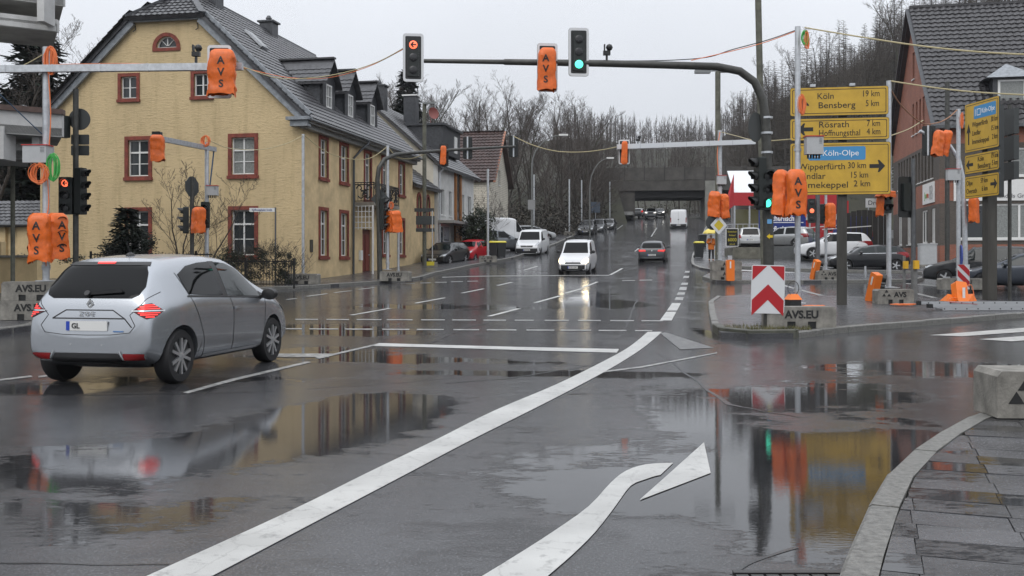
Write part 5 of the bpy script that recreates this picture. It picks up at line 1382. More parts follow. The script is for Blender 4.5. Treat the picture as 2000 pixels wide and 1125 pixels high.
# single shrubs
sb_ = [('evergreen_hedge', 932, 506, 1.25, 1.3, 1.75, 6500, .17, LAUREL, 'dense tall evergreen hedge beside the yellow lidded bins'),
       ('laurel_bush', 834, 508, 1.0, 1.2, 1.1, 1800, .15, LAUREL, 'dark green bush behind the parked black car')]
for nm, px, py, rx, ry, rz_, cnt, lf_, m_, lb_ in sb_:
    p = gnd(px, py); e = empty(nm, p + Vector((0, 1.2, .05)), 0, lb_, 'bush'); put('foliage', leaf_bush(len(nm), rx, ry, rz_, cnt, lf_), m_, e)
    q = MB()
    for k in range(7): a = k * .9; q.tube([(0, 0, 0), (.3 * math.cos(a), .3 * math.sin(a), .6), (rx * .5 * math.cos(a), ry * .5 * math.sin(a), rz_ * 1.2)], [.04, .03, .015], 5)
    q.build('stem', BARK, e)
def small_spruce(loc, H, Rb, lab, seed):
    t = spruce(seed, H, Rb * .8, 3.0); e = plant('spruce_bush', loc, t, (BARK, NEEDLE), 0, 1, lab, 'bush'); put('foliage', leaf_bush(seed, Rb, .8, H * .40, 5200, .13, .35), NEEDLE, e); return e
p = gnd(215, 572); small_spruce(p + Vector((.1, 1.3, .1)), 3.1, 1.25, 'dark bushy spruce against the yellow gable beside the window', 41)
p = gnd(350, 570); t = bare_tree(51, 4.4, 1.5, .045, .12, n1=6, n2=5, n3=4, n4=2, up=.6, multi=3, twig=.007); plant('bare_sapling', p + Vector((0, 1.0, .1)), t, (BARK, BARK), 0, 1, 'slender leafless sapling standing before the yellow gable wall', 'tree')
BROWNL = mat('withered_shrub_leaves', (.040, .034, .024), .7, var=.5, vscale=3, col2=(.03, .045, .02))
for k, (px, rx, hh) in enumerate(((415, .9, .75), (462, .9, .85), (510, .9, .82), (548, .55, .7))):
    p = gnd(px, 564); e = empty('garden_shrub', p + Vector((0, 1.25, .08)), 0, ['low dark green shrub, leftmost behind the metal fence at the gable', 'leafy dark shrub below the right ground floor gable window', 'twiggy brown shrub behind the metal fence near the street name sign', 'small twiggy shrub nearest the corner of the yellow house'][k], 'bush')
    put('foliage', leaf_bush(60 + k, rx, .55, hh, 2600 if k < 2 else 1500, .085), LAUREL if k == 0 else BROWNL, e)
    t = bare_tree(70 + k, 1.9, 1.6, .018, .1, n1=6, n2=4, n3=3, n4=0, up=.5, multi=5, twig=.005); put('stem', t[1], BARK, e)
for k, (px, py) in enumerate(((55, 505), (110, 505))):
    p = gnd(px + 30, 583); e = empty('wall_top_shrub', Vector((xat(px, 41.5), 41.7, .9)), 0, ['low green shrub growing over the left garden wall', 'dark ivy shrub behind the garden railing'][k], 'bush'); put('foliage', leaf_bush(80 + k, 1.1, .5, .45 if k == 0 else .6, 700, .11), LAUREL, e)
p = gnd(955, 470); e = empty('bare_shrub', Vector((xat(945, 80), 80, g(80))), 0, 'thin leafless shrub before the white brick house', 'bush'); t = bare_tree(91, 4.5, 1.3, .04, .1, n1=7, n2=5, n3=4, n4=2, multi=4, twig=.008); put('stem', t[0], BARK, e); put('twigs', t[1], TWIG, e)
# ================================================================== VEHICLES
def paint(name, c, metal=.0, rough=.28): return mat('car_paint_' + name, c, rough, metal, coat=.45, spec=.3)
CGLASS = mat('car_glass', (.003, .0035, .004), .03, spec=.2)
CGLASSL = mat('car_glass_pale', (.014, .019, .019), .03, spec=.4)
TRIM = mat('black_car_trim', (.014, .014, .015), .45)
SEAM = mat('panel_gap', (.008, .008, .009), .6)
ALLOY = mat('alloy_rim', (.50, .51, .52), .3, .7); STEELR = mat('steel_rim', (.16, .16, .17), .4, .6); CHROME = mat('chrome', (.62, .63, .64), .15, .9)
TAILOFF = mat('red_lamp_glass', (.22, .008, .01), .15); TAILON = mat('lit_tail_lamp', (.5, .02, .02), .2, emit=(1, .06, .05), estr=1.35)
TAILDIM = mat('dim_tail_lamp', (.4, .02, .02), .2, emit=(1, .05, .04), estr=.55)
HEADOFF = mat('headlamp_glass', (.42, .44, .45), .08, .3); HEADON = mat('lit_headlamp', (.8, .8, .7), .1, emit=(1, .80, .48), estr=6.0); HEADW = mat('lit_headlamp_white', (.8, .8, .8), .1, emit=(1, .95, .85), estr=3.0)
PLATE = mat('number_plate_white', (.70, .70, .68), .4); PLATEB = mat('number_plate_blue', (.02, .06, .40), .4)
def interp(P, x):
    if x <= P[0][0]: return P[0][1]
    for i in range(len(P) - 1):
        if x <= P[i + 1][0]:
            t = (x - P[i][0]) / (P[i + 1][0] - P[i][0]); return P[i][1] + (P[i + 1][1] - P[i][1]) * t
    return P[-1][1]
class Car:
    def __init__(s, name, spec, label, cat, loc, rz, pm, group=None, tilt=0.0):
        s.S = spec; s.root = empty(name, loc, rz, label, cat, group)
        s.root.rotation_euler = (tilt, 0, rz)
        key = spec['key']
        if key not in Car.cache: Car.cache[key] = s.body_mesh()
        me0, s.bvh = Car.cache[key]
        me = me0.copy(); me.materials.clear(); me.materials.append(pm); me.materials.append(TRIM)
        s.body = put('body', me, None, s.root)
    cache = {}; wcache = {}
    def body_mesh(s):
        S = s.S; L, W = S['L'], S['W']; P, B = S['prof'], S['belt']; tum = S.get('tum', .76)
        ys_ = sorted(set([p[0] for p in P] + [-L / 2 + L * i / 22 for i in range(1, 22)]))
        ys2 = [ys_[0]]
        for y in ys_[1:]:
            if y - ys2[-1] > .035: ys2.append(y)
        ys2[-1] = L / 2
        zbt = [(-L / 2, S.get('zr', .36)), (-L / 2 + .35, .20), (L / 2 - .5, .19), (L / 2, S.get('zf', .28))]
        tf, tr_ = S.get('tf', .16), S.get('tr', .10); box = S.get('box', 0)
        def w(y):
            h = L / 2; a = max(0, (y - .45 * h) / (.55 * h)); c = max(0, (-y - .55 * h) / (.45 * h))
            return W / 2 * (1 - tf * a ** 2.6 - tr_ * c ** 2.4)
        rings = []
        for y in ys2:
            zt, zb = interp(P, y), interp(zbt, y); be = min(interp(B, y), zt - .04); ww = w(y)
            zb = min(zb, be - .12)
            k = min(1, max(0, (zt - be) / .42)); k = k * k * (3 - 2 * k)
            bul = S.get('bulge', .012) * math.exp(-((y - S['yr']) / .5) ** 2)
            tt = .93 + (tum - .93) * k
            r = [(0, zb), (.78 * ww, zb), (.95 * ww, zb + .06), (ww * .995 + bul, zb + (be - zb) * .28), (ww + bul, zb + (be - zb) * .58), (ww * .985 + bul, be - (be - zb) * .12), (ww * .955, be + .0)]
            r += [(ww * (.955 + (tt - .955) * .55), be + (zt - be) * .45), (ww * tt, be + (zt - be) * (.80 + .08 * box)), (ww * tt * (.82 + .1 * box), zt - (zt - be) * (.045 - .02 * box)), (ww * tt * .4, zt - .004), (0, zt)]
            rings.append([(x, y, z) for x, z in r])
        n = len(rings[0]); bm = bmesh.new(); V_ = []
        for r in rings:
            row = [bm.verts.new(p) for p in r]
            mir = [row[0]] + [bm.verts.new((-p[0], p[1], p[2])) for p in r[1:-1]] + [row[-1]]
            V_.append((row, mir))
        for i in range(len(V_) - 1):
            for sd in (0, 1):
                a, b_ = V_[i][sd], V_[i + 1][sd]
                for j in range(n - 1):
                    f = (a[j], b_[j], b_[j + 1], a[j + 1]); bm.faces.new(f if sd == 0 else f[::-1])
        for idx in (0, -1):
            a, c = V_[idx]
            bm.faces.new((a[0], a[1], c[1])); bm.faces.new((a[-1], c[-2], a[-2]))
            for j in range(1, n - 2): bm.faces.new((a[j], a[j + 1], c[j + 1], c[j]))
        bmesh.ops.recalc_face_normals(bm, faces=bm.faces[:])
        me = bpy.data.meshes.new('body'); bm.to_mesh(me); bm.free()
        me.materials.append(TRIM); 
        ob_ = bpy.data.objects.new('tmp_body', me); COL.objects.link(ob_)
        sm = ob_.modifiers.new('s', 'SUBSURF'); sm.levels = S.get('sub', 2); sm.render_levels = sm.levels
        cb = MB()
        for y in (S['yr'], S['yf']):
            for sd in (-1, 1):
                cb.cyl((sd * (W / 2 - .26), y, S['wr']), (sd * (W / 2 + .25), y, S['wr']), S['wr'] + S.get('arch', .05), n=28)
        cme = cb.mesh('cut'); cme.materials.append(TRIM); cme.materials.append(RUBBER)
        cme.polygons.foreach_set('material_index', [1] * len(cme.polygons))
        co = bpy.data.objects.new('tmp_cut', cme); COL.objects.link(co)
        bo_ = ob_.modifiers.new('b', 'BOOLEAN'); bo_.operation = 'DIFFERENCE'; bo_.object = co; bo_.solver = 'EXACT'
        me.materials.append(RUBBER)
        dg = bpy.context.evaluated_depsgraph_get()
        out = bpy.data.meshes.new_from_object(ob_.evaluated_get(dg))
        bpy.data.objects.remove(ob_); bpy.data.objects.remove(co)
        out.name = 'body'; out.shade_smooth(); out.set_sharp_from_angle(angle=R(38))
        bv = BVHTree.FromPolygons([v.co.copy() for v in out.vertices], [tuple(p.vertices) for p in out.polygons])
        return out, bv
    # --- projection of parts onto the body skin
    def frame(s, ax):
        if ax == 'R': return (lambda u, v: Vector((4, u, v))), Vector((-1, 0, 0))
        if ax == 'Lf': return (lambda u, v: Vector((-4, u, v))), Vector((1, 0, 0))
        if ax == 'B': return (lambda u, v: Vector((u, -8, v))), Vector((0, 1, 0))
        if ax == 'F': return (lambda u, v: Vector((u, 8, v))), Vector((0, -1, 0))
        if ax == 'T': return (lambda u, v: Vector((u, v, 6))), Vector((0, 0, -1))
        d = Vector(ax).normalized(); t = Vector((d.y, -d.x, 0))       # horizontal direction of sight
        return (lambda u, v: t * u - d * 8 + Vector((0, 0, v))), d
    def hit(s, ax, u, v, off):
        f, d = s.frame(ax); o = f(u, v)
        loc, nr, _, _ = s.bvh.ray_cast(o, d)
        if loc is None:
            loc, nr, _, _ = s.bvh.find_nearest(o + d * (8 - s.S['L'] * .45 if ax in ('B', 'F') else 4 - s.S['W'] * .4 if ax in ('R', 'Lf') else 7))
        if nr.dot(d) > 0: nr = -nr
        return loc + nr * off
    def patch(s, name, ax, poly, m, off=.006, rows=9, cols=11, parent=None):
        v0, v1 = min(p[1] for p in poly), max(p[1] for p in poly); vv = []
        for j in range(rows + 1):
            v = v0 + (v1 - v0) * (j / rows); v = min(max(v, v0 + 1e-4), v1 - 1e-4); xs_ = []
            for i in range(len(poly)):
                a, b_ = poly[i - 1], poly[i]
                if (a[1] - v) * (b_[1] - v) <= 0 and a[1] != b_[1]: xs_.append(a[0] + (b_[0] - a[0]) * (v - a[1]) / (b_[1] - a[1]))
            l_, h_ = min(xs_), max(xs_)
            for i in range(cols + 1): vv.append(s.hit(ax, l_ + (h_ - l_) * i / cols, v, off))
        c = cols + 1; b = MB(); b.add(vv, [(j * c + i, j * c + i + 1, (j + 1) * c + i + 1, (j + 1) * c + i) for j in range(rows) for i in range(cols)])
        me = b.mesh(name, 60)
        f, d = s.frame(ax)
        if sum(p.normal.dot(d) for p in me.polygons) > 0: me.flip_normals()
        return put(name, me, m, parent or s.root)
    def ribbon(s, name, ax, pts, w, m, off=.003, parent=None, n=6):
        P = []
        for i in range(len(pts) - 1):
            for k in range(n): t = k / n; P.append((pts[i][0] + (pts[i + 1][0] - pts[i][0]) * t, pts[i][1] + (pts[i + 1][1] - pts[i][1]) * t))
        P.append(pts[-1]); vv = []
        for i, p in enumerate(P):
            a, b_ = P[max(i - 1, 0)], P[min(i + 1, len(P) - 1)]; dx, dy = b_[0] - a[0], b_[1] - a[1]; q = math.hypot(dx, dy) or 1
            nx_, ny_ = -dy / q * w / 2, dx / q * w / 2
            vv += [s.hit(ax, p[0] - nx_, p[1] - ny_, off), s.hit(ax, p[0] + nx_, p[1] + ny_, off)]
        b = MB(); b.add(vv, [(2 * i, 2 * i + 1, 2 * i + 3, 2 * i + 2) for i in range(len(P) - 1)]); me = b.mesh(name)
        f, d = s.frame(ax)
        if sum(p.normal.dot(d) for p in me.polygons) > 0: me.flip_normals()
        return put(name, me, m, parent or s.body)
    def wheels(s, rim=ALLOY, spokes=5, double=False):
        S = s.S; r = S['wr']; key = (round(r, 3), rim.name, spokes, double)
        if key not in Car.wcache:
            T = Matrix.Rotation(R(90), 4, 'Y'); t = MB(); w2 = .10
            t.lathe([(r * .66, -w2), (r * .93, -w2), (r * .985, -w2 * .75), (r, -w2 * .3), (r, w2 * .3), (r * .985, w2 * .75), (r * .93, w2), (r * .70, w2 * .98), (r * .66, w2 * .75)], 32, T)
            q = MB(); q.lathe([(.01, .02), (r * .66, .02), (r * .66, .075), (r * .695, .096), (r * .71, .092), (r * .67, .06)], 32, T)
            sp = MB()
            for k in range(spokes):
                for off in ((-.17, .17) if double else (0,)):
                    a = 2 * math.pi * k / spokes + off * .9; a2 = 2 * math.pi * k / spokes + off * 1.6
                    pa = Vector((.088, math.cos(a) * r * .12, math.sin(a) * r * .12)); pb = Vector((.086, math.cos(a2) * r * .67, math.sin(a2) * r * .67))
                    sp.bar(pa, pb, r * (.11 if double else .20), .03, up=(1, 0, 0))
            sp.lathe([(r * .16, .06), (r * .16, .10), (r * .1, .108), (.004, .108)], 12, T)
            Car.wcache[key] = (t.mesh('tyre', 40), q.mesh('rim', 40), sp.mesh('spokes', 40))
        t, q, sp = Car.wcache[key]
        DK = mat('rim_barrel_dark', (.03, .03, .032), .5, .5)
        for y in (S['yr'], S['yf']):
            for sd in (1, -1):
                o = put('wheel', t, RUBBER, s.root, Matrix.Translation((sd * (S['W'] / 2 - .12), y, r)) @ Matrix.Rotation(0 if sd > 0 else math.pi, 4, 'Z'))
                put('rim', q, DK, o); put('spokes', sp, rim, o)
    def side_glass(s, spans, m=CGLASS, top=.10, bot=.03, lift=None):
        P, B = s.S['prof'], s.S['belt']
        for ax in ('R', 'Lf'):
            for a, b_ in spans:
                lo = [(a + (b_ - a) * i / 6, interp(B, a + (b_ - a) * i / 6) + bot) for i in range(7)]
                hi = []
                for i in range(7):
                    y = b_ + (a - b_) * i / 6; z = interp(P, y) - top
                    hi.append((y, max(z, interp(B, y) + bot + .004)))
                # scan along the length: swap axes so that the outline stays monotone
                s.strip_glass('side_window', ax, lo, hi[::-1], m)
    def strip_glass(s, name, ax, lo, hi, m, off=.007, rows=8):
        vv = []; c = len(lo); f = 3
        L2 = []; H2 = []
        for i in range(c - 1):
            for k in range(f): t = k / f; L2.append((lo[i][0] + (lo[i + 1][0] - lo[i][0]) * t, lo[i][1] + (lo[i + 1][1] - lo[i][1]) * t)); H2.append((hi[i][0] + (hi[i + 1][0] - hi[i][0]) * t, hi[i][1] + (hi[i + 1][1] - hi[i][1]) * t))
        L2.append(lo[-1]); H2.append(hi[-1]); c = len(L2)
        for j in range(rows + 1):
            t = j / rows
            for i in range(c): vv.append(s.hit(ax, L2[i][0] + (H2[i][0] - L2[i][0]) * t, L2[i][1] + (H2[i][1] - L2[i][1]) * t, off))
        b = MB(); b.add(vv, [(j * c + i, j * c + i + 1, (j + 1) * c + i + 1, (j + 1) * c + i) for j in range(rows) for i in range(c - 1)]); me = b.mesh(name, 60)
        fr, d = s.frame(ax)
        if sum(p.normal.dot(d) for p in me.polygons) > 0: me.flip_normals()
        return put(name, me, m, s.root)
    def mirrors(s, y, z, m):
        W = s.S['W']
        for sd in (1, -1):
            q = MB(); T = Matrix.Translation((sd * (W / 2 + .08), y, z)); q.lathe([(.02, -.075), (.075, -.06), (.085, 0), (.075, .06), (.02, .075)], 12, T @ Matrix.Rotation(R(90), 4, 'X') @ Matrix.Scale(1.35, 4, (1, 0, 0)))
            o = q.build('mirror', m, s.root, smooth=50)
            q = MB(); q.bar((sd * (W / 2 - .10), y + .02, z - .05), (sd * (W / 2 + .02), y, z - .02), .06, .04); q.build('mirror_arm', TRIM, o)
    def plate(s, ax, z, txt=None, blue=True):
        sg = -1 if ax == 'B' else 1
        p = s.hit(ax, 0, z, .0); T = Matrix.Translation((0, p.y + sg * .012, z))
        q = MB(); q.box(-.26, .26, -.008, .008, -.055, .055, T); o = q.build('number_plate', PLATE, s.root)
        q = MB(); x0 = -.26 if sg < 0 else .215
        q.box(x0, x0 + .045, -.0105, .0105, -.053, .053, T); q.build('plate_band', PLATEB, o)
        if txt: text(txt, .085, LETTER, o, (-.19 if sg < 0 else .19, p.y + sg * .024, z - .002), rot=(R(90), 0, 0 if sg < 0 else math.pi), align='LEFT', bold=.001)
        return o
    def badge(s, ax, z, kind='round', m=CHROME, r=.05):
        sg = -1 if ax == 'B' else 1; p = s.hit(ax, 0, z, .004); q = MB()
        T = Matrix.Translation((0, p.y, z)) @ Matrix.Rotation(R(90) * (1 if sg < 0 else -1), 4, 'X')
        if kind == 'round':
            q.lathe([(r, 0), (r, .012), (r * .8, .016), (r * .8, .01), (.002, .01)], 16, T)
        else:
            q.prism([(0, r * 1.25), (r * .95, 0), (0, -r * 1.25), (-r * .95, 0)], 0, .012, T, [[(0, r * .6), (r * .42, 0), (0, -r * .6), (-r * .42, 0)]])
        return q.build('badge', m, s.root)
def hatch_spec(key, L, W, H, wb, fo, wr, hood=.98, nose=.72, belt=.95, rake=.45, cowl=.75, deck=1.0, roof_end=.42, tum=.74, box=0, **k):
    ro = L - wb - fo; yr, yf = -L / 2 + ro, L / 2 - fo; c = L / 2 - cowl * fo * 1.75
    h = L / 2
    prof = [(-h, .58), (-h + .04, .78), (-h + .08, deck), (-h + roof_end, H - .10), (-h + roof_end + .25, H - .03), (-.25 * h, H), (.1 * h, H - .01), (c - rake - .55, H - .06), (c - rake - .4, H - .12), (c, hood), (c + .3, hood - .05), (h - .22, nose + .06), (h - .06, nose - .06), (h, .52)]
    return dict(key=key, L=L, W=W, H=H, yr=yr, yf=yf, wr=wr, tum=tum, box=box, cowl=c, belt=[(-h, min(deck - .05, belt + .03)), (-h * .6, belt + .02), (0, belt), (c, hood - .06), (h, nose - .05)], prof=sorted(prof), **k)
def finish(c, glassL=None, rear=None, shield=None, spans=None, head=None, headm=HEADOFF, tail=None, tailm=TAILOFF, grille=None, bumperF=None, bumperB=None, plates=True, rim=ALLOY, spokes=5, double=False, mirror=None, mm=TRIM, txtF=None, txtB=None, badge='round', doors=(), sill=True, glass=CGLASS, roofbar=False):
    S = c.S; W, L = S['W'], S['L']
    if shield: c.patch('windscreen', 'F', shield, glass, rows=12, cols=14)
    if rear: c.patch('rear_window', 'B', rear, CGLASS, rows=12, cols=14)
    if spans: c.side_glass(spans, glass)
    if head:
        for s_ in (1, -1): c.patch('headlight', 'F', [(x * s_, z) for x, z in head], headm, off=.010)
    if tail:
        for s_ in (1, -1): c.patch('tail_light', 'B', [(x * s_, z) for x, z in tail], tailm, off=.010)
    if grille: c.patch('grille', 'F', grille, TRIM, off=.008)
    if bumperF: c.patch('front_bumper', 'F', bumperF, TRIM, off=.012, rows=6, cols=16)
    if bumperB: c.patch('rear_bumper', 'B', bumperB, TRIM, off=.012, rows=6, cols=16)
    if plates: c.plate('F', S.get('pf', .48), txtF); c.plate('B', S.get('pb', .62), txtB)
    if badge: c.badge('F', S.get('bf', .70), badge); c.badge('B', S.get('bb', .92), badge)
    c.wheels(rim, spokes, double)
    if mirror: c.mirrors(mirror[0], mirror[1], mm)
    for d in doors:
        for ax in ('R', 'Lf'): c.ribbon('door_seam', ax, d, .008, SEAM)
    for ax in ('R', 'Lf'):
        for y in S.get('handles', ()):
            p = c.hit(ax, y, interp(S['belt'], y) - .10, .012); q = MB(); q.cbox(p, .03, .17, .03); q.build('door_handle', mm if S.get('hm') else TRIM, c.root)
        if sill: c.ribbon('sill_trim', ax, [(S['yr'] + S['wr'] + .12, .27), (S['yf'] - S['wr'] - .12, .27)], .07, TRIM, off=.006)
def road_pos(px, py): p = gnd(px, py); return p
def slope(y): return math.atan((g(y + .5) - g(y - .5)))

# ---- silver electric hatchback in the foreground
zs = dict(key='zoe', L=4.08, W=1.72, H=1.56, yr=-1.40, yf=1.185, wr=.325, tum=.72, bulge=.014, tf=.22, tr=.13, zr=.33,
          prof=[(-2.04, .56), (-2.02, .78), (-1.97, .98), (-1.83, 1.20), (-1.62, 1.44), (-1.42, 1.505), (-.9, 1.55), (-.25, 1.56), (.25, 1.53), (.55, 1.44), (1.0, 1.17), (1.27, 1.03), (1.6, .94), (1.88, .82), (1.99, .68), (2.04, .54)],
          belt=[(-2.04, .86), (-1.7, .98), (-1.2, 1.02), (-.5, .99), (.6, .93), (1.2, .90), (2.04, .66)])
SILVER = paint('silver_grey', (.40, .42, .445), .8, .27)
z = Car('silver_hatchback', zs, 'silver grey electric hatchback seen from behind, brake lights lit, in the left lane', 'car', (-4.52, 13.5, 0), R(-10.8), SILVER)
z.patch('rear_window', 'B', [(-.50, 1.03), (.50, 1.03), (.585, 1.07), (.615, 1.16), (.565, 1.32), (.50, 1.42), (-.50, 1.42), (-.565, 1.32), (-.615, 1.16), (-.585, 1.07)], CGLASS, rows=20, cols=22)
z.patch('windscreen', 'F', [(-.66, 1.06), (.66, 1.06), (.54, 1.47), (-.54, 1.47)], CGLASS, rows=10, cols=12)
for ax in ('R', 'Lf'):
    z.strip_glass('side_window', ax, [(-1.16, 1.06), (-.9, 1.045), (-.55, 1.03), (-.28, 1.02)], [(-1.22, 1.30), (-.95, 1.40), (-.62, 1.44), (-.30, 1.455)], CGLASS)
    z.strip_glass('side_window', ax, [(-.16, 1.02), (.2, 1.0), (.55, .985), (.86, .97)], [(-.16, 1.452), (.12, 1.435), (.42, 1.36), (.84, 1.06)], CGLASSL)
    z.strip_glass('pillar_trim', ax, [(-.30, 1.015), (-.15, 1.01)], [(-.32, 1.46), (-.15, 1.46)], TRIM, off=.005)
    z.strip_glass('quarter_glass', ax, [(.88, .965), (1.06, .96)], [(.86, 1.05), (1.05, .975)], TRIM, off=.006)
    z.ribbon('window_trim', ax, [(-1.2, 1.035), (-.3, 1.005), (1.0, .95)], .022, TRIM, off=.008)
    z.ribbon('door_seam', ax, [(-1.27, 1.32), (-1.12, .98), (-.98, .72), (-.88, .5), (-.86, .30)], .010, SEAM)
    z.ribbon('door_seam', ax, [(-.10, 1.0), (-.06, .8), (-.09, .5), (-.09, .30)], .010, SEAM)
    z.ribbon('door_seam', ax, [(.98, .93), (.90, .75), (.86, .5), (.84, .30)], .010, SEAM)
    z.ribbon('sill_trim', ax, [(-.85, .285), (.80, .285)], .035, CHROME, off=.006)
    z.ribbon('painted_arch_shadow', ax, [(-1.0, .34), (-.94, .46)], .01, SEAM)  # dark line standing in for the shadow at the rear wheel arch
    p = z.hit(ax, .05, .845, .02); q = MB(); q.cbox(p, .025, .19, .03); q.build('door_handle', CHROME, z.root)
z.patch('painted_spoiler_shadow', 'B', [(-.53, 1.405), (.53, 1.405), (.50, 1.445), (-.50, 1.445)], TRIM, off=.012, rows=3)  # black strip painted in as the shadow below the spoiler
z.patch('brake_light', 'B', [(-.115, 1.420), (.115, 1.420), (.115, 1.438), (-.115, 1.438)], TAILON, off=.020, rows=2, cols=8)
TLG = mat('smoked_lamp_glass', (.10, .012, .015), .08)
for sd in (1, -1):
    d = Vector((-.62 * sd, .78, 0)).normalized(); t = Vector((d.y, -d.x, 0)); c0 = Vector((.74 * sd, -1.93, 0)); uc = t.dot(c0)
    lamp = z.patch('tail_light', tuple(d), [(uc - .18, .885), (uc - .09, .955), (uc + .02, .972), (uc + .17, .885), (uc + .05, .81), (uc - .04, .795), (uc - .10, .825)], TLG, off=.012, rows=14, cols=14)
    for (u0, u1, v0, v1) in ((-.10, .08, .924, .936), (-.06, .05, .945, .956), (-.12, .11, .903, .913), (-.10, .08, .836, .848), (-.05, .04, .812, .824), (-.12, .11, .858, .868)):
        z.patch('lit_blade', tuple(d), [(uc + u0, v0), (uc + u1, v0), (uc + u1, v1), (uc + u0, v1)], TAILON, off=.017, rows=2, cols=8, parent=lamp)
    z.patch('lamp_chrome', tuple(d), [(uc - .18, .878), (uc + .17, .878), (uc + .17, .892), (uc - .18, .892)], CHROME, off=.019, rows=1, cols=8, parent=lamp)
    z.patch('reflector', 'B', [(.47 * sd, .335), (.70 * sd, .335), (.71 * sd, .40), (.46 * sd, .40)], TAILOFF, off=.012, rows=3, cols=6)
    z.ribbon('reflector_trim', 'B', [(.42 * sd, .43), (.47 * sd, .325), (.69 * sd, .318), (.72 * sd, .40)], .016, CHROME, off=.014)
    z.ribbon('hatch_seam', 'B', [(.72 * sd, 1.10), (.64 * sd, .96), (.52 * sd, .84), (.60 * sd, .72), (.54 * sd, .64), (.30 * sd, .615), (0, .61)], .007, SEAM)
z.patch('rear_diffuser', 'B', [(-.46, .30), (.46, .30), (.40, .405), (-.40, .405)], TRIM, off=.012, rows=6, cols=14)
z.ribbon('plate_recess_edge', 'B', [(-.46, .80), (-.30, .895), (.30, .895), (.46, .80)], .012, SEAM, off=.004)
z.ribbon('plate_recess_edge', 'B', [(-.46, .80), (.46, .80)], .014, SEAM, off=.004); z.ribbon('plate_recess_edge', 'B', [(.46, .80), (.56, .70)], .012, SEAM, off=.004)
z.plate('B', .715, 'GL'); z.badge('B', .965, 'diamond', CHROME, .048)
p = z.hit('B', 0, .85, .012); text('Z O E', .075, CHROME, z.root, (-.02, p.y - .004, .85), bold=.001)
p = z.hit('B', .40, .655, .010); q = MB(); q.box(.34, .46, p.y - .004, p.y + .01, .648, .662); q.build('model_badge', mat('blue_chrome', (.15, .3, .6), .2, .6), z.root)
for x_ in (-.55, -.2, .2, .55): p = z.hit('B', x_, .50, .002); q = MB(); q.cyl(p, p + Vector((0, -.006, 0)), .011, n=8); q.build('parking_sensor', CHROME if abs(x_) < .3 else SILVER, z.root)
q = MB(); a, b_ = z.hit('B', -.06, 1.075, .015), z.hit('B', .38, 1.10, .03); q.bar(a + Vector((0, -.01, 0)), b_, .025, .03); q.cyl(z.hit('B', -.05, 1.07, 0), z.hit('B', -.05, 1.07, .05), .035, n=10); q.build('rear_wiper', TRIM, z.root)
p = z.hit('T', -.02, -1.1, 0); q = MB(); q.lathe([(.06, 0), (.045, .025), (.012, .04)], 10, Matrix.Translation(p)); q.cyl(p + Vector((0, 0, .03)), p + Vector((0, -.10, .20)), .005, .003, 6); q.build('aerial', TRIM, z.root)
z.wheels(ALLOY, 5, True); z.mirrors(.86, 1.0, TRIM); z.plate('F', .45)
for sd in (1, -1): z.patch('headlight', 'F', [(.40 * sd, .70), (.72 * sd, .72), (.74 * sd, .82), (.55 * sd, .80)], HEADOFF, off=.01)
q = MB(); q.box(-.55, .55, -1.6, 1.5, .21, .28); q.box(-.35, .2, -1.75, -1.5, .22, .30); q.build('underbody', RUBBER, z.root)

# ---- oncoming white compact van
ks = hatch_spec('kangoo', 4.03, 1.66, 1.83, 2.60, .80, .30, hood=1.10, nose=.80, belt=1.08, rake=.15, cowl=.80, deck=1.1, roof_end=.16, tum=.84, box=.8, tf=.20, tr=.04, pf=.44, bf=.68, bb=1.0)
WHITEC = paint('white', (.66, .67, .68)); BLACKC = paint('black', (.012, .013, .015)); GREYC = paint('dark_grey', (.060, .063, .068), .5); REDC = paint('red', (.42, .012, .02)); SILV2 = paint('light_silver', (.38, .39, .39), .6); MIDG = paint('mid_grey', (.14, .15, .16), .5); BLUEC = paint('blue', (.012, .03, .22)); DKBLUE = paint('anthracite_blue', (.035, .042, .055), .5)
def ahead(px, py): p = gnd(px, py); return p
def van_front(c, cow, headm=HEADOFF, **kw): pass
p = gnd(1119, 536); k_ = Car('compact_van', ks, 'white compact van with black bumper and lit headlights driving towards the crossing', 'van', p + U * 1.95, ST + math.pi, WHITEC, tilt=-slope(p.y))
finish(k_, shield=[(-.66, 1.14), (.66, 1.14), (.57, 1.68), (-.57, 1.68)], spans=[(.0, .95)], head=[(.42, .66), (.66, .62), (.76, .72), (.76, .88), (.66, .92), (.50, .80)], headm=HEADON, tail=[(.66, .9), (.78, .9), (.78, 1.3), (.66, 1.3)], rear=[(-.55, 1.15), (.55, 1.15), (.5, 1.6), (-.5, 1.6)], bumperF=[(-.80, .24), (.80, .24), (.80, .56), (-.80, .56)], grille=[(-.42, .62), (.42, .62), (.36, .70), (-.36, .70)], mirror=(.78, 1.2), badge='diamond', rim=STEELR, txtF='K·HD 6509', spokes=6, doors=[[(1.0, 1.05), (.98, .35)], [(-.05, 1.7), (-.05, .32)]])
q = MB()
for y in (-.9, .2): q.box(-.62, .62, y - .02, y + .02, 1.89, 1.92); q.box(-.6, -.56, y - .02, y + .02, 1.80, 1.89); q.box(.56, .6, y - .02, y + .02, 1.80, 1.89)
q.build('roof_rack', TRIM, k_.root)
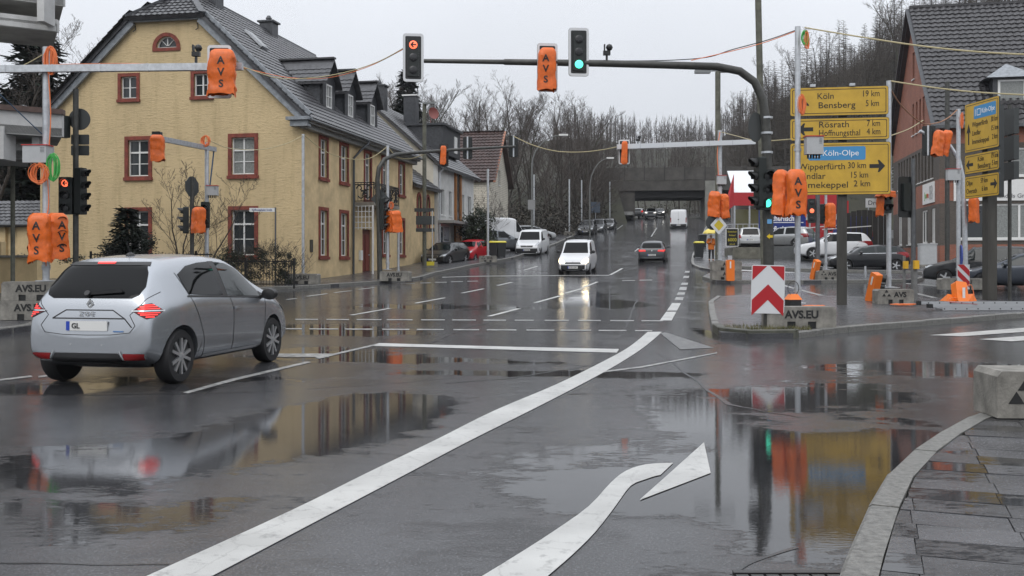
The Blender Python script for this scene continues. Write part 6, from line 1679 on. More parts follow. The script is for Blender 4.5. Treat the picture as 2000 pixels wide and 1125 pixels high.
# ---- grey hatchback driving away
gs = hatch_spec('golf', 4.26, 1.79, 1.46, 2.62, .86, .315, hood=.98, nose=.74, belt=.95, rake=.42, deck=.98, roof_end=.40, tf=.18, tr=.10, pb=.60, bb=.85)
p = gnd(1273, 513); go = Car('grey_hatchback', gs, 'dark grey hatchback driving away uphill with red tail lights', 'car', p + U * 2.0, ST, GREYC, tilt=slope(p.y))
finish(go, rear=[(-.54, 1.02), (.54, 1.02), (.62, 1.08), (.54, 1.34), (-.54, 1.34), (-.62, 1.08)], shield=[(-.66, 1.02), (.66, 1.02), (.52, 1.36), (-.52, 1.36)], spans=[(-1.35, -.35), (-.25, .75)], tail=[(.36, .82), (.76, .80), (.84, .86), (.82, .95), (.40, .93)], tailm=TAILDIM, head=[(.42, .64), (.78, .66), (.78, .76), (.5, .74)], mirror=(.72, 1.0), mm=GREYC, bumperB=[(-.62, .27), (.62, .27), (.58, .38), (-.58, .38)], txtB='K·NC 6690')
go.ribbon('bumper_crease', 'B', [(-.80, .70), (-.4, .66), (.4, .66), (.80, .70)], .015, SEAM); go.ribbon('chrome_strip', 'B', [(-.6, .42), (.6, .42)], .015, CHROME)
# ---- parked white delivery van
ss = hatch_spec('scudo', 4.80, 1.90, 1.95, 3.0, .90, .32, hood=1.18, nose=.90, belt=1.15, rake=.12, cowl=.78, deck=1.2, roof_end=.12, tum=.86, box=1.0, tf=.18, tr=.03, pf=.55, bf=.80, bb=1.1)
p = gnd(1029, 499); sc_ = Car('delivery_van', ss, 'white delivery van with black bumper parked at the left kerb', 'van', p + U * 2.3, ST + math.pi, WHITEC, tilt=-slope(p.y))
finish(sc_, shield=[(-.76, 1.22), (.76, 1.22), (.66, 1.80), (-.66, 1.80)], spans=[(.35, 1.25)], head=[(.58, .84), (.84, .86), (.86, 1.06), (.78, 1.10), (.66, .96)], tail=[(.78, 1.0), (.88, 1.0), (.88, 1.5), (.78, 1.5)], bumperF=[(-.9, .26), (.9, .26), (.88, .66), (-.88, .66)], grille=[(-.42, .74), (.42, .74), (.46, .86), (-.46, .86)], mirror=(1.0, 1.28), rim=STEELR, txtF='GL·M 1965', doors=[[(1.35, 1.1), (1.3, .4)], [(.25, 1.85), (.25, .36)], [(-.75, 1.85), (-.75, .36)]])
# ---- big white panel van (two placements)
ms = hatch_spec('master', 5.5, 2.05, 2.45, 3.6, .95, .35, hood=1.25, nose=.95, belt=1.35, rake=.28, cowl=.85, deck=1.3, roof_end=.10, tum=.90, box=1.0, tf=.16, tr=.02, pf=.55, pb=.60, bf=.9, bb=1.35)
p = gnd(1325, 446); m1 = Car('panel_van', ms, 'tall white panel van driving away towards the bridge', 'van', p + U * 2.6, ST, WHITEC, tilt=slope(p.y))
finish(m1, tail=[(.86, .9), (.96, .9), (.96, 1.5), (.86, 1.5)], shield=[(-.8, 1.3), (.8, 1.3), (.7, 2.0), (-.7, 2.0)], spans=[(.7, 1.5)], bumperB=[(-.95, .36), (.95, .36), (.95, .72), (-.95, .72)], mirror=(1.2, 1.5), rim=STEELR, badge=None)
m1.ribbon('rear_door_seam', 'B', [(0, 2.3), (0, .75)], .015, SEAM); m1.patch('rear_handle', 'B', [(-.1, 1.25), (.05, 1.2), (.12, 1.28), (-.02, 1.33)], TRIM, off=.012)
m2 = Car('panel_van', ms, 'tall white panel van parked crosswise behind the hedge and grey car', 'van', (xat(986, 80), 80.5, g(80) + .1), R(-72), WHITEC)
finish(m2, shield=[(-.8, 1.3), (.8, 1.3), (.7, 2.05), (-.7, 2.05)], spans=[(.65, 1.55)], head=[(.65, .95), (.95, .98), (.95, 1.2), (.75, 1.12)], mirror=(1.3, 1.5), rim=STEELR, badge=None, doors=[[(.5, 2.2), (.5, .5)]], plates=False)
# ---- family cars
mpv = hatch_spec('mpv', 4.40, 1.80, 1.66, 2.68, .86, .32, hood=1.06, nose=.78, belt=1.02, rake=.42, deck=1.02, roof_end=.30, tum=.78, box=.4, pf=.50, pb=.70, bf=.76, bb=.98)
suv = hatch_spec('suv', 4.66, 1.88, 1.72, 2.70, .92, .36, hood=1.10, nose=.86, belt=1.08, rake=.44, deck=1.08, roof_end=.42, tum=.76, pf=.55, pb=.75, bf=.85, bb=1.02, arch=.06)
sed = hatch_spec('estate', 4.66, 1.82, 1.45, 2.81, .80, .33, hood=.96, nose=.72, belt=.94, rake=.45, deck=.98, roof_end=.55, pf=.47, bf=.70)
small = hatch_spec('small', 3.60, 1.63, 1.50, 2.30, .75, .29, hood=1.02, nose=.76, belt=.98, rake=.35, deck=1.0, roof_end=.36, pf=.45, bf=.72)
W_SH = lambda S, w=.68: [(-w, S['prof'][0][1] * 0 + interp(S['prof'], S['cowl']) + .03), (w, interp(S['prof'], S['cowl']) + .03), (w * .80, S['H'] - .12), (-w * .80, S['H'] - .12)]
def family(name, spec, lab, loc, rz, pm, tilt=0.0, headm=HEADOFF, tailm=TAILOFF, spans=None, txtF=None, txtB=None, glass=CGLASS, roof=None, chrome=False, cat='car'):
    c = Car(name, spec, lab, cat, loc, rz, pm, tilt=tilt); h, b_, w = spec['L'] / 2, interp(spec['belt'], 0), spec['W'] / 2
    n = interp(spec['prof'], h - .22); dk = interp(spec['prof'], -h + .08)
    finish(c, glass=glass, shield=W_SH(spec, w * .78), rear=[(-w * .68, dk + .05), (w * .68, dk + .05), (w * .58, spec['H'] - .13), (-w * .58, spec['H'] - .13)], spans=spans or [(-h * .68, -h * .18), (-h * .12, spec['cowl'] - .38)],
           head=[(w * .50, n - .16), (w * .86, n - .12), (w * .90, n - .0), (w * .60, n - .05)], headm=headm, tail=[(w * .72, dk - .22), (w * .96, dk - .25), (w * .95, dk + .10), (w * .80, dk + .06)], tailm=tailm,
           grille=[(-w * .36, n - .20), (w * .36, n - .20), (w * .42, n - .06), (-w * .42, n - .06)], bumperF=[(-w * .6, .24), (w * .6, .24), (w * .66, .36), (-w * .66, .36)], bumperB=[(-w * .8, .28), (w * .8, .28), (w * .8, .44), (-w * .8, .44)],
           mirror=(spec['cowl'] - .5, b_ + .06), mm=pm, txtF=txtF, txtB=txtB, doors=[[(-h * .15, b_), (-h * .16, .30)], [(spec['cowl'] - .15, b_ - .02), (spec['yf'] - spec['wr'] - .10, .32)], [(-h * .62, b_), (spec['yr'] + spec['wr'] + .1, .36)]])
    if chrome:
        for ax in ('R', 'Lf'): c.ribbon('window_trim', ax, [(-h * .66, b_ + .035), (0, b_ + .02), (spec['cowl'] - .4, b_ + .0)], .02, CHROME, off=.01)
    return c
p = gnd(851, 518); c = family('black_estate_car', sed, 'black car parked facing the street on the left pavement', p + U * 2.2 + V * .05, ST + math.pi + R(-6), BLACKC, -slope(p.y), glass=CGLASSL)
for sd in (1, -1): c.patch('kidney_grille', 'F', [(.05 * sd, .60), (.34 * sd, .60), (.38 * sd, .70), (.06 * sd, .72)], CHROME, off=.010, rows=4, cols=6); c.patch('kidney_slats', 'F', [(.07 * sd, .615), (.32 * sd, .615), (.35 * sd, .69), (.08 * sd, .705)], TRIM, off=.014, rows=4, cols=6)
p = gnd(893, 512); family('red_small_car', small, 'small red car parked behind the black one', p + U * 2.6 + V * .25, ST + math.pi + R(-8), REDC, -slope(p.y))
p = gnd(1143, 458.5); family('black_minivan', mpv, 'black minivan parked first in the row on the left bank', p + U * 2.0, ST + math.pi, BLACKC, -slope(p.y), txtF='GL·AV 82')
p = gnd(1163, 454); family('dark_minivan', dict(mpv, key='mpv2'), 'dark grey minivan parked second in the row on the left bank', p + U * 3.6 + V * -.1, ST + math.pi, GREYC, -slope(p.y))
p = gnd(1179, 449); family('black_compact_car', gs, 'black compact car parked last in the row on the left bank', p + U * 3.5 + V * .2, ST + math.pi, BLACKC, -slope(p.y))
family('grey_estate_car', mpv, 'grey car half hidden behind the hedge and yellow lidded bins', (xat(975, 75), 75.5, g(75) + .1), R(-75), MIDG)
family('parked_grey_car', gs, 'pale car whose roof shows behind the white delivery van', (xat(1040, 93), 93, g(93) - .05), R(-70), SILV2)
for (px, py, nm, sp_, col, rz_, hm, tm_, lb_) in [(1272, 427, 'white_suv', suv, WHITEC, math.pi, HEADW, TAILOFF, 'white car with lit headlights coming through the bridge'), (1252, 425, 'white_compact_car', gs, WHITEC, R(-14), HEADOFF, TAILDIM, 'white car seen from behind under the left side of the bridge'), (1289, 424, 'dark_oncoming_car', gs, BLACKC, math.pi, HEADW, TAILOFF, 'dark car with a lit headlight in the shade of the bridge')]:
    p = gnd(px, py); family(nm, sp_, lb_, p, ST + rz_, col, 0, hm, tm_)
# right hand lot
family('silver_minivan', dict(mpv, key='mpv'), 'silver minivan parked rear outwards above the retaining wall', (xat(1471, 75), 76.5, 2.42), ST + R(2), SILV2, txtB='GL·LH 97').plate
family('silver_suv', suv, 'silver off-road car parked slantwise beside the blue fish sign', (xat(1541, 77), 78, 2.50), R(48), SILV2)
family('white_suv', dict(suv, key='suv'), 'white off-road car behind the black hatchback in the car park', (xat(1642, 62), 63.5, g(61) + .35), R(84), WHITEC)
family('black_hatchback', gs, 'black hatchback standing side on in front of the white off-road car', (xat(1694, 54.7), 54.9, g(54.2)), R(85), BLACKC, glass=CGLASSL, chrome=True)
p = gnd(1900, 562); family('black_minivan', dict(mpv, key='mpv'), 'black minivan with chrome grille waiting at the right edge behind the blue-grey saloon', (xat(1915, 42.5), 42.7, g(42)), R(68), BLACKC, glass=CGLASSL)
c = family('grey_saloon_car', sed, 'dark blue-grey saloon with lit headlight at the right edge', (xat(2010, 38), 38.4, g(38)), R(72), DKBLUE, headm=HEADOFF, glass=CGLASSL)
c.patch('lit_lamp', 'F', [(-.72, .60), (-.58, .60), (-.58, .66), (-.72, .66)], HEADON, off=.016, rows=2, cols=4); c.patch('lit_lamp', 'F', [(.58, .60), (.72, .60), (.72, .66), (.58, .66)], HEADON, off=.016, rows=2, cols=4)
bvz = 2.6; b2 = Car('blue_van', ms, 'blue high roofed van standing behind the dark screen fence', 'van', (xat(1682, 73), 75.5, bvz - .2), R(-4), BLUEC)
finish(b2, tail=[(.86, .9), (.96, .9), (.96, 1.5), (.86, 1.5)], bumperB=[(-.95, .36), (.95, .36), (.95, .72), (-.95, .72)], rim=STEELR, badge='round', mirror=(1.2, 1.5))
# low flatbed trailer by the bridge
p = gnd(1222, 431); tr_ = empty('flatbed_trailer', p, ST, 'small flatbed trailer parked by the left kerb before the bridge', 'trailer')
q = MB(); q.box(-1.0, 1.0, 0, 3.6, .75, .85); q.build('bed', DARKPOLE, tr_)
q = MB(); q.box(-1.0, 1.0, -.05, 0, .85, 1.35); q.box(-1.05, -1.0, 0, 3.6, .85, 1.35); q.box(1.0, 1.05, 0, 3.6, .85, 1.35); q.build('side_board', FAIRD, tr_)
for sd in (-1, 1):
    for y in (1.2, 2.1): q = MB(); q.lathe([(.2, -.1), (.33, -.1), (.33, .1), (.2, .1)], 16, Matrix.Translation((sd * .9, y, .33)) @ Matrix.Rotation(R(90), 4, 'Y')); q.build('wheel', RUBBER, tr_)
# ================================================================== SIGNALS, SIGNS, STREET FURNITURE
LENS = mat('dark_lens', (.02, .02, .022), .25)
RLIT = mat('lit_red_signal', (.5, .1, .05), .3, emit=(1, .16, .07), estr=1.7); GLIT = mat('lit_green_signal', (.1, .5, .4), .3, emit=(.08, 1, .62), estr=1.9)
HOUS = mat('signal_housing_green_black', (.010, .014, .013), .5); LTBOX = mat('light_grey_cabinet', (.42, .43, .435), .45, var=.06); REDLID = mat('red_lid', (.5, .03, .03), .4)
def rrect(w, h, r, n=5):
    P = []
    for cx_, cy_, a0 in ((w / 2 - r, h / 2 - r, 0), (-w / 2 + r, h / 2 - r, 90), (-w / 2 + r, -h / 2 + r, 180), (w / 2 - r, -h / 2 + r, 270)):
        for i in range(n): t = R(a0 + 90 * i / (n - 1)); P.append((cx_ + r * math.cos(t), cy_ + r * math.sin(t)))
    return P
FACE = Matrix(((1, 0, 0, 0), (0, 0, -1, 0), (0, 1, 0, 0), (0, 0, 0, 1)))     # local xy -> upright plane looking at -y
def signal_head(root, loc, rz=0.0, n=3, lit=None, board=False, visors=True, sc=1.0, arrow=False, size=(.27, .30), back_strip=False, bw=.49, bh=1.16):
    T = Matrix.Translation(Vector(loc)) @ Matrix.Rotation(rz, 4, 'Z') @ Matrix.Scale(sc, 4)
    w, lh = size; H = lh * n; b = MB()
    b.prism(rrect(w, H, .03, 3), -.16, .02, T @ FACE)
    hd = b.build('signal_head', HOUS, root)
    if board:
        q = MB(); q.prism(rrect(bw, bh, .07), -.045, -.02, T @ FACE, [rrect(w + .004, H + .004, .03, 3)]); q.build('backing_board', BLACK, hd)
        q = MB(); q.prism(rrect(bw - .006, bh - .006, .07), -.0195, -.012, T @ FACE, [rrect(bw - .11, bh - .13, .03)]); q.build('white_border', WHITEB, hd)
    for i in range(n):
        zc = H / 2 - lh * (i + .5); q = MB(); L = T @ Matrix.Translation((0, 0, zc)) @ FACE
        q.lathe([(.098, .02), (.098, .034), (.07, .044), (.02, .048), (.002, .048)], 18, L)
        on = lit and lit[0] == i
        q.build('lens', lit[1] if on else LENS, hd, smooth=40)
        if on and arrow:
            q = MB(); q.prism([(-.075, 0), (-.01, .075), (.018, .052), (-.012, .016), (.07, .016), (.07, -.016), (-.012, -.016), (.018, -.052), (-.01, -.075)], .048, .052, L); q.build('arrow_mask', BLACK, hd)
        if visors:
            q = MB(); m_ = 14; vv = []
            for rr in (.118, .110):
                for k in range(m_ + 1):
                    t = R(-35 + 250 * k / m_); dep = .21 - .10 * (1 - math.sin(max(0, math.sin(t)) * 1.57))
                    vv += [(rr * math.cos(t), rr * math.sin(t), .02), (rr * math.cos(t), rr * math.sin(t), dep)]
            c = 2 * (m_ + 1); ff = [(2 * k, 2 * k + 2, 2 * k + 3, 2 * k + 1) for k in range(m_)] + [(c + 2 * k, c + 2 * k + 1, c + 2 * k + 3, c + 2 * k + 2) for k in range(m_)] + [(2 * k + 1, 2 * k + 3, c + 2 * k + 3, c + 2 * k + 1) for k in range(m_)]
            q.add([L @ Vector(p) for p in vv], ff); q.build('visor', BLACK, hd)
    if back_strip:
        q = MB(); q.box(-.035, .035, .17, .2, -bh / 2, bh / 2, T); q.build('mounting_rail', GALV, hd)
    return hd
def cover(loc, rz, label, w=.36, h=.98, d=.30, letters=True, tilt=0.0, seed=0, roll=0.0, lx=0.0, open_=False):
    """orange tarpaulin hood pulled over a signal"""
    e = empty('signal_cover', loc, rz, label, 'cover', 'orange covers over the signals'); e.rotation_euler = (tilt, roll, rz)
    r = random.Random(seed + 3); b = MB(); n, m_ = 32, 20; vv = []
    ph = r.random() * 9; kf = r.choice((3, 4, 5)); strap = r.uniform(.25, .5); sway = r.uniform(-.03, .03)
    for j in range(m_ + 1):
        t = j / m_; zz = -h / 2 + h * t; k = 1 if t < .80 else math.sqrt(max(.03, 1 - ((t - .80) / .20) ** 2 * .96))
        pin = 1 - .05 * math.exp(-((t - strap) / .10) ** 2); fl = 1 + .10 * (1 - t) ** 2
        cx_ = sway * (1 - t) + .035 * noise.noise(Vector((ph, zz * 2.4, 1))); cy_ = .03 * noise.noise(Vector((ph, zz * 2.4, 7)))
        for i in range(n):
            a = 2 * math.pi * i / n; ca, sa = math.cos(a), math.sin(a); ex = .42
            x = math.copysign(abs(ca) ** ex, ca) * w / 2 * (.50 + .50 * k) * fl * pin; y = math.copysign(abs(sa) ** ex, sa) * d / 2 * (.25 + .75 * k) * pin
            fold = .025 * (1 - t * .7) * math.sin(kf * a + ph + 3.5 * t + 2 * noise.noise(Vector((ph, zz * 3, 4))))
            cr_ = (.5 - abs(noise.noise(Vector((a * 1.1 + zz * 4.5, zz * 3.2 - a * .7, ph))))) * .22
            nz = fold + cr_ * .75 + noise.noise(Vector((a * 3, zz * 11, ph))) * .04
            vv.append((cx_ + x * (1 + nz * 1.1), cy_ + y * (1 + nz * 1.5), zz + (r.uniform(-.05, .02) + .03 * math.sin(2 * a + ph) if j == 0 else 0)))
    b.add(vv, [(j * n + i, j * n + (i + 1) % n, (j + 1) * n + (i + 1) % n, (j + 1) * n + i) for j in range(m_) for i in range(n)] + [tuple(m_ * n + i for i in range(n))])
    hood = b.build('hood', ORANGE, e, smooth=24)
    if letters:
        bv = BVHTree.FromPolygons([Vector(p) for p in b.v], b.f)
        for ch, zz in zip('AVS', (.20, -.03, -.26)):
            me = text_mesh(ch, .21 * h / .9, .0, 'CENTER', .006).copy(); me.materials.clear(); me.materials.append(LETTER)
            bm_ = bmesh.new(); bm_.from_mesh(me); bmesh.ops.triangulate(bm_, faces=bm_.faces[:])
            for _ in range(2): bmesh.ops.subdivide_edges(bm_, edges=[e2 for e2 in bm_.edges if e2.calc_length() > .04], cuts=1); bmesh.ops.triangulate(bm_, faces=bm_.faces[:])
            for v in bm_.verts:
                X, Z = v.co.x + lx, v.co.y + zz * h / .9
                hit_ = bv.ray_cast(Vector((X, -2, Z)), Vector((0, 1, 0)))[0]; v.co = Vector((X, (hit_.y if hit_ else -d / 2) - .008, Z))
            bm_.to_mesh(me); bm_.free(); put('lettering', me, LETTER, e)
    return e
def coil(loc, rx, rz_, m, label, n=14, seed=0, flat=False, r=.008):
    e_ = empty('cable_coil', loc, 0, label, 'cable', 'coils of signal cable'); rr = random.Random(seed)
    b = MB(); pts = []
    for k in range(n):
        ox, oz, ax, az, ph = rr.uniform(-.02, .02), rr.uniform(-.03, .02), rx * rr.uniform(.2, 1.05), rz_ * rr.uniform(.75, 1.05), rr.random() * .5
        for i in range(18):
            t = 2 * math.pi * i / 18
            p = Vector((ox + ax * math.sin(t), rr.uniform(-.004, .004) + .02 * math.sin(k * 1.3 + t), -rz_ + oz + az * math.cos(t)))
            if flat: p = Vector((p.x, p.z * 1.0 + rz_, .012 + .02 * rr.random() + .006 * (k % 4)))
            pts.append(p)
    b.tube(pts, r, 5); b.build('cable_loops', m, e_)
    return e_
def cable(pts, r, m, label, name='hanging_cable'):
    """sagging cable through world points"""
    P = []; pts = [Vector(p) for p in pts]
    for i in range(len(pts) - 1):
        p0 = pts[max(i - 1, 0)]; p1, p2 = pts[i], pts[i + 1]; p3 = pts[min(i + 2, len(pts) - 1)]
        for k in range(8):
            t = k / 8; P.append(.5 * ((2 * p1) + (p2 - p0) * t + (2 * p0 - 5 * p1 + 4 * p2 - p3) * t * t + (3 * p1 - p0 - 3 * p2 + p3) * t ** 3))
    P.append(pts[-1]); b = MB(); b.tube(P, r, 5); o = b.build(name, m)
    return tag(o, label, 'cable', 'cables strung between the masts')
def block(px, py, label, w=1.36, h=.42, d=.5, txt='AVS.EU', rz=0.0, loc=None, logo=False, z=None):
    """ballast block with forklift notches; px,py = centre of its front lower edge"""
    p = gnd(px, py, .11) if loc is None else Vector(loc)
    e = empty('concrete_block', p, rz, label, 'concrete block', 'ballast blocks of the temporary masts')
    q = MB(); a = w / 2
    q.prism([(-a, 0), (-a * .42, 0), (-a * .42, .13), (-a * .18, .13), (-a * .18, 0), (a * .18, 0), (a * .18, .13), (a * .42, .13), (a * .42, 0), (a, 0), (a, h - .05), (a - .04, h), (-a + .04, h), (-a, h - .05)], -d, 0, FACE)
    q.build('block', CONC, e)
    q = MB(); q.box(-a * .44, -a * .16, .03, d - .03, .001, .128); q.box(a * .16, a * .44, .03, d - .03, .001, .128); q.build('notch_shade_fill', BLACK, e)  # black boxes fill the notches in place of the shade inside them
    if txt: text(txt, .21 if len(txt) > 4 else .20, LETTER, e, (.12 if logo else 0, -.004, h * .63), bold=.008)
    if logo:
        q = MB(); s = .085
        for cx_, cz_ in ((-a * .52 - .07, h * .52), (-a * .52 + .07, h * .52), (-a * .52, h * .52 + .11)): q.prism([(cx_ - .055, cz_), (cx_ + .055, cz_), (cx_, cz_ + .085)], .002, .005, FACE)
        q.build('triangle_logo', LETTER, e)
    return e
def mast(name, px, d, top, r, label, cat='mast', m=GALV, base=None, lean=0.0, cap=True):
    z0 = g(d) if base is None else base; e = empty(name, (xat(px, d), d, z0), 0, label, cat)
    q = MB(); q.cyl((0, 0, 0), (lean, 0, zat(top, d) - z0), r, n=14)
    if m is GALV:
        for zz in (.25, .3, (zat(top, d) - z0) * .55): q.cyl((0, 0, zz), (0, 0, zz + .06), r + .018, n=12)
        q.box(-r * 2.2, r * 2.2, -r * 2.2, r * 2.2, 0, .02)
    q.build('pole', m, e, smooth=40)
    return e
def rel(e, px, py, d): return at(px, py, d) - e.location
def ctrl_box(e, px, py, d, w, h, dep=.22):
    c = rel(e, px, py, d); q = MB(); q.box(c.x - w / 2, c.x + w / 2, c.y - dep / 2 - .12, c.y + dep / 2 - .12, c.z - h / 2, c.z + h / 2); o = q.build('control_box', LTBOX, e)
    q = MB(); q.box(c.x - w / 2 - .02, c.x + w / 2 + .02, c.y - dep / 2 - .14, c.y + dep / 2 - .1, c.z + h / 2, c.z + h / 2 + .02); q.build('lid', REDLID, o)
    q = MB()
    for k in range(4): q.box(c.x + w * .25, c.x + w * .42, c.y - dep / 2 - .125, c.y - dep / 2 - .121, c.z + h * (.35 - .08 * k), c.z + h * (.37 - .08 * k))
    for k in range(5): q.cyl((c.x - w * .35 + k * w * .17, c.y - .12, c.z - h / 2), (c.x - w * .35 + k * w * .17, c.y - .12, c.z - h / 2 - .09), .022, n=6)
    tag(q.build('cable_glands', BLACK, o), kind='stuff')
def sensor(e, c):
    q = MB(); q.bar(c, c + Vector((0, 0, .28)), .05, .05); q.cbox(c + Vector((0, 0, .30)), .17, .12, .10); q.lathe([(.005, -.085), (.06, -.06), (.085, 0), (.06, .06), (.005, .085)], 12, Matrix.Translation(c + Vector((.06, -.02, .43)))); q.box(c.x - .07, c.x - .04, c.y - .08, c.y + .04, c.z + .36, c.z + .50)
    q.build('radar_sensor', BLACK, e, smooth=50)
def beam(e, px0, py0, px1, py1, d0, d1, h=.15, w=.12, m=GALV):
    a, b_ = rel(e, px0, py0, d0), rel(e, px1, py1, d1); q = MB(); q.bar(a, b_, w, h); o = q.build('cross_beam', m, e)
    n = max(2, int((b_ - a).length / 1.0)); q = MB()
    for k in range(1, n): c = a.lerp(b_, k / n); q.cbox(c, .03, w + .012, h + .012, math.atan2((b_ - a).y, (b_ - a).x))
    q.build('beam_clamp', GALV, o); return o

# ---- main overhead gantry, right
D = 24.0
G1 = empty('signal_gantry', (xat(1502, D), D, g(D) + .1), 0, 'dark curved mast arm reaching over the road with three hanging signals', 'traffic light')
arm = [rel(G1, px, py, D) for px, py in [(1502, 616), (1500, 420), (1496, 240), (1490, 195), (1474, 160), (1445, 139), (1400, 130), (1300, 127), (1180, 124), (1090, 122.5)]]
q = MB(); q.tube(arm, [.13, .125, .115, .105, .10, .098, .095, .09, .085, .08], 14); q.cyl(arm[1] + Vector((0, 0, -.1)), arm[1] + Vector((0, 0, .5)), .135, n=14); q.build('mast', DARKPOLE, G1, smooth=50)
q = MB(); q.tube([rel(G1, px, py, D) for px, py in [(1090, 122.5), (985, 121), (984, 121), (828, 119)]], [.078, .072, .058, .05], 12); q.build('arm', DARKPOLE, G1, smooth=50)
q = MB(); 
for py in (232, 262, 300, 345): c = rel(G1, 1498, py, D); q.cyl(c, c + Vector((0, 0, .05)), .14, n=14)
q.build('strap', GALV, G1)
signal_head(G1, rel(G1, 808, 114, D) + Vector((0, -.1, 0)), 0.12, lit=(0, RLIT), arrow=True, board=True, visors=False)
signal_head(G1, rel(G1, 1069, 133, D) + Vector((0, -.1, 0)), 0.10, board=True, visors=False)
signal_head(G1, rel(G1, 1130, 103, D) + Vector((0, -.1, 0)), 0.10, lit=(2, GLIT), board=True, visors=False)
sensor(G1, rel(G1, 1185, 128, D)); 
signal_head(G1, rel(G1, 1492, 372, D) + Vector((0, -.28, 0)), .25, lit=(2, GLIT), size=(.40, .32), sc=1.0)
signal_head(G1, rel(G1, 1478, 358, D) + Vector((-.05, -.25, 0)), -1.35, n=4, size=(.30, .30))
c = rel(G1, 1480, 247, D); q = MB(); q.lathe([(.36, 0), (.36, .02)], 28, Matrix.Translation(c + Vector((-.02, .15, 0))) @ Matrix.Rotation(R(90), 4, 'X') @ Matrix.Scale(.5, 4, (1, 0, 0))); q.build('round_sign', SIGNBACK, G1)
q = MB(); c = rel(G1, 1499, 462, D); q.prism([(-.08, 0), (.0, .07), (.0, .03), (.07, .03), (.07, -.03), (.0, -.03), (.0, -.07)], .0, .004, Matrix.Translation(c + Vector((.02, -.145, 0))) @ FACE); q.build('yellow_arrow_sticker', mat('yellow_sticker', (.7, .5, .02), .5), G1)
q = MB(); c = rel(G1, 1500, 433, D); q.prism(rrect(.11, .11, .01, 2), 0, .004, Matrix.Translation(c + Vector((0, -.14, 0))) @ FACE); q.build('blue_sticker', mat('pale_blue_sticker', (.15, .4, .7), .5), G1)
cover(at(1069, 137, D) + Vector((0, -.22, 0)), .1, 'crumpled orange cover over the middle signal on the overhead arm', w=.40, h=.98, d=.22, seed=4, lx=-.06)
cover(at(1552, 376, 21.5) + Vector((0, -.1, 0)), .02, 'orange cover facing the road on the near galvanised mast beside the green signal', w=.36, h=.98, seed=2)
cover(at(1526, 376, 21.8), .9, 'orange cover turned left, next to the lit green signal', w=.36, h=.98, seed=8, letters=False, roll=.10)
# ---- tall lamp post behind it
lp = mast('lamp_post', 1494, 27, -60, .085, 'tall dark mossy lamp post rising out of the frame behind the gantry', 'lamp post', GREENPOLE, lean=-.20)
# ---- chevron sign on the island nose
p = gnd(1500, 642, .1); cs = empty('chevron_sign', p, 0, 'red and white chevron board on a post at the island nose', 'sign')
q = MB(); q.box(-.06, .03, .06, .14, 0, .9); q.build('post', DARKPOLE, cs)
sw_, sh_ = .66, .96; z0 = .30
q = MB(); q.prism(rrect(sw_, sh_, .05), -.02, 0, Matrix.Translation((.0, 0, z0 + sh_ / 2)) @ Matrix.Rotation(R(1.5), 4, 'Y') @ FACE); q.build('sign_board', mat('reflective_white', (.62, .63, .64), .4), cs)
RREF = mat('reflective_red', (.40, .012, .018), .4)
def chev(za, zb_, x=sw_ / 2 - .015):
    q = MB(); Tq = Matrix.Translation((0, 0, z0 + sh_ / 2)) @ Matrix.Rotation(R(1.5), 4, 'Y') @ FACE
    q.prism([(-x, za - x), (0, za), (x, za - x), (x, zb_ - x), (0, zb_), (-x, zb_ - x)], .001, .004, Tq); q.build('red_chevron', RREF, cs)
chev(.10, -.21)
for s_ in (-1, 1):
    q = MB(); q.prism([(s_ * .315, .46), (s_ * .03, .46), (s_ * .315, .175)], .001, .004, Matrix.Translation((0, 0, z0 + sh_ / 2)) @ Matrix.Rotation(R(1.5), 4, 'Y') @ FACE); q.build('red_corner', RREF, cs)
q = MB(); x = sw_ / 2 - .015; q.prism([(-x, -.21 - x * .0 - .02), (-x, -.46), (-x + .0, -.46), (-x + .08, -.46), (-.0, -.46)][:0] + [(-x, -.33), (0, -.01 - .20), (x, -.33), (x, -.345), (0, -.225), (-x, -.345)], .0045, .006, Matrix.Translation((0, 0, z0 + sh_ / 2)) @ FACE)
# ---- near galvanised mast with cabinet
block(1566, 641, 'concrete block marked AVS.EU at the foot of the near mast on the island nose', w=1.36, rz=R(-1))
T1 = mast('temporary_mast', 1558, 21.8, 52, .062, 'tall galvanised mast on a concrete block left of the big yellow sign', base=g(21.8) + .5)
ctrl_box(T1, 1586, 286, 21.8, .36, .38); signal_head(T1, rel(T1, 1545, 378, 21.8) + Vector((0, .05, 0)), .02)
coil(at(1571, 60, 21.6), .07, .16, CABG, 'green cable coil hanging at the top of the tall galvanised mast', 7, 1); coil(at(1576, 60, 21.6), .05, .20, CABO, 'orange cable coil hanging at the top of the tall galvanised mast', 7, 2)
coil(at(1567, 186, 21.55), .08, .20, CABO, 'orange cable coil hanging beside the top panel of the yellow sign', 16, 3)
coil(at(1590, 601, 21.65), .26, .16, CABO, 'flat orange cable coil lying on the block at the island nose', 14, 5, flat=True, r=.009)
ob_ = empty('orange_lamp_case', at(1549, 603, 21.75), .2, 'orange and black lamp case on the block at the island nose', 'lamp')
q = MB(); q.box(-.13, .13, -.12, .12, 0, .2); q.build('case', BLACK, ob_); q = MB(); q.add([(-.15, -.14, .2), (.15, -.14, .2), (.15, .14, .2), (-.15, .14, .2), (-.08, -.06, .32), (.08, -.06, .32), (.08, .06, .32), (-.08, .06, .32)], [(0, 1, 5, 4), (1, 2, 6, 5), (2, 3, 7, 6), (3, 0, 4, 7), (4, 5, 6, 7)]); q.build('hood', ORANGEP, ob_)
q = MB(); q.tube([(-.02 + .13 * math.cos(t), -.05, .45 + .15 * math.sin(t)) for t in [2 * math.pi * i / 18 for i in range(18)]], .008, 5, closed=True); q.build('cable_ring', CABB, ob_)
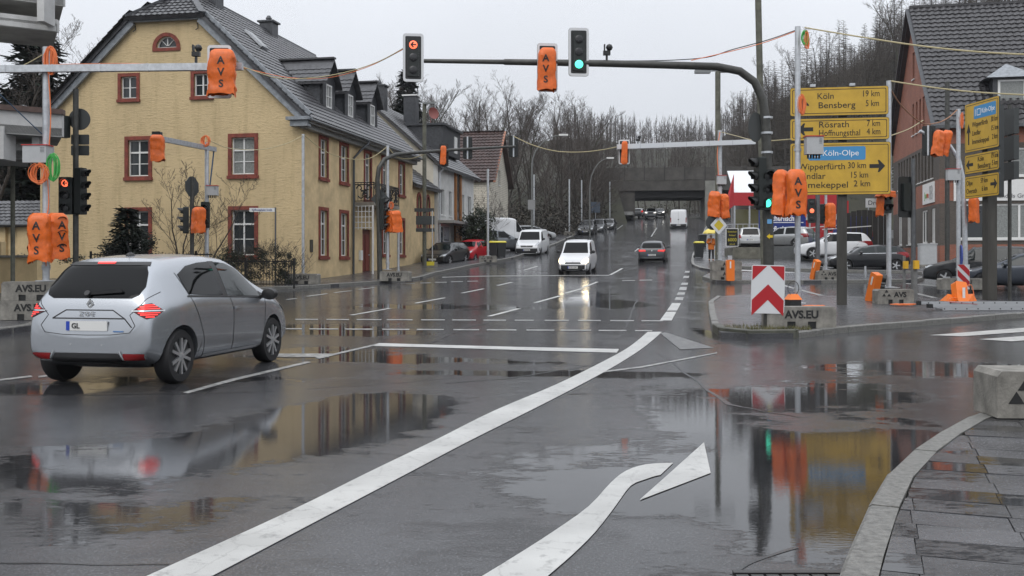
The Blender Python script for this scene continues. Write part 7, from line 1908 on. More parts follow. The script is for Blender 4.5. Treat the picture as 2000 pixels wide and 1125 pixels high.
# ---- big yellow direction sign
D = 28.0
ys_ = empty('direction_sign', (xat(1548, D) , D + .25, g(D) + .1), R(-9), 'big yellow direction sign of three stacked panels on a square post', 'sign')
k_ = D / F
def panel(e, x0, x1, z0, z1):
    q = MB(); q.prism([(x0 + a + (x1 - x0) / 2, b_ + (z0 + z1) / 2) for a, b_ in rrect(x1 - x0, z1 - z0, .06)], -.05, 0, FACE); o = q.build('sign_panel', SIGNBACK, e)
    q = MB(); q.prism([(a + (x0 + x1) / 2, b_ + (z0 + z1) / 2) for a, b_ in rrect(x1 - x0 - .02, z1 - z0 - .02, .055)], .0005, .003, FACE); q.build('sign_face', SIGNY, o)
    q = MB(); q.prism([(a + (x0 + x1) / 2, b_ + (z0 + z1) / 2) for a, b_ in rrect(x1 - x0 - .12, z1 - z0 - .12, .04)], .0032, .005, FACE, [[(a + (x0 + x1) / 2, b_ + (z0 + z1) / 2) for a, b_ in rrect(x1 - x0 - .155, z1 - z0 - .155, .035)]]); q.build('black_border', LETTER, o)
    return o
zz_ = lambda py: zat(py, D) - ys_.location.z
def put_arrow(o, cx_, cz_, L, kind, s=1.0):
    q = MB(); a = L / 2; T = Matrix.Translation((cx_, 0, cz_)) @ Matrix.Rotation({'R': 0, 'L': math.pi, 'U': R(-90)}[kind], 4, 'Y') @ FACE
    q.prism([(-a, -.055 * s), (a * .2, -.055 * s), (a * .05, -.17 * s), (a * .25, -.17 * s), (a, 0), (a * .25, .17 * s), (a * .05, .17 * s), (a * .2, .055 * s), (-a, .055 * s)], .0055, .008, T); q.build('arrow', LETTER, o)
def autobahn(o, x, z, s, m):
    q = MB(); w_ = .30 * s
    q.prism([(x, z - .13 * s), (x + .03 * s, z - .13 * s), (x + .03 * s, z + .13 * s), (x, z + .13 * s)], .009, .011, FACE); q.prism([(x + .12 * s, z - .13 * s), (x + .38 * s, z - .13 * s), (x + .38 * s, z + .13 * s), (x + .12 * s, z + .13 * s)], .009, .011, FACE, [[(x + .15 * s, z - .10 * s), (x + .35 * s, z - .10 * s), (x + .35 * s, z + .10 * s), (x + .15 * s, z + .10 * s)]]); q.build('motorway_symbol', m, o)
W0 = 2.66
p1 = panel(ys_, 0, W0, zz_(225), zz_(169)); p2 = panel(ys_, 0, W0 + .02, zz_(273), zz_(230)); p3 = panel(ys_, 0, W0 + .06, zz_(380), zz_(278))
def textw(s_, size, m, o, x, y, z, width):
    t_ = text(s_, size, m, o, (x, y, z), align='LEFT')
    w_ = max(v.co.x for v in t_.data.vertices) - min(v.co.x for v in t_.data.vertices)
    t_.scale = (width / w_, 1, 1); return t_
for o, s_, a_, b_, py in [(p1, 'Köln', 1598, 1628, 187), (p1, '19 km', 1681, 1711, 184), (p1, 'Bensberg', 1600, 1668, 205), (p1, '5 km', 1688, 1712, 203), (p2, 'Rösrath', 1601, 1656, 243), (p2, '7 km', 1690, 1714, 242), (p2, 'Hoffnungsthal', 1601, 1677, 259.5), (p2, '4 km', 1690, 1715, 258), (p3, 'Wipperfürth', 1563, 1650, 325), (p3, '30 km', 1655, 1688, 323.5), (p3, 'Lindlar', 1566, 1613, 343.5), (p3, '15 km', 1659, 1690, 342), (p3, 'Immekeppel', 1561, 1654, 361), (p3, '2 km', 1666, 1696, 359)]:
    textw(s_, .245, LETTER, o, (a_ - 1548) * .0146, -.0065, zz_(py), (b_ - a_) * .0146)
q = MB(); bz = (zz_(299)); q.prism([(a + 1.27, b_ + bz) for a, b_ in rrect(1.55, .38, .05)], .004, .007, FACE); bp_ = q.build('blue_field', SIGNBLUE, p3)
autobahn(bp_, .52, bz, .8, WHITEL); textw('Köln-Olpe', .225, WHITEL, p3, (1608 - 1548) * .0146, -.0095, bz, .97)
put_arrow(p1, .36, zz_(206), .42, 'U', .9); put_arrow(p2, .42, zz_(251), .42, 'L'); put_arrow(p3, 2.36, zz_(325), .42, 'R')
q = MB(); x = 1.44; q.box(x - .12, x + .12, .08, .34, -.1, zz_(165)); q.build('post', mat('dark_timber_post', (.05, .047, .04), .7, var=.35, vscale=4, stretch=(1, 1, .15), bump=.3), ys_)
q = MB(); 
for py in (190, 252, 300, 355): q.box(.1, W0 - .1, .052, .09, zz_(py) - .03, zz_(py) + .03)
q.build('bracket', GALV, ys_)
q = MB()
for x in (.55, 1.62): q.box(x, x + .14, -.05, .05, zz_(168), zz_(163))
q.build('sign_lamp', GALV, ys_)
# ---- right yellow sign, turned to the side road
D2 = 32.6; p = gnd(1942, 586, .1)
rs = empty('direction_sign', (15.32, D2, g(D2) + .1), R(-85), 'yellow direction sign turned towards the side road at the right', 'sign'); k2 = D2 / F
zr = lambda py: zat(py, D2) - rs.location.z
q = MB(); q.box(-.16, .16, .12, .44, -.1, zr(200)); q.build('post', MATS['dark_timber_post'], rs)
r1, r2, r3 = panel(rs, -1.0, 1.0, zr(293), zr(196)), panel(rs, -1.0, 1.0, zr(336), zr(298)), panel(rs, -1.0, 1.0, zr(385), zr(341))
for o, s_, x, py, w_ in [(r1, 'Wipperfürth', -.98, 240, 1.05), (r1, '30 km', .28, 238, .44), (r1, 'Lindlar', -.98, 257, .58), (r1, '15 km', .28, 255, .44), (r1, 'Immekeppel', -.98, 274, 1.12), (r1, '2 km', .36, 272, .36), (r2, 'Köln', -.6, 310, .40), (r2, '19 km', .28, 308, .44), (r2, 'Bensberg', -.6, 324, .84), (r2, '5 km', .36, 322, .36), (r3, 'Olpe', -1.38, 355, .42), (r3, '59 km', -.4, 353, .46), (r3, 'Overath', -1.38, 371, .72), (r3, '6 km', -.32, 369, .38)]:
    textw(s_, .235, LETTER, o, (x + 1.5) / 2.3 * 2 - 1, -.0065, zr(py), w_ * .87)
q = MB(); bz = zr(217); q.prism([(a + .2, b_ + bz) for a, b_ in rrect(1.28, .42, .05)], .004, .007, FACE); bp_ = q.build('blue_field', SIGNBLUE, r1); autobahn(bp_, -.36, bz, .85, WHITEL); textw('Köln-Olpe', .23, WHITEL, r1, .02, -.0095, bz, .74)
put_arrow(r1, -.76, zr(257), .7, 'U', .65); put_arrow(r2, -.70, zr(318), .42, 'L', .9); put_arrow(r3, .72, zr(362), .38, 'R', .9)
bs2 = mast('rear_sign_rack', 1972, 33.2, 205, .06, 'dark sign backs on grey posts right of the turned yellow sign', 'sign', DARKPOLE, base=g(33))
for (a, b_) in ((212, 262), (265, 312), (316, 350)): q = MB(); c = rel(bs2, 1976, (a + b_) / 2, 33.0); q.box(c.x - .03, c.x + .14, -.4, .7, rel(bs2, 0, b_, 33).z, rel(bs2, 0, a, 33).z); q.build('sign_back', SIGNBACK, bs2)
q = MB(); c = rel(bs2, 1958, 300, 32.8); q.box(c.x - .12, c.x + .1, -.3, -.2, rel(bs2, 0, 385, 33).z, rel(bs2, 0, 205, 33).z); q.build('sign_back', SIGNBACK, bs2)
# ---- second mast with block, lying signal and coil
block(1750, 594, 'concrete block with triangle logo and AVS lettering right of the big yellow sign', w=1.02, h=.42, txt='AVS', logo=True, rz=R(-2))
T2 = mast('temporary_mast', 1736, 30.2, 158, .075, 'galvanised mast at the right edge of the big yellow sign', base=g(30.2) + .5)
sg = signal_head(T2, rel(T2, 1730, 396, 30.2) + Vector((0, -.1, 0)), .3, n=2, size=(.30, .32)); cover(at(1730, 378, 30.0), .3, 'orange cover pushed up over the signal on the mast by the yellow sign', w=.44, h=.16, d=.42, letters=False, seed=11); cover(at(1719, 398, 30.1), .3, 'orange side flap of the cover on the mast by the yellow sign', w=.07, h=.68, d=.30, letters=False, seed=12)
coil(gnd(1765, 597, .12), .36, .10, CABO, 'flat orange cable coil lying before the block with the triangle logo', 12, 7, flat=True, r=.009)
def lying(px, py, d, rz, roll, lab, seed):
    """covered signal leaning on a block"""
    e = empty('leaning_signal', at(px, py, d), rz, lab, 'traffic light', 'covered signals leaning on blocks'); e.rotation_euler = (0, roll, rz)
    q = MB(); q.prism(rrect(.30, .92, .03, 3), -.12, .10, FACE); q.build('orange_back', ORANGEP, e)
    for zc in (-.25, .05, .32):
        q = MB(); q.lathe([(.105, 0), (.115, .20), (.105, .20), (.095, .02)], 14, Matrix.Translation((.0, .12, zc)) @ Matrix.Rotation(R(-90), 4, 'X') @ Matrix.Rotation(R(30), 4, 'Y')); q.build('visor', BLACK, e)
    q = MB(); q.box(-.03, .03, -.118, -.10, .1, .35); q.build('label_sticker', WHITEP, e)
    return e
lying(1706, 562, 30.0, R(-75), R(20), 'orange backed signal leaning against the block with the triangle logo', 1)
# ---- far right group
block(1880, 566, 'concrete block lettered AVS.EU below the striped beacon on the right', w=1.5, rz=R(-3))
T3 = mast('temporary_mast', 1872, 38.2, 213, .08, 'galvanised mast with grey cabinet left of the turned yellow sign', base=g(38.2) + .5)
ctrl_box(T3, 1859, 342, 38.2, .48, .42); coil(at(1879, 220, 38.0), .06, .30, CABO, 'orange cable coil at the top of the mast left of the turned yellow sign', 9, 9)
bc = empty('striped_beacon', gnd(1882, 572, .12), 0, 'red and white diagonally striped beacon board before the right block', 'sign')
q = MB(); q.prism([(-.21, .12), (.21, .12), (.21, .98), (-.21, .98)], -.02, 0, FACE); q.build('sign_board', MATS['reflective_white'], bc)
for k in range(3):
    z_ = .98 - k * .38; q = MB(); P = clip([(-.6, z_ + .6), (-.6, z_ + .38), (.6, z_ - .82), (.6, z_ - .60)], ccw([(-.205, .125), (.205, .125), (.205, .975), (-.205, .975)]))
    if len(P) > 2: q.prism(P, .001, .004, FACE); q.build('red_stripe', RREF, bc)
q = MB(); q.box(-.03, .03, .01, .05, 0, .9); q.build('post', DARKPOLE, bc)
bsn = empty('blue_arrow_sign', at(1876, 500, 37.5), R(75), 'narrow blue sign seen edge on beside the striped beacon', 'sign'); q = MB(); q.lathe([(.42, 0), (.42, .02)], 24, Matrix.Rotation(R(90), 4, 'X')); q.build('sign_face', mat('mandatory_blue', (.02, .06, .35), .4), bsn); q = MB(); q.cyl((0, .04, -1.1), (0, .04, .4), .03); q.build('post', GALV, bsn)
G2 = empty('curved_signal_mast', (xat(1886, 40), 40, g(40)), 0, 'grey curved mast with signals bending left before the brick building', 'traffic light')
q = MB(); q.tube([rel(G2, px, py, 40) for px, py in [(1886, 560), (1884, 430), (1880, 345), (1872, 310), (1855, 285), (1832, 272), (1815, 264), (1796, 256)]], [.11, .10, .09, .085, .08, .075, .07, .065], 12); q.build('mast', GALV, G2, smooth=50)
signal_head(G2, rel(G2, 1814, 275, 40), R(150), board=True, visors=True, bw=.5, bh=1.2, back_strip=True); signal_head(G2, rel(G2, 1897, 402, 40) + Vector((.1, -.1, 0)), R(60), n=3); signal_head(G2, rel(G2, 1838, 280, 40), R(40))
cover(at(1833, 279, 39.6), .4, 'orange cover hanging left on the grey curved mast', w=.36, h=1.0, seed=15, letters=False, roll=.12); cover(at(1847, 279, 39.8), -.4, 'orange cover hanging right on the grey curved mast', w=.36, h=1.0, seed=16, letters=False, roll=.2); cover(at(1902, 408, 39.6), .7, 'orange cover on the low signal below the turned yellow sign', w=.34, h=1.0, seed=17, letters=False)
# bollards with push buttons, dark backs
for px, d, top, lab in ((1786, 30.6, 515, 'square grey post with yellow push button right of the triangle logo block'), (1691 + 75, 34, 500, 'thin post with yellow push button behind the triangle logo block')):
    e = mast('button_post', px, d, top, .09 if px > 1780 else .05, lab, 'post', mat('grey_square_post', (.16, .16, .155), .6, var=.25), base=g(d) + .05)
    c = rel(e, px, 519, d); q = MB(); q.box(c.x - .07, c.x + .07, -.2, -.06, c.z - .1, c.z + .16); q.build('push_button', mat('yellow_button', (.75, .42, .02), .4), e)
e = mast('signal_post', 1784, 33, 310, .075, 'dark post with the back of a tall signal board right of the big sign', 'traffic light', mat('grey_steel_post', (.11, .115, .12), .5, .3, var=.2)); signal_head(e, rel(e, 1766, 385, 33), R(200), board=True, visors=False, bw=.55, bh=1.35)
mast('lamp_post', 1850, 52, 160, .12, 'dark slim lamp post standing before the brick office', 'lamp post', DARKPOLE)
cb_ = empty('utility_cabinet', gnd(1820, 523, .1) + Vector((0, .6, 0)), ST, 'pale grey utility cabinet against the brick wall', 'cabinet'); q = MB(); q.prism(rrect(.95, .7, .12, 4), 0, 1.30); q.build('body', LTBOX, cb_); q = MB(); q.prism(rrect(1.0, .75, .12, 4), 1.30, 1.37); q.build('lid', LTBOX, cb_); q = MB(); q.prism(rrect(.97, .72, .12, 4), .02, .18); q.build('base', CONC, cb_)
# ladder on the island
p = gnd(1935, 606, .125); ld = empty('aluminium_ladder', p, R(2.2), 'folded aluminium ladder lying flat on the island at the right', 'ladder')
ALU = mat('aluminium', (.48, .49, .50), .35, .7)
for k, (dz, x0, y0) in enumerate(((.14, -1.75, .25), (.0, -1.25, 0), (.075, -1.55, .12), (.0, -1.25, .42))):
    q = MB(); q.box(x0, 2.6, y0, y0 + .03, dz, dz + .075); q.build('rail', ALU, ld)
for k in range(13): q = MB(); q.cyl((-1.2 + k * .29, .0, .04), (-1.2 + k * .29, .42, .04), .016, n=6); q.build('rung', ALU, ld)
for k in range(13): q = MB(); q.cyl((-1.2 + k * .29, -.004, .038), (-1.2 + k * .29, .0, .038), .018, n=8); q.cyl((-1.5 + k * .29, .246, .178), (-1.5 + k * .29, .25, .178), .018, n=8); tag(q.build('rung_end', BLACK, ld), kind='stuff')
q = MB(); q.box(-1.80, -1.70, .22, .30, .12, .23); q.box(-1.60, -1.5, -.01, .15, .06, .16); q.build('end_cap', BLACK, ld)
q = MB(); q.bar((-.95, .24, .20), (-.3, .1, .15), .04, .01); q.build('strap', REDP, ld)
e = empty('orange_lamp_case', gnd(1893, 598, .12) + Vector((0, .6, 0)), .2, 'orange signal lying among cables behind the ladder', 'lamp'); q = MB(); q.prism(rrect(.34, .62, .05), -.1, .14, Matrix.Translation((0, 0, .33)) @ Matrix.Rotation(R(-22), 4, 'X') @ Matrix.Rotation(R(8), 4, 'Y') @ FACE); q.build('back_shell', ORANGEP, e)
q = MB(); q.box(-.04, .04, -.20, -.19, .2, .5); q.build('label_sticker', WHITEP, e)
for s_ in (-1, 1): q = MB(); q.add([(s_ * .2, -.1, .1), (s_ * .48, -.1, .12), (s_ * .40, -.05, .32), (s_ * .2, .05, .30), (s_ * .2, .2, .1), (s_ * .48, .2, .12)], [(0, 1, 2, 3), (1, 5, 2), (3, 2, 5, 4)]); q.build('hood', ORANGEP, e)
q = MB(); q.tube([(.2 + .14 * math.cos(t), -.16 + .02 * math.sin(3 * t), .3 + .28 * math.sin(t)) for t in [2 * math.pi * i / 20 for i in range(20)]], .012, 5, closed=True); q.tube([(-.3 + .16 * math.cos(t), -.16, .12 + .1 * math.sin(t)) for t in [2 * math.pi * i / 20 for i in range(20)]], .012, 5, closed=True); q.build('cable_ring', CABO, e)
# ---- refuge island group
D3 = 46.5
block(1420, 547, 'lower of two stacked AVS blocks on the refuge island', w=1.32, txt='AVS', rz=R(-1)); p = gnd(1420, 547, .11); block(0, 0, 'upper of two stacked AVS blocks on the refuge island', w=1.32, txt='AVS', loc=p + Vector((0, .02, .425)))
T6 = mast('temporary_mast', 1406, D3, 255, .10, 'galvanised mast carrying a long pale beam over the far lane', base=g(D3) + .9)
beam(T6, 1205, 287, 1475, 277, D3 - .2, D3 - .2, h=.22, w=.18, m=mat('pale_aluminium_beam', (.62, .64, .66), .4, .3)); ctrl_box(T6, 1408, 352, D3, .42, .40)
signal_head(T6, rel(T6, 1219, 297, D3) + Vector((0, -.05, 0)), 0, board=True, visors=False, bw=.52, bh=1.15, size=(.3, .3)); sensor(T6, rel(T6, 1246, 286, D3)); signal_head(T6, rel(T6, 1412, 405, D3) + Vector((.1, 0, 0)), R(160))
q = MB(); c = rel(T6, 1220, 297, D3 - .5); q.box(c.x - .13, c.x + .13, -.06, 0, c.z - .46, c.z + .46); q.box(c.x - .2, c.x - .02, -.08, 0, c.z + .3, c.z + .42)
cover(at(1220, 297, D3 - .65), 0, 'narrow orange cover on the signal at the left end of the pale beam', w=.26, h=1.0, d=.16, seed=20, letters=False)
cover(at(1394, 398, D3 - .6), -.3, 'orange cover turned left on the mast with the long pale beam', w=.50, h=1.15, d=.4, seed=21, letters=False, roll=.12); cover(at(1412, 402, D3 - .2), .4, 'orange cover behind the mast with the long pale beam', w=.42, h=1.1, d=.4, seed=22, letters=False, roll=-.05)
e = mast('lamp_post', 1402, 49, 140, .13, 'mossy green lamp post with two lamp heads on the refuge island', 'lamp post', GREENPOLE)
for s_, (px, py) in ((-1, (1372, 140)), (1, (1420, 138))):
    c = rel(e, px, py, 49); q = MB(); q.bar(rel(e, 1402, 138, 49), c, .05, .05); q.cbox(c, .75, .3, .16); q.build('lamp_head', mat('grey_lamp_head', (.20, .21, .21), .5), e)
e = empty('priority_sign', at(1404, 440, 45.8), R(18), 'yellow diamond priority road sign on the mast by the person', 'sign'); q = MB(); q.prism(rrect(.62, .62, .05), -.02, 0, FACE @ Matrix.Rotation(R(45), 4, 'Z')); q.build('sign_board', MATS['reflective_white'], e); q = MB(); q.prism(rrect(.36, .36, .02), .001, .004, FACE @ Matrix.Rotation(R(45), 4, 'Z')); q.build('yellow_centre', mat('priority_yellow', (.6, .45, .03), .5), e)
q = MB(); q.lathe([(.34, 0), (.34, .02)], 24, Matrix.Translation((-.28, .1, .12)) @ Matrix.Rotation(R(90), 4, 'X')); q.build('round_sign_back', SIGNBACK, e)
def stand_lamp(px, py, lab):
    e = empty('orange_lamp_case', gnd(px, py, .12), 0, lab, 'lamp'); q = MB(); q.prism(rrect(.34, .90, .05), -.1, .12, Matrix.Translation((0, 0, .46)) @ FACE); q.build('back_shell', ORANGEP, e); q = MB(); q.box(-.04, .02, -.13, -.12, .55, .85); q.build('label_sticker', WHITEP, e); q = MB(); q.box(-.1, .08, -.05, .05, .92, 1.1); q.build('bracket', GALV, e)
stand_lamp(1426, 549, 'upright orange signal standing before the stacked AVS blocks')
block(1620, 547, 'small AVS block with triangle logo on the refuge island, mast rising from it', w=.98, txt='AVS', logo=True)
e = mast('temporary_mast', 1613, 45.6, 350, .06, 'short galvanised mast with covered signals behind the big yellow sign', base=g(45.6) + .5)
signal_head(e, rel(e, 1609, 418, 45.6) + Vector((0, -.1, 0)), R(55)); cover(at(1622, 420, 45.3), .3, 'orange cover between the sign post and the short mast', w=.40, h=1.1, seed=24, letters=False)
e = mast('signal_post', 1597, 44.8, 340, .10, 'grey post with red pedestrian signal behind the big sign', 'traffic light', MATS['grey_steel_post']); signal_head(e, rel(e, 1584, 412, 44.8) + Vector((0, -.12, 0)), 0, n=3, lit=(1, RLIT), visors=False, size=(.30, .36))
lying(1592, 527, 44.6, R(-75), R(22), 'orange backed signal leaning beside the small AVS block on the refuge island', 3)
lp2 = mast('galvanised_pole', 1690 + 0, 46, 520, .05, 'short grey pole stub beside the black hatchback', 'post')
# ---- left foreground island
p = gnd(58, 625, .12); block(0, 0, 'lower of two stacked AVS.EU blocks left of the silver car', loc=p, w=1.30, rz=R(3)); block(0, 0, 'upper of two stacked AVS.EU blocks left of the silver car', loc=p + Vector((.02, .02, .425)), w=1.30, rz=R(2))
DL = p.y + .25
TL = mast('temporary_mast', 90, DL, 92, .075, 'galvanised mast with long beam at the left edge, cabinet halfway up', base=g(DL) + .97)
beam(TL, -80, 136, 474, 130, DL - .12, DL - .12, h=.155, w=.14); ctrl_box(TL, 78, 318 - 15, DL, .52, .38, .3)
signal_head(TL, rel(TL, 433, 143, DL) + Vector((0, -.2, 0)), .03, board=True, visors=False, bw=.53, bh=1.18); sensor(TL, rel(TL, 383, 132, DL))
signal_head(TL, rel(TL, 76, 462, DL) + Vector((0, -.18, 0)), .05); signal_head(TL, rel(TL, 112, 460, DL) + Vector((.05, -.05, 0)), R(50))
cover(at(434, 140, DL - .45), .05, 'crumpled orange cover lettered AVS at the right end of the long beam', w=.54, h=.98, d=.24, seed=31)
cover(at(77, 463, DL - .38), .04, 'orange cover lettered AVS facing the road above the stacked blocks', w=.42, h=1.05, seed=32); cover(at(111, 460, DL - .1), R(45), 'orange cover turned right above the stacked blocks', w=.40, h=1.0, seed=33, lx=.05)
coil(at(98, 90, DL - .15), .14, .30, CABO, 'orange cable coil at the top of the left mast', 22, 34); coil(at(103, 300, DL - .25), .17, .30, CABG, 'green cable coil beside the left cabinet', 16, 35); coil(at(76, 320, DL - .3), .22, .22, CABO, 'tangled orange cables below the left cabinet', 14, 36)
cable([at(94, 140, DL - .1), at(99, 230, DL - .1), at(93, 330, DL - .1), at(95, 400, DL - .1), at(88, 440, DL - .1), at(90, 520, DL - .1)], .012, CABO, 'orange cable running down the left mast')
q = MB(); tag(MB().bar(at(-10, 175, DL - .6), at(82, 262, DL - .1), .07, .012).build('lashing_strap', mat('blue_strap', (.03, .07, .13), .6)), 'blue lashing strap pulled to the left mast', 'strap')
# dark permanent post behind the car
DP = 27.5; PL = mast('signal_post', 148, DP, 174, .075, 'dark post with sign backs and a red arrow signal behind the silver car', 'traffic light', DARKPOLE)
c = rel(PL, 152, 232, DP); q = MB(); q.lathe([(.30, 0), (.30, .02)], 28, Matrix.Translation(c + Vector((0, .12, 0))) @ Matrix.Rotation(R(90), 4, 'X')); q.build('round_sign', SIGNBACK, PL)
c = rel(PL, 152, 282, DP); q = MB(); q.prism(rrect(.50, .28, .03), -.02, 0, Matrix.Translation(c + Vector((0, .14, .15))) @ FACE); q.prism(rrect(.50, .28, .03), -.02, 0, Matrix.Translation(c + Vector((0, .14, -.15))) @ FACE); q.build('square_sign', SIGNBACK, PL)
signal_head(PL, rel(PL, 135, 383, DP) + Vector((-.02, -.18, 0)), .05, lit=(0, RLIT), arrow=True, size=(.36, .34)); signal_head(PL, rel(PL, 163, 374, DP) + Vector((.03, -.1, 0)), R(78), n=4, size=(.30, .32)); signal_head(PL, rel(PL, 122, 248, DP), R(-120), n=2, visors=False)
# post and mast before the gable
D4 = 34.0
P4 = mast('signal_post', 375, D4, 345, .07, 'dark post with stop sign edge and signals before the gable', 'traffic light', DARKPOLE); signal_head(P4, rel(P4, 359, 430, D4), R(-75), size=(.3, .3)); signal_head(P4, rel(P4, 384, 428, D4) + Vector((0, .1, 0)), R(70))
q = MB(); q.prism([(.36 * math.cos(R(22.5 + 45 * i)), .36 * math.sin(R(22.5 + 45 * i))) for i in range(8)], -.01, .01, Matrix.Translation(rel(P4, 375, 365, D4)) @ Matrix.Rotation(R(68), 4, 'Z') @ FACE); q.build('octagon_sign', SIGNBACK, P4)
cover(at(388, 429, D4 - .3), R(60), 'orange cover on the signal post before the gable', w=.40, h=.85, seed=41, letters=False)
T4 = mast('temporary_mast', 404, D4 + .6, 278, .07, 'galvanised mast with slanting beam before the yellow gable')
beam(T4, 298, 268, 420, 292, D4 - 3.0, D4 + 1.2, h=.16, w=.12); ctrl_box(T4, 417, 373, D4 + .5, .36, .32); signal_head(T4, rel(T4, 403, 420, D4 + .5) + Vector((0, -.15, 0)), .1, n=2, size=(.28, .45)); signal_head(T4, rel(T4, 309, 286, D4 - 2.8), R(175), visors=False, bw=.4, bh=1.0)
cover(at(308, 288, D4 - 3.0), R(10), 'orange cover at the far end of the slanting beam', w=.40, h=.78, seed=42, letters=False); coil(at(402, 264, D4 + .3), .17, .19, CABO, 'orange cable coil on top of the mast before the gable', 14, 43)
q = MB(); q.bar(rel(T4, 418, 292, D4 + 1.1), rel(T4, 409, 372, D4 + .6), .04, .03); q.build('tension_strap', mat('blue_strap', (.03, .07, .13), .6), T4)
# street name sign
e = mast('street_name_sign', 538, 41.0, 405, .035, 'white street name sign on a thin post at the yellow corner', 'sign', mat('thin_grey_post', (.10, .10, .10), .5), base=g(41) + .1)
q = MB(); c = rel(e, 512, 410, 41); q.box(c.x - .52, c.x + .52, -.02, .02, c.z - .08, c.z + .08); o = q.build('name_board', WHITEP, e); text('Hoffnungsthaler Straße', .11, mat('blue_lettering', (.02, .05, .25), .5), o, (c.x, -.025, c.z), sx=.82)
block(588, 555, 'concrete block lettered AVS.EU at the corner of the yellow house', w=1.38, rz=R(-3)); e = mast('temporary_mast', 592, 41.8, 262, .06, 'galvanised mast on a block at the corner of the yellow house', base=g(41.8) + .5)
# ---- gantry further back, left
D5 = 45.3; G3 = empty('signal_gantry', (xat(742, D5), D5, g(D5) + .1), 0, 'dark curved mast arm seen from behind, left of the far crossing', 'traffic light')
q = MB(); q.tube([rel(G3, px, py, D5 + (max(0, px - 742) * .018)) for px, py in [(742, 548), (740, 420), (737, 352), (740, 328), (751, 311), (772, 302), (800, 299), (866, 294), (930, 290), (1006, 286)]], [.12, .115, .11, .105, .10, .09, .08, .075, .07, .06], 12); q.build('mast', DARKPOLE, G3, smooth=50)
for px, py, ornge in ((866, 302, 1), (913, 288, 0), (1003, 285, 0)):
    dd = D5 + (px - 742) * .018; signal_head(G3, rel(G3, px, py, dd) + Vector((0, .25, 0)), R(180), board=True, visors=False, back_strip=not ornge, bw=.46, bh=1.08)
    if ornge: cover(at(px, py, dd - .12), 0, 'orange back of a covered signal on the far curved arm', w=.26, h=.84, d=.16, seed=51, letters=False)
signal_head(G3, rel(G3, 748, 418, D5) + Vector((.1, -.1, 0)), R(75), n=4, size=(.34, .36)); q = MB(); q.prism(rrect(.62, .62, .03), -.02, 0, Matrix.Translation(rel(G3, 741, 388, D5) + Vector((.02, .16, 0))) @ FACE @ Matrix.Rotation(R(45), 4, 'Z')); q.build('diamond_sign', SIGNBACK, G3)
block(770, 549, 'concrete block lettered AVS.EU by the foot of the far curved arm', w=1.30, rz=R(-8)); e = mast('temporary_mast', 757, 45.6, 284, .075, 'galvanised mast with covers before the balcony of the yellow house', base=g(45.6) + .5); mast('galvanised_pole', 778, 46.5, 450, .06, 'short grey pole right of the mast before the balcony', 'post', base=g(46.5) + .1)
signal_head(e, rel(e, 768, 430, 45.6), R(40)); cover(at(774, 432, 45.3), .3, 'orange cover right of the dark mast before the balcony', w=.45, h=.95, seed=52, letters=False, roll=-.05); cover(at(761, 432, 45.4), -.5, 'orange cover half hidden by the dark mast before the balcony', w=.35, h=.95, seed=53, letters=False); coil(at(764, 394, 45.4), .11, .17, CABO, 'orange cable coil before the balcony', 10, 54)
# ---- sign posts and lamp posts up the street
p = gnd(829, 522); lp3 = mast('lamp_post', 829, p.y, 202, .12, 'mossy lamp post carrying dark direction boards before the annex', 'lamp post', GREENPOLE, base=p.z + .1)
c = rel(lp3, 836, 203, p.y); q = MB(); q.cbox(c + Vector((.1, -.2, .02)), .62, .28, .12); q.build('lamp_head', MATS['grey_lamp_head'], lp3)
for x0, x1, a, b_ in ((810, 848, 407, 414), (813, 849, 422, 439), (813, 849, 446, 453)): q = MB(); A_, B_ = rel(lp3, x0, b_, p.y), rel(lp3, x1, a, p.y); q.box(A_.x, B_.x, -.2, -.16, A_.z, B_.z); q.build('direction_board', SIGNBACK, lp3)
p = gnd(844, 522, .1); e = empty('sign_foot', p, 0, 'yellow painted concrete foot with thin sign post before the black car', 'concrete block'); q = MB(); q.box(-.3, .3, 0, .35, 0, .30); q.build('foot', CONC, e); q = MB(); q.box(-.31, .12, -.01, .36, .1, .32); q.build('yellow_cap', mat('yellow_block', (.6, .5, .03), .5), e); q = MB(); q.cyl((0, .15, .3), (0, .15, 3.2), .03); q.build('post', GALV, e)
poles = [(953, 512, 330, 'slim galvanised mast on a small block beside the evergreen hedge'), (1043, 458, 341, 'slim galvanised mast behind the white delivery van'), (1112, 460, 350, 'slim galvanised mast on a block left of the parked black minivan'), (1136, 452, 352, 'slim galvanised mast just behind the parked black minivan'), (1191, 441, 355, 'slim galvanised mast on a block, the farthest on the left side')]
for k, (px, py, top, lab) in enumerate(poles):
    p = gnd(px, py, .1); mast('temporary_mast', px, p.y, top, .075, lab, base=p.z + .4)
    if k in (0, 2, 4): block(0, 0, ['AVS block under the slim mast beside the hedge', '', 'pale block under the slim mast left of the black minivan', '', 'pale block under the farthest slim mast on the left'][k], w=1.1, h=.40, txt='AVS' if k == 0 else '', logo=(k == 0), loc=p + Vector((0, -.3, 0)))
def arc_lamp(px, d, y0, ytop, px1, lab):
    e = empty('lamp_post', (xat(px, d), d, g(d)), 0, lab, 'lamp post'); q = MB(); c0, c1 = rel(e, px, ytop + 60, d), rel(e, px1, ytop, d)
    pts = [Vector((0, 0, 0)), c0] + [c0 + Vector(((c1.x - c0.x) * (1 - math.cos(t)), 0, (c1.z - c0.z) * math.sin(t))) for t in [R(90) * i / 7 for i in range(1, 8)]]
    q.tube(pts, [.09, .07] + [.055 - .003 * i for i in range(7)], 8); q.build('pole', mat('grey_green_pole', (.13, .135, .13), .5), e, smooth=50); q = MB(); q.cbox(c1 + Vector((.1, 0, .02)), .75, .26, .14); q.build('lamp_head', WHITEP, e); return e
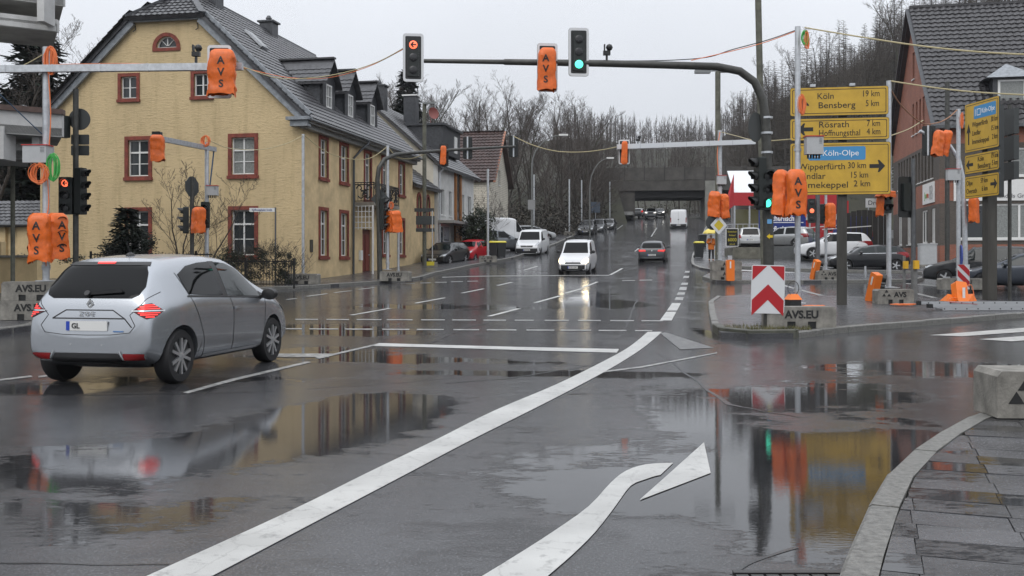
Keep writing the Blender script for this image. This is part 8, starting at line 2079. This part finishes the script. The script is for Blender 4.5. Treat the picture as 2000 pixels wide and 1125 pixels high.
e = arc_lamp(1039, 82, 0, 264, 1098, 'curved grey lamp post in front of the left trees, the nearer'); q = MB(); c = rel(e, 1038, 400, 82); q.box(c.x - .3, c.x + .3, -.1, -.06, c.z - .4, c.z + .4); q.build('sign_back', mat('grey_sign_plate', (.22, .22, .22), .5), e)
arc_lamp(1152, 104, 0, 309, 1190, 'curved grey lamp post near the bridge, the farther')
e = empty('street_sign', gnd(1163, 446) + Vector((0, 0, 0)), 0, 'blue-grey rectangular sign back on a post beside the trees', 'sign'); q = MB(); q.box(-.55, .55, 0, .04, 1.9, 3.2); q.build('sign_back', mat('blue_grey_back', (.06, .08, .11), .5), e); q = MB(); q.cyl((0, .06, 0), (0, .06, 3.2), .04); q.build('post', GALV, e)
p = gnd(1105, 458); e = empty('verge_post', p, 0, 'white marker post at the left verge', 'post'); q = MB(); q.box(-.06, .06, -.05, .05, 0, 1.05); q.build('post', WHITEP, e); q = MB(); q.box(-.062, .062, -.055, .055, .75, .9); q.build('reflector', BLACK, e)
# ---- bins, A-board, person
def bin_(px, py, lab, lid):
    e = empty('wheelie_bin', gnd(px, py, .1), rnd.uniform(-.2, .2), lab, 'bin', 'wheelie bins'); q = MB()
    q.add([(-.24, -.28, .05), (.24, -.28, .05), (.24, .28, .05), (-.24, .28, .05), (-.29, -.36, 1.0), (.29, -.36, 1.0), (.29, .36, 1.0), (-.29, .36, 1.0)], [(3, 2, 1, 0), (4, 5, 6, 7), (0, 1, 5, 4), (1, 2, 6, 5), (2, 3, 7, 6), (3, 0, 4, 7)]); q.build('body', mat('bin_grey', (.02, .022, .024), .5), e)
    q = MB(); q.box(-.31, .31, -.40, .38, 1.0, 1.05); q.add([(-.31, -.4, 1.05), (.31, -.4, 1.05), (.31, .38, 1.05), (-.31, .38, 1.05), (-.24, -.25, 1.12), (.24, -.25, 1.12), (.24, .3, 1.12), (-.24, .3, 1.12)], [(4, 5, 6, 7), (0, 1, 5, 4), (1, 2, 6, 5), (2, 3, 7, 6), (3, 0, 4, 7)]); q.build('lid', lid, e)
    q = MB(); q.cyl((-.3, .30, .1), (-.24, .30, .1), .1); q.cyl((.24, .30, .1), (.3, .30, .1), .1); q.build('wheels', RUBBER, e)
    return e
YLID = mat('yellow_lid', (.60, .52, .05), .45)
bin_(965, 503, 'dark wheelie bin with yellow lid, left of the pair at the hedge', YLID); bin_(979, 503, 'dark wheelie bin with yellow lid, right of the pair at the hedge', YLID); bin_(1365, 504, 'dark wheelie bin with yellow lid near the person with umbrella', YLID); bin_(1372, 484, 'dark bin further back beside the person', mat('grey_lid', (.05, .05, .05), .5))
e = empty('a_board', gnd(1430, 498, .1) + Vector((0, 0, .35)), R(10), 'black advertising board with yellow lettering beside the silver minivan', 'sign'); q = MB(); q.prism(rrect(.95, 1.3, .04), -.04, 0, Matrix.Translation((0, 0, .9)) @ FACE); q.build('frame', WHITEP, e); q = MB(); q.prism(rrect(.85, 1.2, .03), .001, .004, Matrix.Translation((0, 0, .9)) @ FACE); q.build('board', LETTER, e)
YL = mat('yellow_lettering', (.65, .55, .05), .5); text('Gutschein', .17, YL, e, (0, -.006, 1.3)); text('Ankauf', .17, YL, e, (0, -.006, 1.05)); text('6000', .34, YL, e, (0, -.006, .72)); text('aktuell', .15, YL, e, (0, -.006, .42))
# ---- person with umbrella (walking towards the camera)
def skin_mesh(pts, edges, rad, root=0, sub=2):
    me = bpy.data.meshes.new('skin'); me.from_pydata(pts, edges, []); o = bpy.data.objects.new('tmp_skin', me); COL.objects.link(o)
    o.modifiers.new('k', 'SKIN'); s_ = o.modifiers.new('s', 'SUBSURF'); s_.levels = sub; s_.render_levels = sub
    for i, v in enumerate(me.skin_vertices[0].data):
        v.radius = rad[i] if isinstance(rad[i], tuple) else (rad[i], rad[i]); v.use_root = (i == root)
    dg = bpy.context.evaluated_depsgraph_get(); out = bpy.data.meshes.new_from_object(o.evaluated_get(dg)); bpy.data.objects.remove(o); out.shade_smooth(); return out
p = gnd(1389, 510, .11)
pe = empty('person', p, math.pi * 0, 'person in an orange coat and black trousers under a yellow umbrella', 'person')
SKIN = mat('skin', (.50, .30, .21), .55); COAT = mat('orange_coat', (.62, .16, .02), .7, var=.15, vscale=8, bump=.3, bscale=14); TROUS = mat('black_trousers', (.012, .012, .014), .7); HAIR = mat('brown_hair', (.05, .028, .015), .6); SHOE = mat('dark_shoe', (.02, .018, .016), .5)
# skeleton: pelvis, chest, neck, head, two arms, two legs; right hand raised to the umbrella
P = [(0, 0, .92), (0, 0, 1.10), (0, .0, 1.32), (0, 0, 1.43), (0, -.01, 1.50), (0, -.02, 1.58), (0, -.01, 1.66),
     (.17, 0, 1.36), (.25, .02, 1.12), (.30, -.08, .90), (.31, -.11, .82), (-.17, 0, 1.36), (-.25, -.03, 1.14), (-.14, -.20, 1.18), (-.06, -.24, 1.22),
     (.09, 0, .86), (.10, -.05, .50), (.10, -.10, .10), (.10, -.20, .04), (-.09, 0, .86), (-.09, .04, .50), (-.09, .12, .12), (-.09, .04, .04)]
E = [(0, 1), (1, 2), (2, 3), (3, 4), (4, 5), (5, 6), (2, 7), (7, 8), (8, 9), (9, 10), (2, 11), (11, 12), (12, 13), (13, 14), (0, 15), (15, 16), (16, 17), (17, 18), (0, 19), (19, 20), (20, 21), (21, 22)]
rd = [(.15, .11), (.14, .10), (.16, .10), .055, .06, .088, .07, .065, .05, .038, .032, .065, .05, .038, .032, .085, .06, .045, .04, .085, .06, .045, .04]
put('body', skin_mesh(P, E, rd), SKIN, pe)
cP = P[0:3] + [(0, 0, 1.42), (.17, 0, 1.36), (.25, .02, 1.12), (.30, -.08, .93), (-.17, 0, 1.36), (-.25, -.03, 1.14), (-.14, -.20, 1.18), (0, 0, .72)]
put('coat', skin_mesh(cP, [(0, 1), (1, 2), (2, 3), (2, 4), (4, 5), (5, 6), (2, 7), (7, 8), (8, 9), (0, 10)], [(.21, .16), (.20, .15), (.20, .14), .085, .10, .085, .062, .10, .085, .06, (.215, .165)]), COAT, pe)
for s_, L in ((1, P[15:19]), (-1, P[19:23])): put('trouser_leg', skin_mesh([L[0], L[1], L[2]], [(0, 1), (1, 2)], [.10, .075, .058]), TROUS, pe); put('shoe', skin_mesh([(L[2][0], L[2][1] + .03, .06), (L[3][0], L[3][1], .045)], [(0, 1)], [.06, .05]), SHOE, pe)
put('hair', skin_mesh([(0, .03, 1.67), (0, .05, 1.58), (0, .05, 1.48)], [(0, 1), (1, 2)], [.082, .09, .075]), HAIR, pe)
q = MB(); q.cyl((-.025, -.10, 1.60), (-.025, -.104, 1.60), .011, n=8); q.cyl((.025, -.10, 1.60), (.025, -.104, 1.60), .011, n=8); q.build('eyes', LETTER, pe)
for hx, hy, hz, sgn_ in ((.31, -.13, .80, -1), (-.05, -.25, 1.23, 1)):
    for k in range(5): q = MB(); a = -.03 + .015 * k; q.tube([(hx + a, hy, hz), (hx + a, hy - .03, hz + sgn_ * .03), (hx + a * .8, hy - .02, hz + sgn_ * (.06 if k else .03))], [.011, .010, .008], 6); q.build('finger', SKIN, pe)
um = empty('umbrella', p + Vector((-.05, -.26, 0)), 0, 'open yellow umbrella held above the person in orange', 'umbrella')
q = MB(); n = 16
vv = [(0, 0, 2.06)]
for j in range(1, 6):
    for i in range(n):
        t = 2 * math.pi * i / n; r_ = .53 * math.sin(j / 5 * 1.35) / math.sin(1.35); sc_ = 1 - .06 * (i % 2) * j / 5
        vv.append((r_ * math.cos(t) * sc_, r_ * math.sin(t) * sc_, 1.70 + .36 * math.cos(j / 5 * 1.5) + .02 * (i % 2) * j / 5))
q.add(vv, [(0, 1 + i, 1 + (i + 1) % n) for i in range(n)] + [(1 + (j - 1) * n + i, 1 + j * n + i, 1 + j * n + (i + 1) % n, 1 + (j - 1) * n + (i + 1) % n) for j in range(1, 5) for i in range(n)])
q.build('canopy', mat('yellow_umbrella', (.72, .58, .12), .5), um)
q = MB(); q.cyl((0, 0, 1.15), (0, 0, 2.12), .012, n=6); q.build('shaft', GALV, um)
for i in range(8): t = 2 * math.pi * i / 8; q = MB(); q.bar((0, 0, 2.03), (.5 * math.cos(t), .5 * math.sin(t), 1.72), .008, .008); q.build('rib', DARKPOLE, um)
bg = empty('carrier_bag', p + Vector((.34, -.1, .38)), 0, 'yellow carrier bag in the hand of the person', 'bag'); q = MB(); q.add([(-.13, -.06, 0), (.13, -.06, 0), (.13, .06, 0), (-.13, .06, 0), (-.11, -.02, .34), (.11, -.02, .34), (.11, .02, .34), (-.11, .02, .34)], [(3, 2, 1, 0), (0, 1, 5, 4), (1, 2, 6, 5), (2, 3, 7, 6), (3, 0, 4, 7), (4, 5, 6, 7)]); q.build('pouch', mat('yellow_bag', (.65, .50, .08), .5), bg); q = MB(); q.tube([(-.05, 0, .33), (0, 0, .45), (.05, 0, .33)], .008, 5); q.build('handle', MATS['yellow_bag'], bg)
# near concrete block at the right edge
block(0, 0, 'large concrete block with triangle logo on the near pavement at the right edge', loc=gnd(1990, 818, .05) + Vector((.35, 0, 0)), w=1.05, h=.42, d=.55, txt='', rz=R(-4))
e = [o for o in bpy.data.objects if o.get('label', '').startswith('large concrete block')][0]
q = MB()
for cx_, cz_ in ((-.36, .13), (-.20, .13), (-.28, .25)): q.prism([(cx_ - .07, cz_), (cx_ + .07, cz_), (cx_, cz_ + .11)], .002, .005, FACE)
q.build('triangle_logo', LETTER, e)
# ---- cables
D = 24.0
cable([at(1557, 58, 21.8), at(1500, 78, 22.5), at(1430, 97, 23.3), at(1380, 112, 23.8), at(1300, 118, 24), at(1200, 119, 24)], .012, CABB, 'dark cable from the tall mast to the overhead arm'); cable([at(1557, 60, 21.8), at(1490, 84, 22.5), at(1420, 102, 23.3), at(1350, 118, 23.8)], .010, CABO, 'thin orange cable from the tall mast to the overhead arm')
cable([at(1572, 54, 21.8), at(1680, 72, 20.5), at(1800, 90, 19), at(1920, 102, 17.8), at(2080, 110, 16.5)], .016, CABY, 'thick pale cable leaving the tall mast to the right')
cable([at(1738, 158, 30.2), at(1830, 172, 29), at(1920, 181, 28), at(2060, 188, 26.5)], .022, CABY, 'thick pale cable leaving the mast by the yellow sign')
cable([at(1738, 172, 30.2), at(1762, 208, 32), at(1800, 240, 34), at(1830, 240, 36), at(1852, 230, 37.5), at(1870, 214, 38.2)], .022, mat('brown_cable', (.30, .14, .07), .6), 'brown cable sagging between the two right masts')
cable([at(1740, 265, 30.2), at(1775, 252, 35), at(1803, 235, 39.8)], .018, CABY, 'pale cable from the yellow sign mast to the curved mast')
cable([at(474, 130, 24.6), at(540, 152, 24.5), at(610, 152, 24.4), at(680, 140, 24.3), at(740, 120, 24.2), at(792, 92, 24)], .012, CABY, 'pale cable sagging between the left beam and the overhead arm'); cable([at(474, 132, 24.6), at(560, 151, 24.5), at(640, 152, 24.4), at(720, 130, 24.3), at(792, 94, 24)], .008, CABO, 'thin orange cable sagging beside the pale one')
cable([at(592, 264, 41.8), at(560, 280, 40), at(510, 292, 38), at(450, 290, 36), at(412, 276, 34.8)], .014, CABY, 'pale cable between the corner mast and the gable mast'); cable([at(594, 264, 41.8), at(640, 298, 43), at(690, 311, 44.3), at(725, 308, 45), at(757, 286, 45.6)], .018, CABY, 'pale cable between the corner mast and the balcony mast')
cable([at(757, 286, 45.6), at(775, 306, 46), at(800, 310, 46.5), at(828, 302, 47)], .02, CABY, 'pale cable from the balcony mast to the far arm')
cable([at(1003, 266, 49.6), at(1040, 283, 49), at(1085, 295, 48.4), at(1135, 297, 48), at(1180, 292, 47.2), at(1208, 286, 46.5)], .022, CABY, 'pale cable sagging over the street between the far arm and the beam'); cable([at(1409, 258, 46.5), at(1440, 266, 40), at(1480, 275, 30), at(1545, 272, 27.8)], .016, CABY, 'pale cable from the beam mast to the big yellow sign')
cable([at(-20, 148, 24.4), at(40, 130, 24.5), at(90, 103, 24.6)], .012, CABY, 'pale cable coming in from the left to the left mast'); cable([at(100, 126, 24.4), at(220, 124, 24.4), at(330, 126, 24.4), at(420, 133, 24.3)], .008, CABO, 'thin orange cable lying along the left beam')
cable([at(1406, 258, 46.4), at(1401, 300, 46.3), at(1404, 350, 46.3)], .02, CABO, 'orange cable running down the beam mast')
# ---- drizzle haze over the whole place
hz = MB(); hz.box(-430, 430, -45, 925, -3, 135)
HAZE = bpy.data.materials.new('drizzle_haze'); HAZE.use_nodes = True
hn, hl = HAZE.node_tree.nodes, HAZE.node_tree.links
hn.remove(hn['Principled BSDF'])
hv = hn.new('ShaderNodeVolumePrincipled'); hv.inputs['Color'].default_value = (.86, .89, .93, 1); hv.inputs['Density'].default_value = 0.00022; hv.inputs['Anisotropy'].default_value = 0.2
hl.new(hv.outputs[0], hn['Material Output'].inputs['Volume'])
haze = hz.build('haze', HAZE); tag(haze, kind='stuff')
